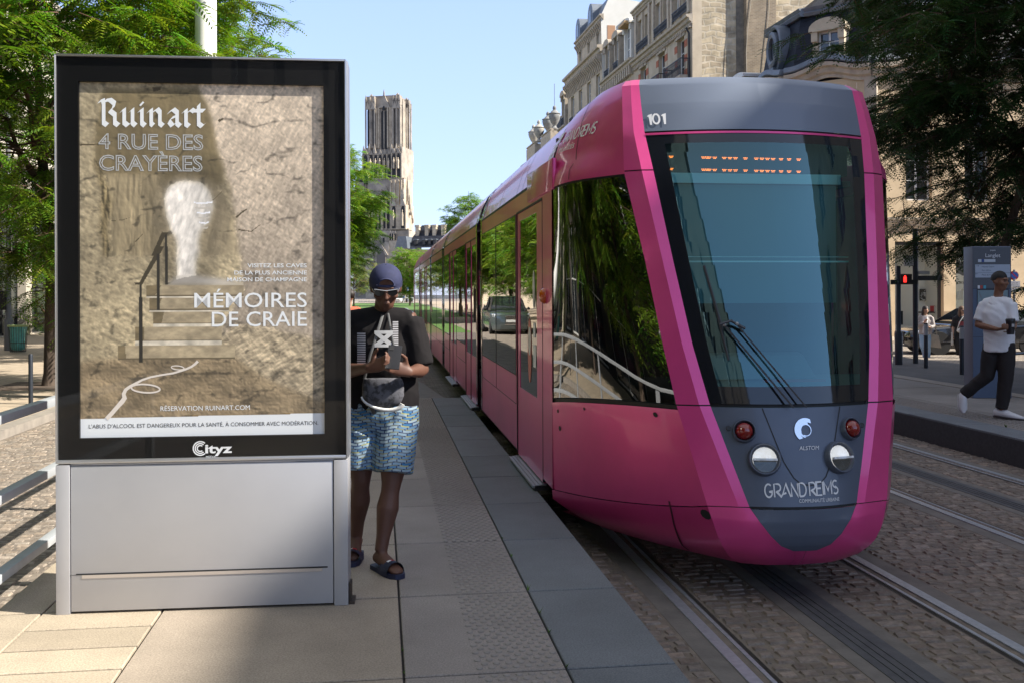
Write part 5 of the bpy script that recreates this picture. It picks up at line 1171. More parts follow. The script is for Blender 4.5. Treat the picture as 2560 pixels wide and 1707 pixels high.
# ================================================================ advertising panel
def vnoise(x, y, seed):
    r = np.random.default_rng(seed).random((64, 64)); xi = np.floor(x).astype(int); yi = np.floor(y).astype(int); fx = x - xi; fy = y - yi
    fx = fx * fx * (3 - 2 * fx); fy = fy * fy * (3 - 2 * fy); g = lambda i, j: r[(yi + j) % 64, (xi + i) % 64]
    return (g(0, 0) * (1 - fx) + g(1, 0) * fx) * (1 - fy) + (g(0, 1) * (1 - fx) + g(1, 1) * fx) * fy
def fbm(x, y, seed, o=5, ridge=False):
    s = 0; a = .5; t = 0
    for k in range(o):
        v = vnoise(x * 2 ** k, y * 2 ** k, seed + k)
        if ridge: v = 1 - abs(2 * v - 1)
        s = s + a * v; t += a; a *= .55
    return s / t
def inpoly(x, y, P):
    r = np.zeros(x.shape, bool); n = len(P)
    for i in range(n):
        x0, y0 = P[i]; x1, y1 = P[(i + 1) % n]
        if y0 == y1: continue
        c = ((y0 > y) != (y1 > y)) & (x < (x1 - x0) * (y - y0) / (y1 - y0) + x0); r ^= c
    return r
KL, KR = Vector((-1.532, 4.912, PZ)), Vector((-.159, 4.865, PZ)); KU = (KR - KL).normalized(); KW, KH = 1.374, 2.665
KF = Frame(KL, KU, (KU.y, -KU.x, 0))
def kuv(px, py):
    t = (px - 137) / 728; yb = 1536 - 25 * t; hh = 1400 - 39 * t; tt = t * (1 + .0285) / (1 + .0285 * t)
    return (px - 137) / 728 * KW, KH * (yb - py) / hh
def kiosk():
    r = empty('advertising_panel', (KL + KR) / 2 + Vector((0, .1, 0)), 0, 'tall black framed street advertising panel on a silver cabinet, with a cave poster', 'advertising panel')
    silver = M('silver_paint', (.46, .46, .475), .38, .35, col2=(.42, .42, .44), scale=1.5)
    dark = M('panel_black', (.006, .006, .007), .08, spec=.6); slot = M('slot_dark', (.02, .02, .022), .7)
    B = lambda mb, nm, m, p=r, **k: mb.build(nm, m, p, world=True, **k)
    mb = MB(); D = -.20
    KF.box(mb, .012, KW - .012, .735, KH - .012, D + .01, -.046); B(mb, 'panel_case', dark)
    mb = MB()
    for a in ((0, .008, .72, KH), (KW - .008, KW, .72, KH), (.008, KW - .008, KH - .008, KH), (.008, KW - .008, .72, .735)): KF.box(mb, *a, D, .006)
    KF.box(mb, KW, KW + .004, .72, KH, D + .02, -.02)
    B(mb, 'frame', M('frame_aluminium', (.55, .56, .58), .3, .8), bevel=.002)
    U0, V1 = kuv(192.6, 203); U1, V0 = .105 + 1.156, .836; U0 = .105; V1 = 2.541
    mb = MB()
    for a in ((.008, U0, .735, KH - .008), (U1, KW - .008, .735, KH - .008), (U0, U1, V1, KH - .008), (U0, U1, .735, V0)): KF.box(mb, *a, -.045, -.010)
    B(mb, 'black_border', M('border_black', (.004, .004, .0045), .5, spec=.2))
    mb = MB(); mb.quad(KF(.012, .735, .002), KF(KW - .012, .735, .002), KF(KW - .012, KH - .012, .002), KF(.012, KH - .012, .002)); B(mb, 'glass', glass_mat('panel_glass', (.97, .98, .98), .0, fres=1.3))
    # cabinet
    mb = MB(); KF.box(mb, .068, 1.302, .015, .705, D + .03, -.004); KF.box(mb, .068, 1.302, .012, .70, -.01, 0)
    B(mb, 'cabinet', silver, bevel=.003)
    mb = MB(); KF.box(mb, 0, .064, 0, .712, D, .004); KF.box(mb, 1.306, KW, 0, .712, D, .004); KF.box(mb, .064, 1.306, .706, .716, D + .01, -.01); B(mb, 'cabinet_edge', silver, bevel=.003)
    mb = MB(); KF.box(mb, .092, 1.275, .186, .193, -.004, .0022); KF.box(mb, .064, .092, .186, .188, -.004, .0012); KF.box(mb, .064, .068, .01, .705, -.05, -.02); KF.box(mb, 1.302, 1.306, .01, .705, -.05, -.02); B(mb, 'slot', slot)
    mb = MB(); KF.box(mb, .12, 1.25, .170, .1855, .0, .0035); B(mb, 'slot_lip', M('lip_metal', (.52, .47, .43), .35, .4))
    mb = MB(); KF.box(mb, KW + .004, KW + .014, .0, .10, -.10, -.02); KF.box(mb, KW + .004, KW + .03, 0, .012, -.12, -.01); B(mb, 'foot_bracket', M('bracket_dark', (.05, .045, .04), .6, .5, col2=(.10, .07, .05), scale=30))
    # poster: a printed photograph, painted on a fine mesh
    nx, ny = 330, 480; u = np.linspace(0, 1, nx); v = np.linspace(0, 1, ny); S, Tt = np.meshgrid(u, v); px = 192.6 + S * 612.4; py = 203 + Tt * 893
    pxw = px + 16 * (fbm(px / 26, py / 26, 101, 4) - .5) + 10 * (fbm(px / 90, py / 90, 105, 2) - .5); pyw = py + 16 * (fbm(px / 26, py / 26, 111, 4) - .5)
    C1 = lambda pts: [(180 + .2806 * a, 200 + .2806 * b) for a, b in pts]; C2 = lambda pts: [(180 + .3444 * a, 620 + .3444 * b) for a, b in pts]
    def shade(scx, scy, seed, amp, rot=0.0, ridge=True, o=5):
        c, s_ = math.cos(rot), math.sin(rot); a = (px * c + py * s_) / scx; b = (-px * s_ + py * c) / scy
        h = fbm(a, b, seed, o, ridge); gy, gx = np.gradient(h); return np.clip(1 + amp * (gx * .8 - gy * 1.0) * 10, .35, 1.7)
    def rot_(a_, b_, t_): c, s_ = math.cos(t_), math.sin(t_); return (px * c + py * s_) / a_, (-px * s_ + py * c) / b_
    def put(mask, col, sh):
        base[mask] = np.array(col) / 255.0; tex[mask] = (sh * np.ones_like(px))[mask]
    def blur(A, r):
        for ax in (0, 1):
            for _ in range(2): P_ = np.pad(A, [(r, r) if q == ax else (0, 0) for q in range(A.ndim)], mode='edge'); C_ = np.cumsum(P_, axis=ax); Z_ = np.take(C_, [0], axis=ax) * 0; C_ = np.concatenate([Z_, C_], ax); n_ = A.shape[ax]; A = (np.take(C_, np.arange(2 * r + 1, 2 * r + 1 + n_), axis=ax) - np.take(C_, np.arange(n_), axis=ax)) / (2 * r + 1)
        return A
    def put2(mask, col, sh=1.0): img[mask] = (np.array(col) / 255.0)[None, :] * (sh * np.ones_like(px))[mask][:, None]
    base = np.zeros((ny, nx, 3)); tex = np.ones((ny, nx))
    img = np.zeros((ny, nx, 3)); full = np.ones((ny, nx), bool)
    big = .80 + .40 * fbm(px / 160, py / 160, 3, 3)
    put(full, (158, 138, 100), (.70 + .52 * fbm(*rot_(16, 9, .4), 11, 5, True)) * shade(14, 18, 13, .12, .5) * big)
    ceil_ = inpoly(pxw, pyw, C1([(250, 60), (1110, 60), (1210, 300), (1270, 600), (1330, 900), (800, 1000), (720, 1000), (300, 830), (240, 820), (170, 690), (200, 420)])); put(ceil_, (122, 103, 66), shade(60, 90, 21, .22, .2) * big)
    col_ = inpoly(pxw, pyw, C1([(300, 830), (800, 830), (720, 1000), (740, 1300), (800, 1568), (330, 1568), (310, 1100)])); put(col_, (152, 131, 92), shade(26, 130, 25, .30, .05) * big)
    rim = inpoly(pxw, pyw, C1([(700, 1050), (760, 920), (860, 850), (1050, 830), (1220, 900), (1310, 1000), (1400, 1300), (1460, 1568), (1080, 1568), (700, 1300)])); put(rim, (150, 130, 94), shade(30, 80, 29, .25, .4) * big)
    rw = inpoly(pxw, pyw, C1([(1110, 40), (1160, 150), (1210, 300), (1240, 480), (1270, 600), (1330, 800), (1390, 1000), (1410, 1200), (1440, 1400), (1450, 1568), (2300, 1568), (2300, 0), (1100, 0)])) | inpoly(pxw, pyw, C2([(1190, -60), (1215, 200), (1215, 300), (1060, 560), (1040, 660), (1150, 800), (1370, 960), (1830, 1160), (1850, -60)])); put(rw, (192, 168, 136), (.80 + .42 * fbm(*rot_(4.5, 20, .5), 31, 4)) * shade(7, 16, 33, .10, .55) * np.clip(1.10 - (py - 300) / 1500, .82, 1.1) * (.86 + .28 * fbm(px / 120, py / 120, 5, 3)))
    rl = inpoly(pxw, pyw, C2([(1150, 560), (1300, 560), (1830, 700), (1850, 1160), (1370, 960), (1150, 800), (1040, 660)])); put(rl, (160, 139, 104), shade(16, 60, 33, .5, .9) * big)
    arch = inpoly(px + (pxw - px) * .45, py + (pyw - py) * .45, C1([(905, 1600), (890, 1420), (850, 1330), (810, 1220), (790, 1100), (793, 1010), (830, 950), (900, 900), (990, 885), (1090, 895), (1150, 935), (1200, 980), (1222, 1060), (1215, 1150), (1180, 1260), (1120, 1340), (1090, 1420), (1085, 1600)])) | inpoly(px + (pxw - px) * .45, py + (pyw - py) * .45, C2([(735, -20), (730, 235), (870, 200), (885, -20)])); put(arch, (210, 197, 176), (1.06 - .20 * np.clip((px - 415) / 110, 0, 1)) * (.74 + .50 * fbm(*rot_(6, 16, .25), 41, 5)) * (.92 + .16 * fbm(px / 40, py / 40, 8, 3)))
    floor = inpoly(px, py, C2([(0, 835), (150, 812), (305, 805), (1150, 805), (1370, 960), (1850, 1170), (1850, 1260), (0, 1260)])); put(floor, (138, 115, 80), (.62 + .68 * fbm(px / 55, py / 28, 51, 5)) * shade(9, 9, 53, .10))
    land = inpoly(px, py, C2([(735, 205), (830, 195), (1000, 220), (1215, 262), (1215, 275), (640, 275)])); put(land, (196, 182, 160), .95 + .1 * fbm(px / 9, py / 3, 61, 3))
    edge = inpoly(pxw, pyw, C1([(160, 680), (185, 720), (260, 850), (330, 1080), (300, 1240), (300, 1568), (240, 1568), (235, 1200), (240, 1000), (180, 800)])); put(edge, (118, 99, 62), shade(14, 40, 81, .4) * big)
    # the passage mouth glows, its rim and the foot of the walls fall off softly
    am = arch.astype(float); glow = blur(am, 16); tone = 1 + .10 * glow - .26 * blur(((glow > .02) & (glow < .5)).astype(float), 10) * (1 - am)
    crack = 1 - .38 * np.clip((fbm(px / 70 + py / 300, py / 46, 151, 4, True) - .80) / .12, 0, 1) * (~arch)
    img = np.clip(blur(base, 3) * (blur(tex, 1) * .35 + tex * .65)[..., None] * tone[..., None] * crack[..., None], 0, 1)
    for k in range(6):
        yy = 1065 + 45 * k; st = inpoly(px, py, C1([(1050 + 12 * k, yy + 14), (1120 + 8 * k, yy + 22), (1215 - 8 * k, yy + 8), (1215 - 8 * k, yy + 24), (1120 + 8 * k, yy + 36), (1050 + 12 * k, yy + 26)])); put2(st, (186 if k % 2 else 228, 172 if k % 2 else 222, 150 if k % 2 else 214), .92 + .16 * fbm(px / 6, py / 6, 161, 3))
    for i, (xa, xb, yt, yb, tr) in enumerate(((510, 1215, 275, 352, 365), (530, 1110, 365, 455, 468), (558, 1060, 468, 555, 580), (430, 1055, 580, 680, 712), (305, 1150, 712, 812, 812))):
        tex = (.72 + .55 * fbm(px / 22, py / 12, 70 + i, 5)); m_ = inpoly(px, py, C2([(xa, yt), (xb, yt), (xb, yb), (xa, yb)])); put2(m_, (160, 139, 102), tex)
        dk = inpoly(px, py, C2([(xa, yt), (xa + 110 - 15 * i, yt), (xa + 60, yb), (xa, yb)])); put2(dk, (112, 94, 62), tex)
        lip = inpoly(px, py, C2([(xa, yb), (xb, yb), (xb, tr), (xa, tr)])); put2(lip, (196, 180, 150), tex); ln = inpoly(px, py, C2([(xa, yb - 5), (xb, yb - 5), (xb, yb + 2), (xa, yb + 2)])); put2(ln, (96, 80, 54), np.ones_like(px))
    for pts, w_ in (([(45, 575), (200, 570), (330, 540)], 16), ([(320, 1255), (420, 1245), (480, 1225)], 5), ([(1430, 1220), (1480, 1170), (1530, 1140)], 20), ([(1220, 1065), (1300, 985)], 8), ([(1560, 1350), (1650, 1280)], 9), ([(1450, 1330), (1560, 1345)], 14), ([(1270, 345), (1320, 320)], 26), ([(530, 1440), (600, 1370)], 9), ([(1700, 1250), (1920, 1250)], 5), ([(690, 70), (760, 60)], 40)):
        for (a, b), (c, d) in zip(pts, pts[1:]):
            L_ = math.hypot(c - a, d - b); nx_, ny_ = -(d - b) / L_ * w_ / 2, (c - a) / L_ * w_ / 2; put2(inpoly(px, py, C1([(a + nx_, b + ny_), (c + nx_ * .5, d + ny_ * .5), (c - nx_ * .5, d - ny_ * .5), (a - nx_, b - ny_)])), (78, 64, 40), np.ones_like(px))
    # handrail and posts
    for q in ([(600, -10), (640, -10), (480, 272), (455, 262)], [(425, 255), (470, 250), (480, 268), (430, 268)]): put2(inpoly(px, py, C2(q)), (62, 52, 34), np.ones_like(px))
    put2(inpoly(px, py, C1([(670, 1568), (765, 1352), (830, 1360), (800, 1378), (705, 1568)])), (62, 52, 34), np.ones_like(px))
    for a, b, t0, t1 in ((455, 484, 360, 838), (460, 476, 268, 362), (584, 608, 40, 458), (646, 664, -10, 268)): put2(inpoly(px, py, C2([(a, t0), (b, t0), (b, t1), (a, t1)])), (42, 37, 29), np.ones_like(px))
    put2(inpoly(px, py, C1([(792, 1375), (812, 1375), (812, 1568), (792, 1568)])), (42, 37, 29), np.ones_like(px))
    band = py > (1048 - (px - 192) * .008); img[band] = np.array([.90, .91, .93])
    img = np.where((py < 1046 - (px - 192) * .008)[..., None], (img * .84 + .16 * img.mean(2, keepdims=True)) * np.array([1.06, 1.08, 1.15]) + .02, img); lin = np.where(img <= .04045, img / 12.92, ((img + .055) / 1.055) ** 2.4) * 1.0
    P = np.empty((ny, nx, 3)); uu = U0 + (U1 - U0) * S; vv = V1 + (V0 - V1) * Tt
    for i in range(3): P[..., i] = KF.o[i] + KF.u[i] * uu + KF.n[i] * (-.0290)
    P[..., 2] += vv; idx = np.arange(nx * ny).reshape(ny, nx)
    fc = np.stack([idx[1:, :-1], idx[1:, 1:], idx[:-1, 1:], idx[:-1, :-1]], -1).reshape(-1, 4)
    me = bpy.data.meshes.new('poster'); me.from_pydata(P.reshape(-1, 3), [], fc.tolist()); vcols(me, np.concatenate([lin.reshape(-1, 3), np.ones((nx * ny, 1))], 1))
    pm = bpy.data.materials.new('poster_print'); pm.use_nodes = True; n = pm.node_tree.nodes; a = n.new('ShaderNodeVertexColor'); a.layer_name = 'col'; pm.node_tree.links.new(a.outputs[0], n['Principled BSDF'].inputs['Base Color']); n['Principled BSDF'].inputs['Roughness'].default_value = .6
    me.materials.append(pm); po = link('poster', me, r, True)
    wt = M('print_white', (.84, .85, .88), .6); dkp = M('print_dark', (.05, .055, .06), .6)
    def at(px0, py0, n=-.0283):      # lettering origin on the poster plane
        u0, v0 = kuv(px0, py0); return lambda a_, b_, d: KF(u0 + a_, v0 + b_, n + .0003)
    k = KW / 728
    def tx(s, xl, xr, base, cap, m=wt, al='LEFT', nm='poster_lettering', par=po, n=-.0283, **kw):
        text_mb(s, 1, at(xl if al == 'LEFT' else xr, base, n), 0, al, fit=((xr - xl) * k, cap * k), **kw).build(nm, m, par, world=True)
    tx('4 RUE DES', 239, 499, 370, 38, outline=.024); tx('CRAYÈRES', 240, 497, 424, 38, outline=.024)
    for s_, xl, b in (('VISITEZ LES CAVES', 609, 668), ('DE LA PLUS ANCIENNE', 576, 686), ('MAISON DE CHAMPAGNE', 558, 703)): tx(s_, xl, 760, b, 10, al='RIGHT', offset=.012)
    tx('MÉMOIRES', 475, 760, 768, 38, al='RIGHT', offset=.004); tx('DE CRAIE', 519, 760, 815, 38, al='RIGHT', offset=.004)
    tx('RÉSERVATION RUINART.COM', 390, 614, 1028, 12); tx("L'ABUS D'ALCOOL EST DANGEREUX POUR LA SANTÉ, À CONSOMMER AVEC MODÉRATION.", 213, 788, 1072, 10, m=dkp)
    # blackletter word drawn with a broad nib
    LT = {'R': ([[(-.10, 1.36), (.12, 1.46), (.16, 1.30), (.16, .14), (.36, 0), (.46, .10)], [(.24, 1.42), (.52, 1.48), (.78, 1.28), (.70, .98), (.50, .86)], [(.52, .84), (.80, .62), (.80, .15), (1.0, 0), (1.10, .10)]], 1.26), 'u': ([[(-.1, .82), (.08, .95), (.08, .16), (.28, 0), (.50, .18)], [(.42, .84), (.56, .95), (.56, .15), (.74, 0), (.85, .12)]], 1.02),
          'i': ([[(-.1, .82), (.08, .95), (.08, .15), (.26, 0), (.37, .12)], [(.03, 1.30), (.12, 1.24)]], .54), 'n': ([[(-.1, .82), (.08, .95), (.08, .12), (.20, .02)], [(.12, .76), (.42, .98), (.58, .80), (.58, .15), (.76, 0), (.86, .12)]], 1.02),
          'a': ([[(.06, .78), (.34, .98), (.56, .80), (.56, .15), (.74, 0), (.84, .12)], [(.55, .60), (.22, .46), (.10, .25), (.28, .02), (.52, .20)]], 1.0), 'r': ([[(-.1, .82), (.08, .95), (.08, .12), (.26, 0), (.37, .12)], [(.14, .78), (.40, .98), (.58, .86)]], .72), 't': ([[(.10, 1.28), (.10, .15), (.30, 0), (.44, .12)], [(-.12, .92), (.42, .92)]], .5)}
    X = 0; mb = MB(); tot = sum(LT[c][1] for c in 'Ruinart'); sc_ = 262 * k / (tot + .05); hsc = 44 * k; f = at(245, 311); nib = (.105, .115)
    lay = 0
    for ch in 'Ruinart':
        for pth in LT[ch][0]:
            for (a, b), (c, d) in zip(pth, pth[1:]):
                pts = [(a - nib[0], b - nib[1]), (a + nib[0], b + nib[1]), (c - nib[0], d - nib[1]), (c + nib[0], d + nib[1])]
                cx = sum(p[0] for p in pts) / 4; cy = sum(p[1] for p in pts) / 4; pts.sort(key=lambda p: math.atan2(p[1] - cy, p[0] - cx)); lay += 1
                mb.poly([f((X + p[0]) * sc_, p[1] * hsc, 0) + KF.n * (.00001 * lay) for p in pts])
        X += LT[ch][1]
    mb.build('poster_lettering', wt, po, world=True)
    # white ribbon drawn over the printed floor
    rib = [(222, 1243, 30), (262, 1200, 30), (300, 1155, 30), (335, 1115, 34), (352, 1090, 34), (345, 1060, 28), (360, 1030, 24), (390, 1008, 22), (430, 985, 18), (480, 958, 15), (540, 938, 14), (620, 922, 13), (700, 910, 14), (760, 892, 15), (800, 878, 15), (835, 862, 16), (862, 842, 18), (882, 822, 20)]
    def ribbon(pts, close=False, z=0.0):
        n = len(pts); L_, R_ = [], []
        for i, (a, b, w_) in enumerate(pts):
            p0, p1 = (pts[(i - 1) % n], pts[(i + 1) % n]) if close else (pts[max(0, i - 1)], pts[min(n - 1, i + 1)]); t = Vector((p1[0] - p0[0], p1[1] - p0[1])).normalized(); nn = Vector((-t.y, t.x)) * w_ / 2
            for Q, s_ in ((L_, 1), (R_, -1)): uu_, vv_ = kuv(180 + .3444 * (a + s_ * nn.x), 620 + .3444 * (b + s_ * nn.y)); Q.append(KF(uu_, vv_, -.0277 + z))
        m2.add(L_ + R_, [(n + i, n + (i + 1) % n, (i + 1) % n, i) for i in range(n if close else n - 1)])
    m2 = MB(); ribbon(rib); ribbon([(503 + 103 * math.cos(R(t)), 1021 + 30 * math.sin(R(t)) + 6 * math.cos(R(t)), 12) for t in range(0, 360, 12)], True, .0001); ribbon([(735 + 46 * math.cos(R(t)), 870 + 14 * math.sin(R(t)) + 4 * math.cos(R(t)), 8) for t in range(0, 360, 15)], True, .0001)
    m2.build('ribbon_print', M('print_cream', (.74, .66, .60), .6), po, world=True)
    # owner's mark under the poster
    n_ = -.0095; wm_ = M('mark_white', (.8, .8, .82), .5); tx('ityz', 503, 571, 1132, 22, m=wm_, nm='owner_mark', par=r, n=n_, offset=.03); tx('MEDIA', 505, 530, 1145, 6.0, m=wm_, nm='owner_mark', par=r, n=n_)
    u0, v0 = kuv(491, 1120.5); mb = MB()
    for rr, wd in ((17.5, 3.2), (12.5, 3.0), (7.6, 3.0)): stroke_mb([arc2(0, 0, rr * k, rr * k, 48, 312, 22)], wd * k, lambda a, b, d: KF(u0 + a, v0 + b, n_), 0, mb)
    mb.build('owner_mark', wm_, r, world=True)
kiosk()
# ================================================================ street furniture
gal = M('galvanised', (.44, .46, .48), .45, .15, col2=(.37, .39, .41), scale=6); pole_d = M('pole_dark', (.028, .034, .045), .45, .3); pole_g = M('pole_grey', (.16, .165, .18), .5, .2); black = M('signal_black', (.012, .012, .013), .5)
r = empty('railing', (-1.84, 8, PZ), 0, 'galvanised flat bar railing along the left edge of the platform', 'railing')
for z in (.155, .535, .92):
    mb = MB(); mb.box(-1.87, -1.81, 1.5, 14.2, PZ + z - .022, PZ + z + .022); mb.build('rail', gal, r, world=True, bevel=.003)
for y in (2.4, 4.4, 6.4, 8.4, 10.4, 12.4, 14.1):
    mb = MB(); mb.box(-1.865, -1.815, y - .035, y + .035, PZ, PZ + .89); mb.build('post', gal, r, world=True)
def bollard(x, y, z, h, rad, label, group, band=None):
    b = empty('bollard', (x, y, z), 0, label, 'bollard', group); mb = MB(); mb.lathe([(rad, 0), (rad, h - .02), (rad * .8, h), (.001, h + .004)], (0, 0, 0), 14); mb.build('post', pole_d, b, 40)
    if band: mb = MB(); mb.lathe([(rad + .002, h - band), (rad + .002, h - .03)], (0, 0, 0), 14, 0, False); mb.build('reflective_band', M('band_grey', (.45, .45, .46), .4), b, 40)
p = onz(77, 1009, .10); bollard(p.x, p.y, .10, .79, .034, 'slim dark bollard on the sunny left pavement', 'street bollards')
for px, py, lab in ((2315, 920, 'dark bollard with grey band in front of the woman in blue jeans'), (2405, 936, 'dark bollard with grey band in front of the woman in black')):
    p = onz(px, py, .128); bollard(p.x, p.y, .128, 1.0, .045, lab, 'street bollards', .27)
# bin with a turquoise bag
p = onz(45, 881, .10); b = empty('litter_bin', p, 0, 'wire litter bin with a turquoise plastic bag by the grey pole', 'litter bin'); rr = .27; hh = .80
mb = MB(); mb.lathe([(rr, hh - .03), (rr + .02, hh - .03), (rr + .02, hh + .02), (rr - .03, hh + .02), (rr - .03, hh - .03)], (0, 0, 0), 18); mb.build('rim', M('bin_rim', (.42, .50, .22), .5), b, 40)
mb = MB()
for k in range(22):
    a = 2 * PI * k / 22; mb.bar((rr * .8 * math.cos(a), rr * .8 * math.sin(a), .02), (rr * math.cos(a), rr * math.sin(a), hh - .03), .012, .008)
for z in (.03, .28): mb.lathe([(rr * (.8 + .2 * z / hh) + .006, z), (rr * (.8 + .2 * z / hh) + .006, z + .02)], (0, 0, 0), 22, 0, False)
mb.build('basket', M('bin_wire', (.10, .12, .11), .5, .4), b)
mb = MB(); mb.loft([[Vector(((q * (1 + .06 * math.sin(5 * a + z * 9) + .03 * math.sin(11 * a))) * math.cos(a), (q * (1 + .06 * math.sin(5 * a + z * 9))) * math.sin(a), z)) for a in np.linspace(0, 2 * PI, 28, endpoint=False)] for q, z in ((.08, .06), (.17, .10), (.19, .25), (.205, .45), (.22, .65), (.245, .80))]); mb.build('bag', M('bag_turquoise', (.12, .48, .46), .35, col2=(.20, .60, .56), scale=9), b, 60)
# left grey signal pole
p = onz(22, 876, .10); b = empty('signal_pole', p, 0, 'grey street pole with two small dark signal boxes beside the turquoise bin', 'pole'); mb = MB(); mb.lathe([(.135, 0), (.135, .95), (.085, 1.05), (.075, 2.2), (.07, 7.5), (.001, 7.5)], (0, 0, 0), 14); mb.build('post', pole_g, b, 40)
for (z, s, x) in ((3.05, 1, .30), (1.55, -1, -.12)):
    mb = MB(); mb.box(x - .14 if s > 0 else x - .09, x + .14 if s > 0 else x + .07, -.16, .10, z - .30, z + .30); mb.bar((0, 0, z + .36), (x, 0, z + .36), .03, .03); mb.bar((0, 0, z - .36), (x, 0, z - .36), .03, .03); mb.build('signal_box', black, b, bevel=.02)
# white lamp post behind the panel
lp = Vector((-2.8, 16.5, .0)); b = empty('lamp_post', lp, 0, 'thick white lamp post rising behind the advertising panel', 'lamp post'); mb = MB(); mb.lathe([(.22, 0), (.22, .9), (.175, 1.0), (.17, 9.5), (.001, 9.5)], (0, 0, 0), 20); mb.build('post', M('post_white', (.78, .77, .73), .45), b, 40)
mb = MB(); mb.bar((0, 0, 9.2), (-1.6, .2, 9.6), .08, .08); mb.box(-2.4, -1.5, .05, .35, 9.55, 9.68); mb.build('lamp_head', M('post_white'), b)
# far blue parking sign and white barrier
p = dep(1020, 722, 200); b = empty('parking_sign', (p.x, p.y, 0), 0, 'small blue parking sign near the far parked cars', 'sign'); mb = MB(); mb.lathe([(.05, 0), (.05, 3.3)], (0, 0, 0), 8); mb.build('post', gal, b)
mb = MB(); mb.box(-.28, .28, -.06, -.03, p.z - .55, p.z + .55); sp_ = mb.build('sign_plate', M('sign_blue', (.03, .11, .42), .5), b); text_mb('P', 1, lambda a, c, d: Vector((a, -.07, p.z + .02 + c)), 0, 'CENTER', fit=(.30, .42)).build('lettering', M('sign_white', (.75, .75, .75), .5), sp_)
mb = MB(); mb.box(-.22, .22, -.07, -.062, p.z - .35, p.z - .1); mb.build('lettering', M('sign_white'), sp_)
p = dep(1022, 758, 190); mb = MB(); mb.box(-1.9, 0, -.05, .05, .95, 1.1); mb.box(-.12, .06, -.06, .06, 0, 1.1); mb.box(-1.95, -1.85, -.05, .05, 0, 1.1); o = mb.build('barrier', M('sign_white')); o.location = (p.x, p.y, 0.0); T(o, 'low white barrier by the far parked cars', 'barrier')
# ---- information totem
p = onz(2480, 995, PZ); tw, td, th = .545, .17, 2.17
b = empty('information_totem', (p.x, p.y, PZ), R(-9), 'grey blue tram stop totem reading Langlet, behind the man in white', 'totem')
mb = MB(); mb.box(-tw / 2, tw / 2, 0, td + .12, 0, th); mb.build('case', M('totem_grey', (.15, .16, .20), .45, .2), b, bevel=.004)
mb = MB(); mb.box(-tw / 2 + .002, tw / 2 - .002, -.012, -.001, .01, th - .01); fr_ = mb.build('front_panel', M('totem_blue', (.055, .085, .15), .4), b)
mb = MB(); zt = lambda py: (995 - py) / 171.3; xt = lambda px: (px - 2480) / 171.3
mb.box(-tw / 2 + .004, tw / 2 - .004, -.016, -.0125, zt(726), th - .012); mb.build('name_band', M('totem_slate', (.06, .07, .09), .4), fr_)
mb = MB(); mb.box(xt(2439), xt(2524), -.0185, -.0165, zt(700), zt(668)); mb.build('direction_panel', M('panel_pale', (.34, .40, .50), .4), fr_)
tl = M('totem_lettering', (.62, .64, .68), .5); td_ = M('totem_dark', (.02, .025, .04), .5)
def tt(s, px, py, w_, h_, m, y=-.0168, al='LEFT'): text_mb(s, 1, lambda a, c, d: Vector((xt(px) + a, y, zt(py) + c)), 0, al, fit=(w_ / 171.3, h_ / 171.3)).build('lettering', m, fr_)
tt('Langlet', 2464, 650, 36, 9, tl); tt('tram', 2475, 635, 13, 4, tl)
for s, x, y, w_ in (('Hôpital Debré', 2455, 675, 30), ('Place d\'Erlon', 2455, 684, 22), ('Place du Forum', 2455, 695, 32)): tt(s, x, y, w_, 3.4, td_, -.0192)
for x, y in ((2442, 672), (2442, 692)): tt('→' if y < 680 else '←', x, y + 1, 5, None, td_, -.0192) if False else None
mb = MB()
for y, s in ((671.5, 1), (691, -1)):
    mb.box(xt(2441), xt(2446), -.0192, -.0186, zt(y) - .002, zt(y) + .002); e = xt(2446) if s > 0 else xt(2441); mb.poly([(e + s * .012, -.0192, zt(y)), (e, -.0192, zt(y) - .010), (e, -.0192, zt(y) + .010)])
mb.box(xt(2439), xt(2524), -.0192, -.0187, zt(688.5), zt(688)); mb.build('arrow', td_, fr_)
mb = MB(); mb.box(xt(2446), xt(2454), -.018, -.0166, zt(662), zt(655)); mb.box(xt(2461), xt(2488), -.018, -.0166, zt(662), zt(655)); mb.box(xt(2455), xt(2460), -.018, -.0166, zt(662), zt(655), 1); mb.build('line_badge', [M('badge_pale', (.45, .50, .58), .5), M('badge_blue', (.02, .06, .25), .5)], fr_)
mb = MB(); mb.box(xt(2443), xt(2520), -.015, -.0125, zt(800), zt(717)); mb.box(xt(2445), xt(2518), -.0165, -.0155, zt(798), zt(731), 1); mb.box(xt(2445), xt(2450), -.017, -.0155, zt(727), zt(719), 2); mb.box(xt(2451), xt(2457), -.017, -.0155, zt(727), zt(719), 3); mb.box(xt(2459), xt(2465), -.017, -.0155, zt(727), zt(719), 4)
for k in range(7): mb.bar((xt(2448 + 9 * k), -.0168, zt(735 + (k * 17) % 40)), (xt(2458 + 9 * k), -.0168, zt(760 + (k * 29) % 32)), .006, .0006, 3 + k % 2)
mb.build('network_map', [td_, M('map_paper', (.16, .24, .28), .4), tl, M('map_red', (.35, .05, .04), .5), M('map_cyan', (.05, .30, .42), .5)], fr_)
mb = MB()
for py in (727, 845): mb.box(-tw / 2, tw / 2, -.014, -.0122, zt(py) - .003, zt(py) + .003)
mb.build('panel_seam', td_, fr_)
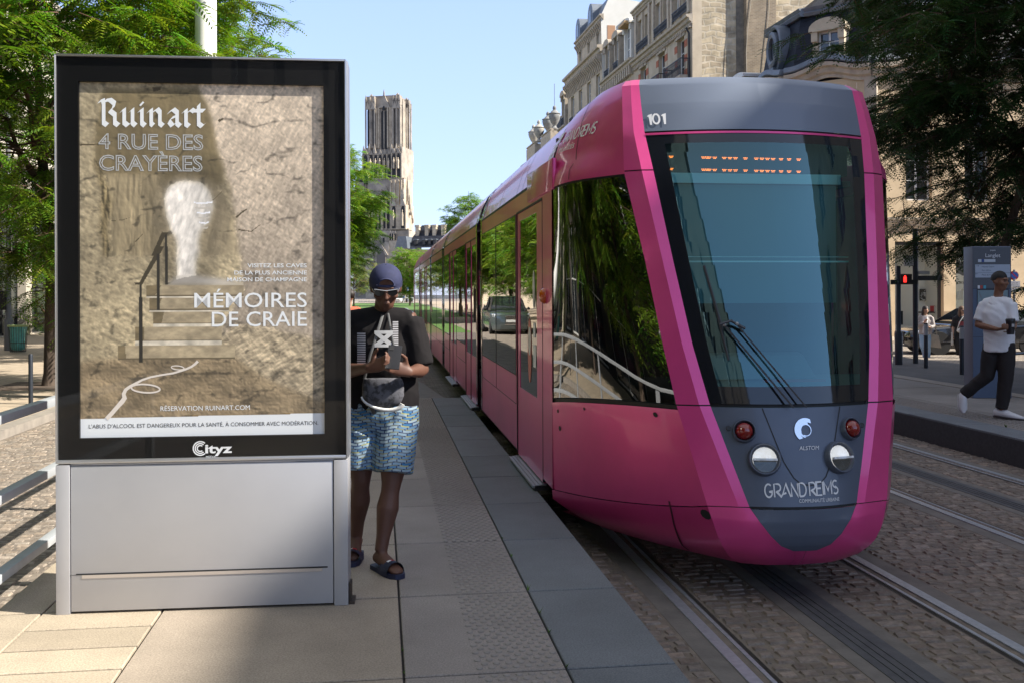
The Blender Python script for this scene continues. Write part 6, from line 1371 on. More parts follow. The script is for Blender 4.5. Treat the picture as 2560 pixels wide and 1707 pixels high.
# ---- pedestrian signal and direction post
p = onz(2247, 911, .128); s_ = p.y * .991 + p.x * .1335; k = s_ / FOC
b = empty('pedestrian_signal', p, R(-8), 'dark pole with a lit red standing man signal beside the tram', 'pedestrian signal'); mb = MB(); mb.lathe([(.088, 0), (.088, .72), (.055, .78), (.05, 2.3), (.001, 2.3)], (0, 0, 0), 14); mb.build('post', pole_d, b, 40)
mb = MB(); zz = lambda py: (911 - py) * k; mb.box(.0, .26, -.14, .10, zz(712), zz(686)); mb.box(.02, .24, -.20, -.14, zz(690), zz(688)); sb = mb.build('signal_head', black, b, bevel=.006)
mb = MB(); cx = .095; mb.ell((cx, -.148, zz(692)), (.022, .008, .026), 10); mb.tube([(cx, -.148, zz(694)), (cx, -.148, zz(700))], [.036, .032], 8); mb.tube([(cx - .022, -.148, zz(699.5)), (cx - .018, -.148, zz(706.5))], .014, 6); mb.tube([(cx + .022, -.148, zz(699.5)), (cx + .018, -.148, zz(706.5))], .014, 6); mb.build('red_man', M('lit_red', (.3, .0, .0), .5, emit=(1, .02, .015), es=2.2), sb)
mb = MB(); mb.box(-.19, .0, -.03, .0, zz(712), zz(700)); mb.box(.26, .44, -.03, .0, zz(712), zz(700)); mb.build('sign_arm', black, b)
mb = MB(); mb.box(-.03, .09, -.03, .09, zz(812), zz(778)); mb.build('push_button_box', black, b)
p = onz(2289, 908, .128); b = empty('direction_post', p, R(-8), 'tall dark post with a blade sign pointing right, near the red man signal', 'sign post'); mb = MB(); mb.lathe([(.06, 0), (.06, 3.2), (.001, 3.2)], (0, 0, 0), 12); mb.build('post', pole_d, b, 40); k = (p.y * .991 + p.x * .1335) / FOC
zz = lambda py: (908 - py) * k; mb = MB(); mb.box(.06, .62, -.03, .0, zz(702), zz(690)); mb.box(-.27, -.05, -.03, .01, zz(666), zz(640), 1); mb.box(.06, .33, -.03, .01, zz(687), zz(678), 1); mb.build('sign_blade', [M('blade_black', (.025, .026, .03), .5), M('blade_pale', (.42, .42, .42), .6)], b)
# ---- no parking sign
p = onz(2536, 857, -.0); b = empty('no_parking_sign', p, R(-20), 'round blue and red no parking sign with white plates by the shop wall', 'sign'); k = (p.y * .991 + p.x * .1335) / FOC; zz = lambda py: (857 - py) * k
mb = MB(); mb.lathe([(.04, 0), (.04, zz(675))], (0, 0, 0), 10); mb.build('post', pole_g, b, 40)
mb = MB(); c = zz(689.5); R_ = 11.5 * k; mb.lathe([(R_, -.05), (R_, -.06), (.001, -.061)], (0, 0, c), 24, 0, True, 'y'); sp_ = mb.build('sign_disc', M('sign_red', (.45, .015, .02), .5), b)
for o_ in sp_, : pass
mb = MB(); F = Frame((0, 0, c), (1, 0, 0), (0, -1, 0)); mb.poly([F(R_ * .74 * math.cos(2 * PI * q / 24), R_ * .74 * math.sin(2 * PI * q / 24), .066) for q in range(24)]); mb.build('blue_field', M('sign_blue'), sp_)
mb = MB(); mb.poly([F(a, b_, .068) for a, b_ in ((-R_ * .6, R_ * .45), (-R_ * .45, R_ * .6), (R_ * .6, -R_ * .45), (R_ * .45, -R_ * .6))][::-1]); mb.build('red_bar', M('sign_red'), sp_)
mb = MB(); mb.box(-12.5 * k, 12.5 * k, -.07, -.05, zz(719), zz(703.5)); mb.box(-13 * k, 12 * k, -.07, -.05, zz(730.5), zz(719.8)); pl_ = mb.build('sign_plate', M('sign_white'), b)
for i, s in enumerate(('SAUF', 'DE 8H A 19H', 'LIVRAISON', 'MARDI ET JEUDI', 'ARRET 15 MIN')): text_mb(s, 1, lambda a, c_, d: Vector((a, -.072, zz(709.5 + 5 * i) + c_)), 0, 'CENTER', fit=((14 + 2 * i) * k, 2.4 * k)).build('lettering', M('sign_black', (.03, .03, .03), .6), pl_)
# ---- cable utility column with pyramid studs, right railing
p = onz(2224, 835, -.05); k = 37 / FOC; b = empty('studded_column', (p.x, p.y, -.1), R(-10), 'pale gate pillar with a row of pyramid studs beside the tram', 'pillar'); Hh = (838 - 750) * k + .05
mb = MB(); mb.box(-.30, .22, -.2, .3, 0, Hh - .08); mb.box(-.34, .26, -.24, .34, Hh - .1, Hh); mb.build('pillar', M('pillar_stone', (.62, .58, .50), .8), b, bevel=.01)
mb = MB()
for i in range(8):
    z = .18 + i * .15; mb.add([(-.12, -.201, z - .065), (.06, -.201, z - .065), (.06, -.201, z + .065), (-.12, -.201, z + .065), (-.03, -.28, z)], [(0, 1, 4), (1, 2, 4), (2, 3, 4), (3, 0, 4)])
mb.build('stud_row', M('pillar_stone'), b)
r = empty('street_railing', (13.4, 17.5, .13), 0, 'dark tube railing on the asphalt behind the totem at the right edge', 'railing')
for z in (.45, .98):
    mb = MB(); a = onz(2526, 900, .13); a = dep(2523, 829, 19.5); e = dep(2600, 829, 20.5); mb.tube([Vector((a.x, a.y, .13 + z)), Vector((e.x, e.y, .13 + z))], .03, 8); mb.build('rail', pole_d, r, 40, world=True)
for t in (0.02, .55, .98):
    q = a.lerp(e, t); mb = MB(); mb.tube([(q.x, q.y, .12), (q.x, q.y, 1.11)], .03, 8); mb.build('post', pole_d, r, 40, world=True)
# ================================================================ cars
tyre = M('tyre', (.015, .015, .016), .8); rimm = M('rim', (.45, .46, .48), .3, .9); cglass = M('car_glass', (.012, .016, .018), .03, spec=1.0, coat=.5)
def car(loc, rz, paint, label, group=None, detail=True, plate='AB-482-KF', suv=0.0):
    r = empty('parked_car', loc, rz, label, 'car', group)      # nose towards -x, 4.6 m long
    H = 1.43 + suv; zb = .92 + suv * .6
    # stations: x, half width at belt, z of shoulder, z of bottom
    st = [(0.0, .52, .60, .30), (.05, .70, .70, .22), (.30, .84, .78, .18), (.80, .89, .84, .18), (1.45, .905, .90, .18), (2.4, .91, .93, .18), (3.4, .905, .95, .18), (4.0, .88, .97, .20), (4.42, .80, .95, .26), (4.58, .62, .86, .34)]
    mb = MB(); rings = []
    for x, hw, zs, z0 in st:
        zs = zs + suv * .6; half = [(0, zs + .015), (hw * .55, zs + .012), (hw * .86, zs - .01), (hw * .97, zs - .07), (hw, zs - .2), (hw * 1.0, z0 + .22), (hw * .97, z0 + .06), (hw * .90, z0)]
        rings.append([Vector((x, -a, b)) for a, b in half] + [Vector((x, a, b)) for a, b in reversed(half[1:])])
    mb.loft(rings); body = mb.build('body', paint, r, 40)
    # cabin: glass house and roof
    gx = [(1.28, .78, zb - .02), (2.05, .63, H - .06), (2.5, .64, H - .005), (3.2, .62, H - .02), (3.7, .57, H - .12), (4.25, .72, zb + .02)]
    mb = MB(); mb.loft([[Vector((x, -(.80 if 0 < i < 5 else hw), zb - .06)), Vector((x, -hw, z)), Vector((x, hw, z)), Vector((x, (.80 if 0 < i < 5 else hw), zb - .06))] for i, (x, hw, z) in enumerate(gx)]); mb.build('window_glass', cglass, r, 75)
    mb = MB(); mb.loft([[Vector((x, -hw - .005, z + .004)), Vector((x, -hw * .6, z + .022)), Vector((x, hw * .6, z + .022)), Vector((x, hw + .005, z + .004))] for x, hw, z in gx[1:5]], 0, False, False); mb.build('roof', paint, r, 50)
    for s in (-1, 1):
        mb = MB()
        for (a, b) in (((1.26, .80, zb - .03), (2.05, .645, H - .05)), ((4.27, .74, zb + .0), (3.7, .585, H - .11)), ((2.72, .815, zb - .04), (2.80, .655, H - .03))): mb.bar((a[0], s * a[1], a[2]), (b[0], s * b[1], b[2]), .07, .05)
        mb.bar((2.03, s * .645, H - .05), (3.7, s * .60, H - .10), .05, .04)
        mb.build('pillar', paint if suv == 0 else tyre, r)
    for x in (.86, 3.66):
        for s in (-1, 1):
            c = (x, s * .80, .325); mb = MB(); mb.lathe([(.21, -.1), (.30, -.11), (.325, -.08), (.325, .08), (.30, .11), (.21, .10)], (0, 0, 0), 24, 0, False, 'y'); wh = mb.build('wheel', tyre, r, 40); wh.location = c
            mb = MB(); mb.lathe([(.215, -.09), (.20, -.02), (.001, -.0)] if s < 0 else [(.215, .09), (.20, .02), (.001, .0)], (0, 0, 0), 24, 0, False, 'y')
            for k in range(5 if detail else 0):
                a = 2 * PI * k / 5; mb.bar((0, s * .10, 0), (.2 * math.cos(a), s * .095, .2 * math.sin(a)), .05, .02, 0, (0, 1, 0))
            mb.lathe([(.214, s * .085), (.205, s * .105), (.19, s * .09)], (0, 0, 0), 24, 0, False, 'y'); mb.build('rim', rimm, wh, 40)
            mb = MB(); mb.lathe([(.37, -.02), (.36, .02)], (0, 0, 0), 20); w2 = mb.build('wheel_arch', tyre, r, 40); w2.rotation_euler = (PI / 2, 0, 0); w2.location = (x, s * .89, .345)
    hd = M('car_lamp', (.55, .57, .6), .1, coat=1.0); rd = M('car_tail_lamp', (.35, .01, .01), .2, coat=1.0); ch = M('chrome', (.9, .9, .92), .12, 1.0)
    for s in (-1, 1):
        mb = MB(); mb.hexa(((.03, s * .42, .60), (.22, s * .80, .62), (.30, s * .80, .64), (.10, s * .42, .62), (.07, s * .44, .70), (.26, s * .795, .74), (.36, s * .80, .77), (.16, s * .42, .72))); o = mb.build('headlight', hd, r); o.location.z = suv * .6
        mb = MB(); mb.hexa(((4.44, s * .40, .74), (4.34, s * .84, .74), (4.36, s * .80, .74), (4.5, s * .40, .74), (4.46, s * .42, .88), (4.36, s * .82, .88), (4.38, s * .80, .88), (4.52, s * .42, .88))); o = mb.build('tail_light', rd, r); o.location.z = suv * .6
        mb = MB(); mb.ell((1.72, s * .98, zb + .06), (.10, .09, .075), 10); mb.bar((1.74, s * .84, zb - .02), (1.72, s * .95, zb + .04), .05, .04); mb.build('mirror', paint if not detail else tyre, r, 60)
        if detail:
            mb = MB()
            for x in (1.62, 2.74, 3.72): mb.bar((x, s * .912, .34), (x, s * .912, zb - .06), .008, .004, 0, (0, 1, 0))
            mb.build('door_gap', tyre, r); mb = MB(); mb.bar((.95, s * .917, .40), (3.5, s * .917, .40), .012, .02, 0, (0, 1, 0)); mb.bar((1.4, s * .905, zb - .075), (4.0, s * .90, zb - .06), .012, .014); mb.build('trim', ch, r)
            for x in (2.45, 3.5): mb = MB(); mb.bar((x, s * .925, zb - .14), (x + .2, s * .925, zb - .135), .025, .03); mb.build('door_handle', paint, r)
    mb = MB(); mb.box(-.012, .06, -.30, .30, .32, .68); mb.box(-.018, .0, -.33, .33, .30, .32, 1); mb.box(-.018, .0, -.33, .33, .68, .70, 1)
    for k in range(7): mb.box(-.02, -.01, -.29, .29, .35 + .045 * k, .358 + .045 * k, 1)
    gr = mb.build('grille', [tyre, ch], r); gr.location.z = suv * .5
    if detail:
        mb = MB()
        for k in range(4): mb.lathe([(.042, 0), (.042, .01), (.032, .01), (.032, 0)], (-.03, -.085 + .057 * k, .60), 14, 0, False, 'x')
        mb.build('emblem', ch, r)
    mb = MB(); mb.box(-.03, -.02, -.26, .26, .42, .53); pl = mb.build('number_plate', M('plate_white', (.7, .7, .68), .5), r); pl.location.z = suv * .5
    return r
pb = M('car_paint_black', (.018, .019, .022), .22, .3, coat=1.0); pw = M('car_paint_white', (.72, .72, .70), .3, coat=.8); pg = M('car_paint_grey', (.10, .125, .13), .25, .5, coat=1.0); pd = M('car_paint_dark', (.03, .032, .04), .25, .3, coat=1.0)
p = onz(2236, 880, -.11); p = dep(2232, 876, 31.5); car((p.x + .1, p.y - .3, -.115), R(-9), pb, 'shiny black sedan parked across the lane behind the two women')
q = dep(994, 755, 196); car((q.x, q.y, .02), R(80), pw, 'tiny white parked car at the far end of the lawn', 'far parked cars', False)
q = dep(1022, 753, 203); c2 = car((q.x, q.y, .02), R(70), pd, 'tiny dark parked car right of the far white car', 'far parked cars', False)
q = dep(1040, 752, 215); car((q.x, q.y, .02), R(95), pg, 'tiny grey parked car farthest right beyond the lawn', 'far parked cars', False)
car((-3.3, 43.0, -.004), R(90), pg, 'grey car waiting in the cobbled lane behind the advertising panel', suv=.25)
# ================================================================ trees
bark = M('bark', (.13, .095, .07), .9, col2=(.07, .05, .038), scale=9, bump=.6, bscale=25, aniso=(1, 1, .2))
twigm = M('twig', (.10, .055, .035), .85)
def leaf_mat(name, tr):
    m = bpy.data.materials.new(name); m.use_nodes = True; n = m.node_tree.nodes; l = m.node_tree.links; p = n['Principled BSDF']; o = n['Material Output']
    a = n.new('ShaderNodeVertexColor'); a.layer_name = 'col'; l.new(a.outputs[0], p.inputs['Base Color']); p.inputs['Roughness'].default_value = .45; p.inputs['Specular IOR Level'].default_value = .35
    t = n.new('ShaderNodeBsdfTranslucent'); g = n.new('ShaderNodeMix'); g.data_type = 'RGBA'; g.blend_type = 'MULTIPLY'; g.inputs['Factor'].default_value = 1; g.inputs['B'].default_value = (1.25, 1.2, .45, 1); l.new(a.outputs[0], g.inputs['A']); l.new(g.outputs['Result'], t.inputs[0])
    x = n.new('ShaderNodeMixShader'); x.inputs[0].default_value = tr; l.new(p.outputs[0], x.inputs[1]); l.new(t.outputs[0], x.inputs[2]); l.new(x.outputs[0], o.inputs[0]); return m
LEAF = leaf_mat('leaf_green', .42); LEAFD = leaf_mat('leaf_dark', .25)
def crown_mesh(name, rng, rx, ry, rz, nb, twigs, leaves, pairs, L, lw, base, droop=.35, flat=.6, shell=.5, cl=1.0, spread=.75, mat=None, hook=None, wob=.22):
    """crown in local space centred on 0: boughs end in clusters of drooping twigs carrying feathery leaves (each leaf: pairs of small leaflets)"""
    th = rng.uniform(0, 2 * PI, nb); cz = rng.uniform(-1, 1, nb); rad = rng.uniform(shell ** 3, 1, nb) ** (1 / 3) * (1 + rng.normal(0, wob * .5, nb))
    s = np.sqrt(1 - cz ** 2); C = np.stack([rx * rad * s * np.cos(th), ry * rad * s * np.sin(th), rz * rad * cz], 1)
    if hook is not None: C = np.concatenate([C, np.array(hook)])
    nb = len(C)
    tw = MB()
    nl = 9; limbs = []
    for i in range(nl):      # main limbs leave the trunk at different heights and fork towards the clusters
        a = 2.4 * i; zr = -rz * .75 + rz * 1.1 * i / nl; e = Vector((rx * .50 * math.cos(a), ry * .50 * math.sin(a), zr + rz * .38)); s0 = Vector((0, 0, zr)); pts = [s0, s0.lerp(e, .3) + Vector((0, 0, .18)) + Vector(rng.normal(0, .1, 3)), s0.lerp(e, .65) + Vector((0, 0, .12)) + Vector(rng.normal(0, .12, 3)), e]
        tw.tube(pts, [.06, .045, .032, .02], 6, 0, False); limbs += [(p_, .024 - .004 * k_) for k_, p_ in enumerate(pts[1:])]
    for c in C:
        c = Vector(c); p_, r_ = min(limbs, key=lambda q: (q[0] - c).length + (1.2 if q[0].z > c.z + .3 else 0)); d_ = c - p_
        tw.tube([p_, p_ + d_ * .3 + Vector((0, 0, .10 * d_.length)) + Vector(rng.normal(0, .07, 3)), p_ + d_ * .65 + Vector((0, 0, .09 * d_.length)) + Vector(rng.normal(0, .07, 3)), c], [r_ * .8, r_ * .62, r_ * .45, .006], 4, 0, False)
    # twigs
    nt_ = nb * twigs; tb = np.repeat(C, twigs, 0) + rng.normal(0, .22 * cl, (nt_, 3)) * np.array([1, 1, flat]); ang = rng.uniform(0, 2 * PI, nt_); out = tb / np.maximum(1e-3, np.linalg.norm(tb, axis=1))[:, None]
    td = np.stack([np.cos(ang), np.sin(ang), rng.uniform(-.35, .35, nt_)], 1) * .8 + out * np.array([.7, .7, .15]); td /= np.linalg.norm(td, axis=1)[:, None]
    tl = rng.uniform(.55, 1.15, nt_) * cl * spread
    for i in range(nt_):
        b = Vector(tb[i]); d = Vector(td[i]); e = b + d * tl[i] - Vector((0, 0, droop * tl[i] ** 2 * .6)); tw.tube([b, (b + e) / 2 + Vector((0, 0, .04)), e], [.010, .007, .004], 3, 0, False)
    # leaves
    n = nt_ * leaves; t = rng.uniform(.12, 1.0, n); ti = np.repeat(np.arange(nt_), leaves); D = td[ti]; B = tb[ti] + D * (tl[ti] * t)[:, None]; B[:, 2] -= droop * .6 * (tl[ti] * t) ** 2
    ha = rng.uniform(0, 2 * PI, n); ld = D * .55 + np.stack([np.cos(ha), np.sin(ha), rng.uniform(-.55, .25, n)], 1) * .8; ld /= np.linalg.norm(ld, axis=1)[:, None]
    up = np.array([0, 0, 1.0]) + rng.normal(0, .35, (n, 3)); side = np.cross(ld, up); side /= np.maximum(1e-6, np.linalg.norm(side, axis=1))[:, None]; nr = np.cross(side, ld)
    LL = L * rng.uniform(.7, 1.25, n)
    V = []; k = 2 * pairs + 0
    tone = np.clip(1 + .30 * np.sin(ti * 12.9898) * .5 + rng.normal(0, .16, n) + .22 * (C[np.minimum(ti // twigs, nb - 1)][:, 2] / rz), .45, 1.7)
    verts = np.empty((n, pairs, 2, 4, 3), np.float32)
    for j in range(pairs):
        f = (j + .8) / pairs; c = B + ld * (LL * f)[:, None] - np.array([0, 0, 1]) * (LL * .35 * f * f)[:, None]; ll = LL * lw * (1.0 - .35 * abs(f - .45)); ww = ll * .40
        for q, sg in enumerate((-1, 1)):
            ax = side * sg * .86 + ld * .45 - nr * .22; ww_ = ld * ww[:, None] * .5; tip = c + ax * ll[:, None]
            verts[:, j, q, 0] = c; verts[:, j, q, 1] = c + ax * (ll * .5)[:, None] + ww_; verts[:, j, q, 2] = tip; verts[:, j, q, 3] = c + ax * (ll * .5)[:, None] - ww_
    nv = n * pairs * 8; co = verts.reshape(-1, 3); fi = np.arange(nv).reshape(-1, 4)
    me = bpy.data.meshes.new(name); me.vertices.add(nv); me.vertices.foreach_set('co', co.ravel()); me.loops.add(nv); me.loops.foreach_set('vertex_index', fi.ravel()); me.polygons.add(nv // 4); me.polygons.foreach_set('loop_start', np.arange(0, nv, 4)); me.polygons.foreach_set('loop_total', np.full(nv // 4, 4)); me.update(calc_edges=True)
    cc = np.empty((n, pairs * 8, 4), np.float32); cc[..., :3] = np.array(base)[None, None] * tone[:, None, None]; cc[..., 0] *= (1 + .25 * rng.normal(0, 1, n))[:, None].clip(.5, 1.7); cc[..., 3] = 1; vcols(me, cc); me.materials.append(mat or LEAF); me.validate()
    return me, tw.mesh(name + '_twig', twigm)
def tree(name, label, base, centre, meshes, group, lean=(0, 0), tr=.13, rz=0.0, sc_=1.0):
    r = empty(name, base, 0, label, 'tree', group); mb = MB(); c = Vector(centre) - Vector(base); h = c.z
    mb.tube([(0, 0, -.05), (.01, 0, .25), (c.x * .25 + lean[0], c.y * .25 + lean[1], h * .35), (c.x * .6, c.y * .6, h * .72), (c.x * .95, c.y * .95, h * 1.05), (c.x, c.y, h * 1.35)], [tr * 1.35, tr, tr * .88, tr * .7, tr * .4, tr * .15], 12)
    t = mb.build('trunk', bark, r, 60)
    cr = link('crown', meshes[0], r); cr.location = c; cr.rotation_euler = (0, 0, rz); cr.scale = (sc_,) * 3
    tw = link('branches', meshes[1], r); tw.location = c; tw.rotation_euler = (0, 0, rz); tw.scale = (sc_,) * 3
    return r
rA = np.random.default_rng(11); rB = np.random.default_rng(23); rC = np.random.default_rng(5)
g_ = (.15, .27, .026)
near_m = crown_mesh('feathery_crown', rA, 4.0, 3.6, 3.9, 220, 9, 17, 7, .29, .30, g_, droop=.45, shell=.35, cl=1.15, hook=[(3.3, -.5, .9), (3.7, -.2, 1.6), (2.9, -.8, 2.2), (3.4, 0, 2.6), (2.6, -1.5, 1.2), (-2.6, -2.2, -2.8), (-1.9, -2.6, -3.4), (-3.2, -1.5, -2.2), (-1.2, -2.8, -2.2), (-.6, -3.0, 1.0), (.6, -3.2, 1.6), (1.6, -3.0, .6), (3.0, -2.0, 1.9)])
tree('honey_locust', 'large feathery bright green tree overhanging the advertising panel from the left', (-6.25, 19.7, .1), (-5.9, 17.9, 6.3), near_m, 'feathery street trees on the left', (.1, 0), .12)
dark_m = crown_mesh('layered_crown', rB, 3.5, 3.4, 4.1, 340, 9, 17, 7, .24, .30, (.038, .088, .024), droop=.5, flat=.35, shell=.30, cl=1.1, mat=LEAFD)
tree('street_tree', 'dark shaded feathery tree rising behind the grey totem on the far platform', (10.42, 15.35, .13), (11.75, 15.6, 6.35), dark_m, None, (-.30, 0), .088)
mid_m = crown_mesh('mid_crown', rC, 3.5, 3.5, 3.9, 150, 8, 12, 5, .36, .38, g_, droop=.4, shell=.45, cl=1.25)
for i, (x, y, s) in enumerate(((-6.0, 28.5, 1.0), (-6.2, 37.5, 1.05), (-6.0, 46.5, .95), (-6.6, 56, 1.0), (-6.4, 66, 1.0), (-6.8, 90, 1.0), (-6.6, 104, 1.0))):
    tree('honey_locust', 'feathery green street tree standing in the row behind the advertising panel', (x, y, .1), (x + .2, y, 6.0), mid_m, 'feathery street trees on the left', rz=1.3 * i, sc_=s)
for (x, y, h, s, lab) in ((-3.55, 62, 7.4, 1.12, 'bright green tree left of the cathedral with a twig crossing the tower'), (-3.9, 78, 7.0, 1.05, 'green tree behind the bright one left of the cathedral'), (4.5, 150, 5.2, .95, 'green tree just right of the capped man in front of the stone hall'), (12.6, 140, 12.2, 1.0, 'tall tree whose top shows above the rear of the tram'), (7.6, 176, 5.6, 1.0, 'distant green tree partly hidden behind the tail of the tram')):
    tree('street_tree', lab, (x, y, .0), (x, y, h), mid_m, None, rz=x, sc_=s, tr=.14)
sm_m = crown_mesh('pale_crown', np.random.default_rng(8), 2.2, 2.2, 1.7, 60, 8, 8, 4, .30, .42, (.24, .30, .11), droop=.2, shell=.5, cl=.9)
tree('small_tree', 'small pale leaved tree below the bright green one left of the cathedral', (-2.55, 97, 0), (-2.5, 97, 3.6), sm_m, None, tr=.10)
for i, (x, y) in enumerate(((-7.2, 1.5), (-8.4, 8.3), (-9.4, 14.2))):
    tree('honey_locust', 'feathery street tree on the left pavement behind the viewer', (x, y, .1), (x, y, 6.2), mid_m, 'trees behind the viewer', rz=2 + i, sc_=1.05)
# leafy twig of the bright tree reaching across the tower
mb = MB()
for k in range(5):
    pass
# shrub on the left pavement and tree pit grass
sh_m = crown_mesh('shrub_crown', np.random.default_rng(3), .55, .55, .75, 16, 6, 6, 6, .20, .24, (.10, .19, .03), droop=.3, shell=.2, cl=.45)
r = empty('shrub', tuple(onz(118, 838, .1)), 0, 'small green shrub by the dark glazing behind the tree trunk', 'shrub'); cr = link('foliage', sh_m[0], r); cr.location = (.2, 0, .9); tw = link('branches', sh_m[1], r); tw.location = (.2, 0, .9); cr.scale = tw.scale = (1.5, 1.5, 1.5)
mb = MB(); p = Vector((-6.25, 19.7, .104)); mb.box(p.x - .9, p.x + .9, p.y - .9, p.y + .9, .10, .106); o = mb.build('tree_pit', M('tree_grate', (.12, .085, .06), .9, col2=(.06, .045, .035), scale=12)); o['kind'] = 'structure'
# ================================================================ people
def voxel(mb, name, mat, parent, vs, smooth=4, fac=.5, noise=0.0, nsc=9.0, world=False):
    me = mb.mesh(name + '_raw', mat); o = bpy.data.objects.new('tmp', me); COL.objects.link(o)
    m = o.modifiers.new('r', 'REMESH'); m.mode = 'VOXEL'; m.voxel_size = vs; m.use_smooth_shade = True
    if smooth: s = o.modifiers.new('s', 'SMOOTH'); s.factor = fac; s.iterations = smooth
    bpy.context.view_layer.update(); dg = bpy.context.evaluated_depsgraph_get(); m2 = bpy.data.meshes.new_from_object(o.evaluated_get(dg)); bpy.data.objects.remove(o); bpy.data.meshes.remove(me); m2.name = name
    if noise:
        n = len(m2.vertices); co = np.empty(n * 3); m2.vertices.foreach_get('co', co); co = co.reshape(-1, 3); no = np.empty(n * 3); m2.vertices.foreach_get('normal', no); no = no.reshape(-1, 3)
        d = (fbm(co[:, 0] * nsc + co[:, 1] * 5 + 20, co[:, 2] * nsc * .8 + co[:, 0] * 4 + 20, 91, 3, True) - .6) * noise; co += no * d[:, None]; m2.vertices.foreach_set('co', co.ravel())
    m2.polygons.foreach_set('use_smooth', [True] * len(m2.polygons)); m2.materials.clear(); m2.materials.append(mat); m2.update()
    return link(name, m2, parent)
def lerp(a, b, t): return Vector(a).lerp(Vector(b), t)
def hand(mb, w, d, n, side, curl=.5, k=1.0):
    """palm, four fingers of different length with two bends, thumb from the side of the palm"""
    d = Vector(d).normalized(); n = Vector(n); n = (n - d * n.dot(d)).normalized(); u = d.cross(n) * side; w = Vector(w)
    kn = w + d * .088 * k
    mb.tube([w - d * .01, w + d * .03 * k, w + d * .065 * k, kn], [(.026 * k, .021 * k), (.036 * k, .017 * k), (.042 * k, .016 * k), (.040 * k, .013 * k)], 10) if False else mb.loft([[w + d * (a * k) + u * (b * k * math.cos(2 * PI * i / 10)) + n * (c * k * math.sin(2 * PI * i / 10)) for i in range(10)] for a, b, c in ((-.015, .025, .020), (.03, .036, .018), (.065, .042, .016), (.092, .038, .012))])
    for i, (off, ln, cu) in enumerate(((.030, .92, .9), (.010, 1.05, 1.0), (-.010, 1.0, 1.05), (-.029, .80, 1.15))):
        p = kn + u * off * k - d * .008; dd = d; pts = [p]; a = 0
        for sg in (.042, .027, .021):
            a += curl * cu * .85; dd = d * math.cos(a) + n * math.sin(a); p = p + dd * sg * ln * k; pts.append(p)
        mb.tube(pts, [.0098 * k, .0092 * k, .0084 * k, .0068 * k], 8)
    p = w + d * .022 * k + u * .030 * k; dd = (d * .55 + u * .75 + n * .35).normalized(); q = p + dd * .040 * k; dd2 = (d * .85 + u * .15 + n * .5).normalized(); mb.tube([p - dd * .012, p + dd * .01, q, q + dd2 * .030 * k, q + dd2 * .05 * k], [.014 * k, .0135 * k, .0115 * k, .010 * k, .007 * k], 8)
def head(mb, c, yaw, pitch, k=1.0, ears=True):
    """skull, jaw, brow, nose, lips, ears; local face direction is -y"""
    M3 = Matrix.Rotation(yaw, 3, 'Z') @ Matrix.Rotation(pitch, 3, 'X'); c = Vector(c); E = lambda p, r: mb.ell(c + M3 @ (Vector(p) * k), [q * k for q in r], 14, 0, M3)
    E((0, .012, .035), (.076, .094, .088)); E((0, -.015, -.02), (.066, .078, .085)); E((0, -.035, -.075), (.048, .050, .045)); E((0, -.060, -.098), (.022, .020, .018))
    E((0, -.090, .030), (.052, .014, .012)); E((0, -.098, -.008), (.011, .016, .026)); E((0, -.106, -.026), (.017, .014, .011)); E((0, -.086, -.058), (.026, .014, .009)); E((0, -.084, -.068), (.023, .013, .008))
    for s in (-1, 1):
        E((s * .045, -.070, -.022), (.022, .022, .022))
        if ears: E((s * .078, .012, -.008), (.010, .020, .032))
    return lambda p: c + M3 @ (Vector(p) * k), M3
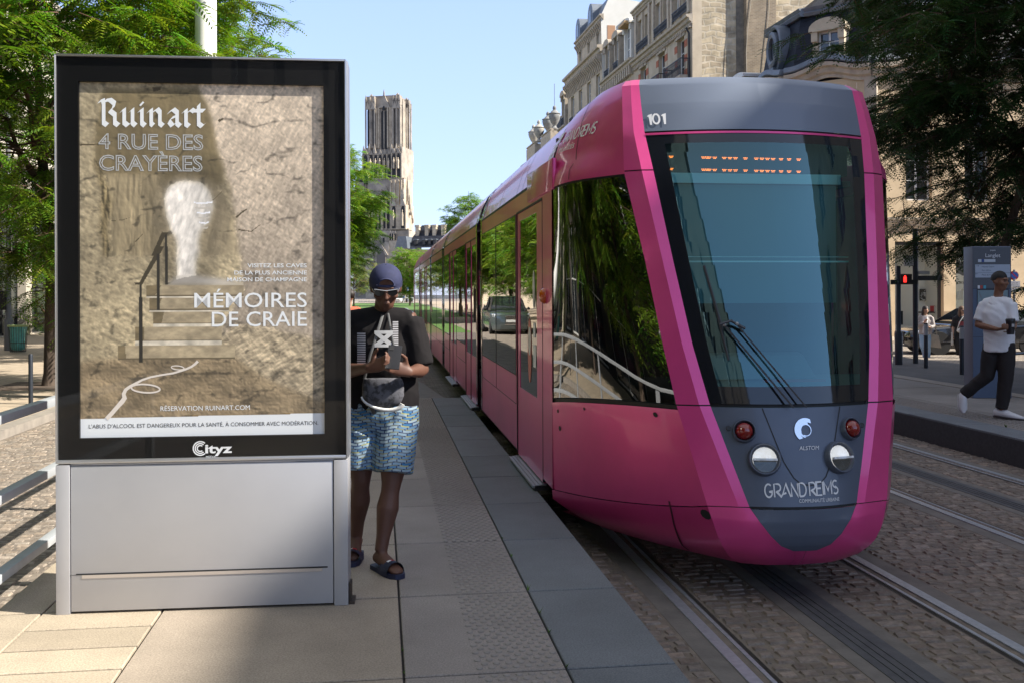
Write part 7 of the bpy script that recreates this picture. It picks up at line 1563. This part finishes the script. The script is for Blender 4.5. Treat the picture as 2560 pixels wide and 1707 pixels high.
def person(label, loc, rz, J, cl, skin, vs=.011, group=None):
    r = empty('person', loc, rz, label, 'person', group); sk = skin; mb = MB(); V = {k: [Vector(q) for q in v] if isinstance(v[0], (tuple, list)) else Vector(v) for k, v in J.items() if k not in ('yaw', 'pitch', 'hd')}
    hp, ch, nb, hd = V['hip'], V['chest'], V['neck'], V['head']; tk = cl.get('bulk', 1.0)
    sp = [hp + Vector((0, 0, -.06)), hp + Vector((0, 0, .04)), lerp(hp, ch, .5), ch, lerp(ch, nb, .7), nb]
    mb.tube(sp, [(.13 * tk, .10 * tk), (.15 * tk, .11 * tk), (.135 * tk, .10 * tk), (.155 * tk, .11 * tk), (.11, .08), (.052, .055)], 14); mb.tube([nb - Vector((0, 0, .05)), nb + Vector((0, 0, .03)), lerp(nb, hd, .75)], [.060, .054, .052], 12)
    f, M3 = head(mb, hd, J.get('yaw', 0), J.get('pitch', 0), cl.get('hk', 1.0))
    for i in (0, 1):
        s, e, w_ = V['sh'][i], V['el'][i], V['wr'][i]; mb.tube([lerp(ch, s, .35) + Vector((0, 0, .02)), s, lerp(s, e, .35), lerp(s, e, .8), e, lerp(e, w_, .25), lerp(e, w_, .7), w_], [.06, .058 * tk, .050 * tk, .043, .041, .043, .032, .026], 12)
        hd_ = J['hd'][i]; hand(mb, w_, hd_[0], hd_[1], 1 if i else -1, hd_[2], cl.get('handk', 1.0))
        h_, k_, a_, t_ = V['hp'][i], V['kn'][i], V['an'][i], V['toe'][i]
        mb.tube([h_ + Vector((0, 0, .03)), h_, lerp(h_, k_, .4), lerp(h_, k_, .85), k_, lerp(k_, a_, .12), lerp(k_, a_, .35), lerp(k_, a_, .75), a_], [.085 * tk, .088 * tk, .078 * tk, .058 * tk, .055, .052, .058 * (1 + (tk - 1) * .6), .040, .036], 12)
        hl = a_ - (t_ - a_) * .28; hl.z = a_.z - .045 + max(0, (a_.z - t_.z - .07)) * .4; fd = (t_ - hl).normalized(); sd = fd.cross(Vector((0, 0, 1))).normalized() if abs(fd.z) < .95 else Vector((1, 0, 0)); upv = sd.cross(fd)
        mb.loft([[hl + (t_ - hl) * q + sd * (b * math.cos(2 * PI * i_ / 12)) + upv * (c_ * math.sin(2 * PI * i_ / 12) + o_) for i_ in range(12)] for q, b, c_, o_ in ((-.02, .018, .02, .01), (.06, .034, .032, .012), (.3, .036, .042, .018), (.65, .046, .026, .004), (.9, .042, .018, -.002), (1.02, .024, .010, -.004))])
    body = voxel(mb, 'body', sk, r, vs, 3)
    # shirt
    mb = MB(); b2 = tk * 1.0; top = lerp(ch, nb, .86); hz = cl.get('hem', hp.z - .06)
    xs, ys = cl.get('sx', 1.0), cl.get('sy', 1.0)
    mb.tube([Vector((hp.x, hp.y, hz)), Vector((hp.x, hp.y, hz + .05)), hp + Vector((0, 0, .12)), lerp(hp, ch, .6), ch, lerp(ch, nb, .45), lerp(ch, nb, .74), top], [(.185 * xs, .135 * ys), (.186 * xs, .137 * ys), (.180 * xs, .136 * ys), (.182 * xs, .135 * ys), (.190 * xs, .132 * ys), (.150 * xs, .112), (.098, .085), (.072, .068)], 20)
    ym = lerp(ch, nb, .62); mb.tube([V['sh'][0] + Vector((0, 0, .004)), lerp(V['sh'][0], ym, .5) + Vector((0, 0, .012)), ym + Vector((0, 0, .01)), lerp(V['sh'][1], ym, .5) + Vector((0, 0, .012)), V['sh'][1] + Vector((0, 0, .004))], [.070, .076, .082, .076, .070], 14)
    for i in (0, 1):
        s, e, w_ = V['sh'][i], V['el'][i], V['wr'][i]; sl = cl.get('sleeve', .8)
        pts = [lerp(ch, s, .35) + Vector((0, 0, .03)), lerp(ch, s, .8) + Vector((0, 0, .004)), s + Vector((0, 0, -.012)), lerp(s, e, .4), lerp(s, e, min(1, sl))]; rr = [.074, .080, .078, .072, .069]
        if sl > 1: pts += [lerp(e, w_, .5), lerp(e, w_, min(.97, sl - 1))]; rr = [.07, .07, .066, .062, .056, .052, .046]
        mb.tube(pts, [q * cl.get('slk', 1.0) for q in rr], 14)
    sh = voxel(mb, cl.get('shirt_name', 'shirt'), cl['shirt'], r, vs, 8, noise=cl.get('fold', .012))
    # trousers, shorts or skirt
    mb = MB(); bl = cl.get('leg', 1.0); bk = cl.get('bk', 1.0)
    mb.tube([hp + Vector((0, 0, .10)), hp, hp + Vector((0, 0, -.10)), hp + Vector((0, 0, -.17))], [(.165 * tk, .122 * tk), (.172 * tk, .13 * tk), (.17 * tk, .125 * tk), (.13 * tk, .10 * tk)], 18)
    for i in (0, 1):
        h_, k_, a_ = V['hp'][i], V['kn'][i], V['an'][i]; kk = cl.get('legw', 1.0)
        pts = [h_ + Vector((0, 0, .05)), h_ + Vector((0, 0, -.05))]; rr = [.095 * tk, .105 * tk * bk]
        if bl <= 1: pts += [lerp(h_, k_, .55 * bl), lerp(h_, k_, bl)]; rr += [.108 * tk * kk, .108 * tk * kk]
        else: pts += [lerp(h_, k_, .5), k_, lerp(k_, a_, .5), lerp(k_, a_, bl - 1)]; rr += [.092 * tk * kk, .075 * kk, .068 * kk, .064 * kk]
        mb.tube(pts, rr, 16)
    voxel(mb, cl.get('leg_name', 'trousers'), cl['legs'], r, vs, 4, noise=cl.get('fold', .012), nsc=7)
    return r, body, V, f, M3
skin_d = M('skin_dark', (.115, .05, .031), .58, col2=(.095, .040, .024), scale=7); skin_m = M('skin_brown', (.20, .095, .055), .55); skin_l = M('skin_light', (.42, .24, .16), .5)
ox = lambda *a: Vector(a)
def shorts_mat():
    m = bpy.data.materials.new('shorts_print'); m.use_nodes = True; n = m.node_tree.nodes; l = m.node_tree.links; p = n['Principled BSDF']; p.inputs['Roughness'].default_value = .75
    tc = n.new('ShaderNodeTexCoord'); sx = n.new('ShaderNodeSeparateXYZ'); cx = n.new('ShaderNodeCombineXYZ'); l.new(tc.outputs['Object'], sx.inputs[0]); l.new(sx.outputs['X'], cx.inputs[0]); sw = n.new('ShaderNodeMath'); sw.operation = 'SINE'; sm = n.new('ShaderNodeMath'); sm.operation = 'MULTIPLY'; sm.inputs[1].default_value = 42; l.new(sx.outputs['X'], sm.inputs[0]); l.new(sm.outputs[0], sw.inputs[0]); sa = n.new('ShaderNodeMath'); sa.operation = 'MULTIPLY_ADD'; sa.inputs[1].default_value = .006; l.new(sw.outputs[0], sa.inputs[0]); l.new(sx.outputs['Z'], sa.inputs[2]); l.new(sa.outputs[0], cx.inputs[1])
    def bk(c1, c2, mo, w_, h, ms, sq=(0, 0, 0)):
        mp = n.new('ShaderNodeMapping'); mp.inputs['Location'].default_value = sq; l.new(cx.outputs[0], mp.inputs[0]); b = n.new('ShaderNodeTexBrick'); b.inputs['Scale'].default_value = 1; b.inputs['Brick Width'].default_value = w_; b.inputs['Row Height'].default_value = h; b.inputs['Mortar Size'].default_value = ms; b.inputs['Color1'].default_value = c1; b.inputs['Color2'].default_value = c2; b.inputs['Mortar'].default_value = mo; l.new(mp.outputs[0], b.inputs[0]); return b
    a = bk((.03, .17, .36, 1), (.36, .46, .50, 1), (.010, .028, .11, 1), .050, .0175, .0030); c = bk((.48, .47, .13, 1), (.02, .06, .20, 1), (0, 0, 0, 1), .055, .0175, .0055, (.03, .009, 0))
    mx = n.new('ShaderNodeMix'); mx.data_type = 'RGBA'; mx.blend_type = 'LIGHTEN'; mx.inputs['Factor'].default_value = .8; l.new(a.outputs[0], mx.inputs['A']); l.new(c.outputs[0], mx.inputs['B']); l.new(mx.outputs['Result'], p.inputs['Base Color']); return m
def man_phone():
    P = dep(945, HOR, 5.56); S = 2450 / 5.56; lx = lambda px: (px - 945) / S; lz = lambda py: (735 + 1.52 * S - py) / S
    J = dict(hip=(lx(948), .02, .93), chest=(lx(952), -.01, 1.24), neck=(lx(962), -.03, 1.43), head=(lx(970), -.095, 1.555), yaw=R(8), pitch=R(20),
             sh=[(lx(872), .02, 1.355), (lx(1030), -.03, 1.355)], el=[(lx(858), -.06, 1.085), (lx(1057), -.06, 1.095)], wr=[(lx(942), -.29, 1.125), (lx(1034), -.27, 1.10)],
             hd=[((.75, -.35, .25), (.45, -.55, .3), .55), ((-.70, -.30, .28), (-.35, -.65, .25), .60)],
             hp=[(lx(898), .02, .84), (lx(996), .0, .84)], kn=[(lx(902), -.02, .47), (lx(982), -.10, .46)], an=[(lx(882), .10, .125), (lx(960), -.17, .105)], toe=[(lx(880), -.06, .035), (lx(1012), -.32, .035)])
    shirt = M('tshirt_charcoal', (.013, .011, .012), .9, col2=(.010, .009, .0095), scale=8, spec=.2)
    r, body, V, f, M3 = person('man in backwards navy cap, dark T-shirt and patterned shorts looking at his phone', (P.x, P.y, PZ), -YAW, J, dict(bulk=1.16, hk=1.02, hem=.875, sx=1.20, sy=1.08, sleeve=.92, slk=1.06, shirt=shirt, shirt_name='t_shirt', legs=shorts_mat(), leg_name='shorts', leg=.83, legw=.93, bk=.95, fold=.010, handk=1.08), skin_d, .0085)
    H = lambda mb, nm, m, sm=50: mb.build(nm, m, r, sm)
    # cap worn backwards
    cap = M('cap_navy', (.017, .021, .060), .85, col2=(.022, .027, .075), scale=30)
    mb = MB(); rows = []
    for i in range(9):
        t = i / 8; ph = t * PI / 2; rr = math.cos(ph * .98); rows.append([f((.090 * rr * math.cos(a), .016 + .108 * rr * math.sin(a), .038 + .088 * math.sin(ph) - (.012 * math.cos(a * 2) if i == 0 else 0))) for a in np.linspace(0, 2 * PI, 33)])
    mb.grid(rows); rows = []
    for zz, ex in ((.012, .002), (.042, .004)): rows.append([f(((.088 + ex) * math.cos(a), .014 + (.106 + ex) * math.sin(a), zz)) for a in np.linspace(0, 2 * PI, 33)])
    mb.grid(rows); co = H(mb, 'cap', cap)
    mb = MB(); mb.grid([[f((.075 * math.sin(a) * (1 + .05 * q), .10 + .075 * q * math.cos(a) ** .6, .022 - .022 * q)) for a in np.linspace(-1.35, 1.35, 13)] for q in (0, .5, 1)]); mb.grid([[f((.075 * math.sin(a) * (1 + .05 * q), .10 + .075 * q * math.cos(a) ** .6, .016 - .022 * q)) for a in np.linspace(-1.35, 1.35, 13)] for q in (0, .5, 1)]); mb.build('cap_peak', cap, co, 60)
    mb = MB(); mb.grid([[f((.040 * math.cos(a) * q, -.094 - .006 * math.sin(a) * q, .048 + .036 * math.sin(a) * q)) for a in np.linspace(0, PI, 14)] for q in (0.05, 1)]); mb.build('cap_opening', M('skin_brow', (.11, .05, .033), .5), co)
    mb = MB(); mb.tube([f((.041 * math.cos(a), -.0965 - .006 * math.sin(a), .048 + .037 * math.sin(a))) for a in np.linspace(0, PI, 14)], .005, 6); mb.tube([f((.05 * q, -.096 + .012 * q * q, .040)) for q in np.linspace(-1, 1, 9)], .008, 6); mb.build('cap_strap', cap, co, 60)
    # sunglasses, short beard shade
    mb = MB()
    for s in (-1, 1): mb.prism([(s * .036 + .027 * math.cos(a), .006 + .019 * math.sin(a)) for a in np.linspace(0, 2 * PI, 14, endpoint=False)], lambda a, b, d: f((a, -.103 - d + abs(a) * .12, b)), 0, .003, 0); mb.bar(f((s * .064, -.098, .012)), f((s * .084, .01, .012)), .005, .004, 1)
    mb.tube([f((q * .062, -.107 + abs(q) * .009, .024 - .006 * (1 - abs(q)))) for q in np.linspace(-1, 1, 9)], .0028, 6, 1); H(mb, 'sunglasses', [M('lens_black', (.01, .01, .011), .05, spec=.9), M('steel_bright', (.75, .75, .75), .2, .9)], 40)
    # T-shirt prints
    def front(a, z, off): 
        xx = a - lx(952); yy = -.142 * math.sqrt(max(.05, 1 - (xx / .245) ** 2)) - .012 - off; return Vector((a, yy, z))
    pr = M('print_light_grey', (.42, .41, .42), .8); pw_ = M('print_white_cloth', (.46, .46, .46), .8); mb = MB()
    for x0, x1, z0, z1 in ((903, 924, 1.11, 1.30), (990, 1003, 1.16, 1.37)):
        q = z0; mb = MB()
        while q < z1: mb.grid([[front(lx(x0 + (x1 - x0) * t), zz, .012) for t in np.linspace(0, 1, 4)] for zz in (q, q + .008)]); q += .0125
        H(mb, 'shirt_print', pr)
    mb = MB()
    for x0, x1, z0, z1 in ((946, 990, 1.300, 1.318), (946, 990, 1.228, 1.244)): mb.grid([[front(lx(x0 + (x1 - x0) * t), zz, .013) for t in np.linspace(0, 1, 5)] for zz in (z0, z1)], 1)
    for (a0, b0), (a1, b1) in (((954, 1.244), (984, 1.300)), ((954, 1.300), (984, 1.244))): mb.grid([[front(lx(a0 + (a1 - a0) * t + o_), b0 + (b1 - b0) * t, .013) for t in np.linspace(0, 1, 4)] for o_ in (-8, 8)], 1)
    H(mb, 'shirt_print', [pr, pw_])
    # slides
    nav = M('slide_navy', (.014, .018, .05), .6); sw_, sr_ = M('slide_white', (.7, .7, .7), .6), M('slide_red', (.45, .02, .03), .6)
    for i in (0, 1):
        a_, t_ = V['an'][i], V['toe'][i]; d = Vector((t_.x - a_.x, t_.y - a_.y, 0)).normalized(); s = Vector((-d.y, d.x, 0)); hl = Vector((a_.x, a_.y, 0)) - d * .075; L_ = .285; mb = MB(); z0 = max(0.0, t_.z - .035)
        P_ = lambda q, w_, z: hl + d * (L_ * q) + s * w_ + Vector((0, 0, z + z0))
        o_ = [(0, .012), (.04, .032), (.3, .038), (.6, .050), (.85, .048), (.97, .030), (1, .008)]; loop = [(q, w_) for q, w_ in o_] + [(q, -w_) for q, w_ in reversed(o_)]; mb.loft([[P_(q, w_, z) for q, w_ in loop] for z in (0.0, .026)])
        mb.grid([[P_(q, .056 * math.cos(a), .018 + .062 * math.sin(a)) for a in np.linspace(-.1, PI + .1, 14)] for q in (.50, .80)]); sl = H(mb, 'slide', nav, 40)
        mb = MB(); mb.grid([[P_(q, .058 * math.cos(a), .018 + .064 * math.sin(a)) for a in np.linspace(1.15, 1.62, 6)] for q in (.61, .68)]); mb.grid([[P_(q, .058 * math.cos(a), .018 + .064 * math.sin(a)) for a in np.linspace(1.62, 2.0, 6)] for q in (.61, .68)], 1); mb.build('slide_flag', [sr_, sw_], sl, 40)
    # phone and shoulder bag are carried things
    wmx = Matrix.Translation((P.x, P.y, PZ)) @ Matrix.Rotation(-YAW, 4, 'Z')
    c = wmx @ Vector((lx(1003), -.355, 1.185)); ph = empty('phone', c, -YAW, 'black phone held in both hands by the man in the navy cap', 'phone'); ph.rotation_euler = (R(-38), R(4), -YAW)
    mb = MB(); mb.box(-.037, .037, -.004, .004, -.075, .075); mb.build('body', M('phone_black', (.012, .012, .014), .3), ph, bevel=.003); mb = MB(); mb.box(-.034, .034, .0042, .0048, -.070, .070); mb.build('screen', M('screen_dark', (.02, .022, .03), .08), ph); mb = MB(); mb.box(-.030, -.006, -.0065, -.004, .04, .066); mb.build('camera', black, ph)
    c = wmx @ Vector((lx(968), -.195, .995)); bg_ = empty('shoulder_bag', c, -YAW, 'small grey patterned bag with white trim slung across the man in shorts', 'bag')
    mb = MB(); mb.loft([[Vector((.115 * kx * math.cos(a), .04 * kx * math.sin(a), z)) for a in np.linspace(0, 2 * PI, 20, endpoint=False)] for kx, z in ((.35, -.095), (.8, -.085), (1, -.03), (1, .03), (.92, .06), (.85, .065))]); mb.build('pouch', M('bag_camouflage', (.10, .10, .115), .8, col2=(.03, .03, .034), scale=22, contrast=(.45, .55)), bg_, 60)
    mb = MB(); mb.tube([Vector((.112 * math.cos(a), -.045, -.045 + .055 * math.sin(a) - .02 * math.cos(a))) for a in np.linspace(PI + .1, 2 * PI - .1, 14)], [(.005 + .009 * q_ / 13, .008) for q_ in range(14)], 8); mb.build('trim', M('bag_white', (.62, .61, .58), .7), bg_, 60)
    st = M('strap_grey', (.10, .10, .10), .8); mb = MB(); q = lambda x, y, z: Vector((lx(x) - lx(968), y + .195, z - .995))
    mb.tube([q(921, -.15, 1.06), q(924, -.155, .96), q(936, -.15, .90), q(944, -.14, .86)], [(.010, .004)] * 4, 6); mb.tube([q(975, -.16, .93), q(990, -.145, .88), q(996, -.13, .86)], [(.008, .004)] * 3, 6); mb.tube([q(921, -.15, 1.06), q(935, -.17, 1.18), q(956, -.155, 1.33), q(962, -.10, 1.40)], [(.008, .003)] * 4, 6); mb.tube([q(1006, -.15, 1.05), q(995, -.165, 1.2), q(984, -.15, 1.33), q(975, -.09, 1.41)], [(.007, .003)] * 4, 6); mb.build('strap', st, bg_, 60)
man_phone()
def man_polo():
    D = 11.8; P = dep(2497, HOR, D); S = 2450 / D; X = lambda px: (px - 2497) / S; Z = lambda py: (1051 - py) / S
    J = dict(hip=(X(2497), 0, .95), chest=(X(2493), .0, 1.26), neck=(X(2496), 0, 1.46), head=(X(2499), -.02, 1.645), yaw=R(48), pitch=R(4), sh=[(X(2464), .03, 1.365), (X(2523), -.05, 1.365)], el=[(X(2449), .02, 1.12), (X(2527), -.10, 1.11)], wr=[(X(2489), -.22, 1.075), (X(2519), -.25, 1.09)],
             hd=[((.8, -.25, .15), (.1, .2, .9), .5), ((-.35, -.5, .1), (-.6, -.3, .2), .5)], hp=[(X(2480), .02, .86), (X(2514), -.02, .86)], kn=[(X(2470), .02, .51), (X(2511), -.05, .50)], an=[(X(2414), .10, .25), (X(2501), -.04, .095)], toe=[(X(2417), .05, .075), (X(2544), -.10, .035)])
    wp = M('polo_white', (.70, .71, .74), .8); tr = M('trousers_black', (.014, .011, .012), .85)
    r, body, V, f, M3 = person('young man in white polo and black trousers striding past the totem holding a dark cup', (P.x, P.y, PZ), -R(27.0), J, dict(bulk=.96, hk=.98, hem=.80, sleeve=.80, slk=.96, sx=.95, shirt=wp, shirt_name='polo_shirt', legs=tr, leg=1.93, legw=1.12, fold=.015), skin_m, .012)
    hr_ = M('hair_black', (.010, .009, .009), .7); mb = MB(); rows = []
    for i in range(8):
        ph = i / 7 * PI / 2 * .99; rr = math.cos(ph); rows.append([f((.083 * rr * math.cos(a), .018 + .100 * rr * math.sin(a), (.012 if math.sin(a) > -.2 else .044) * (1 - i / 7) + .035 * i / 7 + .095 * math.sin(ph))) for a in np.linspace(0, 2 * PI, 28)])
    mb.grid(rows); mb.build('hair', hr_, r, 60)
    mb = MB()
    for s in (-1, 1): mb.ell(f((s * .032, -.088, .008)), (.012, .008, .006), 8, 0, M3); mb.bar(f((s * .018, -.100, .028)), f((s * .050, -.088, .028)), .006, .006)
    mb.build('eyes', hr_, r, 60)
    mb = MB()      # collar and placket
    nb = V['neck']
    for s in (-1, 1): mb.loft([[nb + Vector((s * .02, -.10, -.085)), nb + Vector((s * .075, -.075, -.035)), nb + Vector((s * .085, -.02, .0)), nb + Vector((s * .06, .06, .015))], [nb + Vector((s * .035, -.105, -.115)), nb + Vector((s * .10, -.085, -.075)), nb + Vector((s * .115, -.02, -.045)), nb + Vector((s * .085, .07, -.03))]], 0, False, False)
    mb.build('collar', wp, r, 60)
    wsh = M('shoe_white', (.62, .62, .64), .5); dsh = M('shoe_dark', (.03, .025, .025), .6)
    for i in (0, 1):
        a_, t_ = V['an'][i], V['toe'][i]; hl = a_ - (t_ - a_) * .30; hl.z = a_.z - .045 + (.06 if i == 0 else 0); d = (t_ - hl); L_ = d.length; d.normalize(); s = d.cross(Vector((0, 0, 1))); s = s.normalized(); u = s.cross(d); mb = MB()
        P_ = lambda q, w_, h: hl + d * (L_ * q) + s * w_ + u * h
        mb.loft([[P_(q, w_ * math.cos(a), hc + hh * math.sin(a)) for a in np.linspace(0, 2 * PI, 14, endpoint=False)] for q, w_, hh, hc in ((-.08, .02, .03, .02), (.0, .038, .05, .03), (.3, .042, .055, .03), (.6, .05, .042, .01), (.9, .046, .028, -.002), (1.12, .02, .014, -.006))]); so_ = mb.build('shoe', wsh, r, 60)
        mb = MB(); mb.loft([[P_(q, w_, h) for q, w_ in ((-.1, .0), (-.04, .036), (.3, .042), (.65, .054), (.95, .046), (1.15, .0), (.95, -.046), (.65, -.054), (.3, -.042), (-.04, -.036))] for h in (-.034, -.014)]); mb.build('sole', M('sole_pale', (.5, .5, .5), .6) if i == 0 else dsh, so_)
    wmx = Matrix.Translation((P.x, P.y, PZ)) @ Matrix.Rotation(-R(27), 4, 'Z'); c = wmx @ Vector((X(2515), -.29, 1.02)); cu = empty('cup', c, 0, 'dark insulated cup held by the man in the white polo', 'cup'); mb = MB(); mb.lathe([(.001, 0), (.040, 0), (.052, .15), (.054, .152), (.054, .175), (.046, .185), (.001, .187)], (0, 0, 0), 18); mb.build('body', M('cup_dark', (.015, .016, .02), .4), cu, 40); mb = MB(); mb.box(-.018, .012, -.0535, -.045, .09, .125); mb.build('lettering', M('print_light_grey'), cu)
man_polo()
def woman(label, px, py, D, H, J0, cl, skin, hair, extra=None):
    P = dep(px, HOR, D); z = CAMZ - (py - HOR - .0033 * (px - 1280) * -1) * D / FOC
    r, body, V, f, M3 = person(label, (P.x, P.y, z), -math.atan2(P.x, P.y), J0, cl, skin, .016)
    mb = MB(); rows = []
    for i in range(7):
        ph = i / 6 * PI / 2 * .99; rr = math.cos(ph); rows.append([f((.092 * rr * math.cos(a), .02 + .105 * rr * math.sin(a), .045 + .095 * math.sin(ph))) for a in np.linspace(0, 2 * PI, 24)])
    mb.grid(rows); mb.grid([[f((.095 * k_ * math.cos(a), .025 + .10 * k_ * math.sin(a), zz)) for a in np.linspace(-.55, PI + .55, 18)] for zz, k_ in ((.05, 1), (-.06, 1.08), (-.16, 1.15), (-.27, 1.05), (-.33, .7))]); mb.build('hair', hair, r, 60)
    return r, V, f, M3, Matrix.Translation((P.x, P.y, z)) @ Matrix.Rotation(-math.atan2(P.x, P.y), 4, 'Z')
hb = M('hair_dark_brown', (.018, .011, .008), .6); hl_ = M('hair_light_brown', (.11, .06, .03), .6)
J1 = dict(hip=(0, 0, .90), chest=(0, 0, 1.18), neck=(0, -.01, 1.36), head=(.01, -.02, 1.52), yaw=R(30), pitch=R(8), sh=[(-.17, 0, 1.30), (.17, 0, 1.30)], el=[(-.22, -.03, 1.05), (.22, -.04, 1.04)], wr=[(-.02, -.22, 1.16), (.12, -.22, 1.02)], hd=[((.4, -.2, .7), (.3, -.5, .2), .5), ((-.3, -.5, .1), (0, 0, 1), .4)], hp=[(-.08, 0, .82), (.08, 0, .82)], kn=[(-.06, -.02, .45), (.06, -.03, .45)], an=[(.02, .02, .08), (.06, -.02, .08)], toe=[(.0, -.15, .03), (.10, -.17, .03)])
cg = M('cardigan_beige', (.40, .36, .34), .85, col2=(.30, .27, .26), scale=20); jn = M('jeans_light', (.20, .31, .45), .8, col2=(.27, .38, .52), scale=6)
r, V, f, M3, w4 = woman('woman with long dark hair in pale cardigan and light blue jeans carrying a tote', 2313, 903, 29.3, 1.62, J1, dict(bulk=.88, hk=.95, hem=.80, sleeve=1.9, slk=1.05, shirt=cg, shirt_name='cardigan', legs=jn, leg=1.97, legw=1.2, fold=.02), skin_l, hb)
mb = MB(); mb.loft([[Vector((.075 * math.cos(a), -.115 - .04 * abs(math.sin(a)), z)) for a in np.linspace(PI, 2 * PI, 9)] for z in (.84, 1.0, 1.2, 1.33)], 0, False, False); mb.build('white_top', M('cloth_white', (.66, .66, .68), .8), r, 60)
mb = MB()
for i in (0, 1): t_ = V['toe'][i]; mb.ell(t_ + Vector((0, .07, .0)), (.045, .14, .045), 10)
mb.build('shoes', M('shoe_white'), r, 60)
c = w4 @ Vector((.24, .0, .62)); tb_ = empty('tote_bag', c, -.5, 'beige tote bag on the shoulder of the woman in blue jeans', 'bag'); mb = MB(); mb.hexa(((-.15, -.05, -.18), (.20, -.05, -.22), (.20, .05, -.22), (-.15, .05, -.18), (-.10, -.04, .20), (.12, -.04, .16), (.12, .04, .16), (-.10, .04, .20))); mb.build('sack', M('canvas', (.34, .30, .24), .9, col2=(.26, .23, .19), scale=7), tb_, bevel=.02); mb = MB(); mb.tube([(-.07, 0, .18), (-.05, 0, .45), (-.02, .02, .68), (.03, 0, .45), (.08, 0, .16)], [(.015, .005)] * 5, 6); mb.build('strap', M('canvas'), tb_, 60)
J2 = dict(J1); J2.update(yaw=R(35), pitch=R(2), el=[(-.23, .0, 1.03), (.22, -.02, 1.03)], wr=[(-.24, -.10, .80), (.16, -.2, .93)], hd=[((0, -.2, -.9), (.7, -.2, 0), .5), ((-.4, -.5, .0), (0, 0, 1), .5)], an=[(-.03, .04, .08), (.09, -.04, .08)], toe=[(-.04, -.13, .03), (.12, -.20, .03)])
bt = M('cloth_black', (.012, .012, .014), .85)
r, V, f, M3, w4 = woman('woman in sunglasses wearing black top and wide black trousers with white bag strap', 2404, 905, 29.0, 1.6, J2, dict(bulk=.94, hk=.95, hem=.84, sleeve=.95, slk=1.1, shirt=bt, shirt_name='t_shirt', legs=bt, leg=1.62, legw=1.75, bk=1.1, fold=.02), skin_l, hl_)
mb = MB(); mb.grid([[Vector((x, -.150 + abs(x) * .12, z)) for x in (-.09, 0, .09)] for z in (1.05, 1.20)]); mb.build('shirt_print', M('print_red', (.22, .04, .05), .8), r)
mb = MB()
for s in (-1, 1): mb.ell(f((s * .034, -.096, .012)), (.026, .012, .018), 8, 0, M3)
mb.tube([f((-.06, -.09, .02)), f((0, -.108, .018)), f((.06, -.09, .02))], .004, 5); mb.build('sunglasses', M('lens_black'), r, 60)
c = w4 @ Vector((.0, -.17, .93)); wb_ = empty('waist_bag', c, -.5, 'white crossbody bag worn by the woman in black', 'bag'); mb = MB(); mb.ell((0, 0, 0), (.14, .05, .075), 14); mb.build('pouch', M('bag_white'), wb_, 60); mb = MB(); mb.tube([(-.12, .02, .02), (-.06, -.02, .25), (.05, .05, .42)], [(.012, .004)] * 3, 6); mb.tube([(.12, .02, .02), (.15, .02, .2), (.13, .1, .42)], [(.014, .004)] * 3, 6); mb.build('strap', M('bag_white'), wb_, 60)
c = w4 @ Vector((-.26, -.08, .68)); tb2 = empty('cloth_bag', c, -.5, 'pale cloth bag hanging from the hand of the woman in black', 'bag'); mb = MB(); mb.hexa(((-.03, -.10, -.18), (.03, -.10, -.18), (.03, .12, -.16), (-.03, .12, -.16), (-.02, -.05, .2), (.02, -.05, .2), (.02, .06, .2), (-.02, .06, .2))); mb.build('sack', M('canvas_pale', (.45, .42, .38), .9), tb2, bevel=.015); mb = MB(); mb.tube([(0, -.04, .19), (0, .0, .26), (0, .05, .19)], .006, 5); mb.build('strap', M('canvas_pale'), tb2)
# passer-by glimpsed behind the panel edge, and a tiny walker by the far cars
J3 = dict(J1); J3.update(yaw=R(-140), pitch=0, wr=[(-.22, -.08, .80), (.22, -.08, .80)], hd=[((0, 0, -1), (.8, 0, 0), .4), ((0, 0, -1), (-.8, 0, 0), .4)])
P = dep(871, HOR, 15.2); z0 = .16
r, body, V, f, M3 = person('passer by with short black hair glimpsed between the panel edge and the capped man', (P.x, P.y, z0), 0, {**J3, 'head': (.0, -.01, 1.60), 'neck': (0, 0, 1.44), 'chest': (0, 0, 1.26), 'hip': (0, 0, .95), 'sh': [(-.19, 0, 1.38), (.19, 0, 1.38)], 'el': [(-.23, 0, 1.1), (.23, 0, 1.1)]}, dict(bulk=1, hem=.85, sleeve=.8, shirt=M('shirt_coral', (.50, .12, .06), .8), legs=bt, leg=1.95, legw=1.1), skin_l, .018)
mb = MB(); mb.ell(f((0, .02, .055)), (.086, .104, .088), 14, 0, M3); mb.build('hair', hr_ if 'hr_' in globals() else hb, r, 60)
P = dep(1009, HOR, 190); r, body, V, f, M3 = person('tiny distant walker in a blue shirt beside the far white car', (P.x, P.y, .02), 0, J3, dict(bulk=1, hem=.85, sleeve=1.8, shirt=M('shirt_blue', (.16, .20, .50), .8), legs=bt, leg=1.95), skin_l, .03)
mb = MB(); mb.ell(f((0, .02, .055)), (.086, .104, .088), 10, 0, M3); mb.build('hair', hb, r, 60)
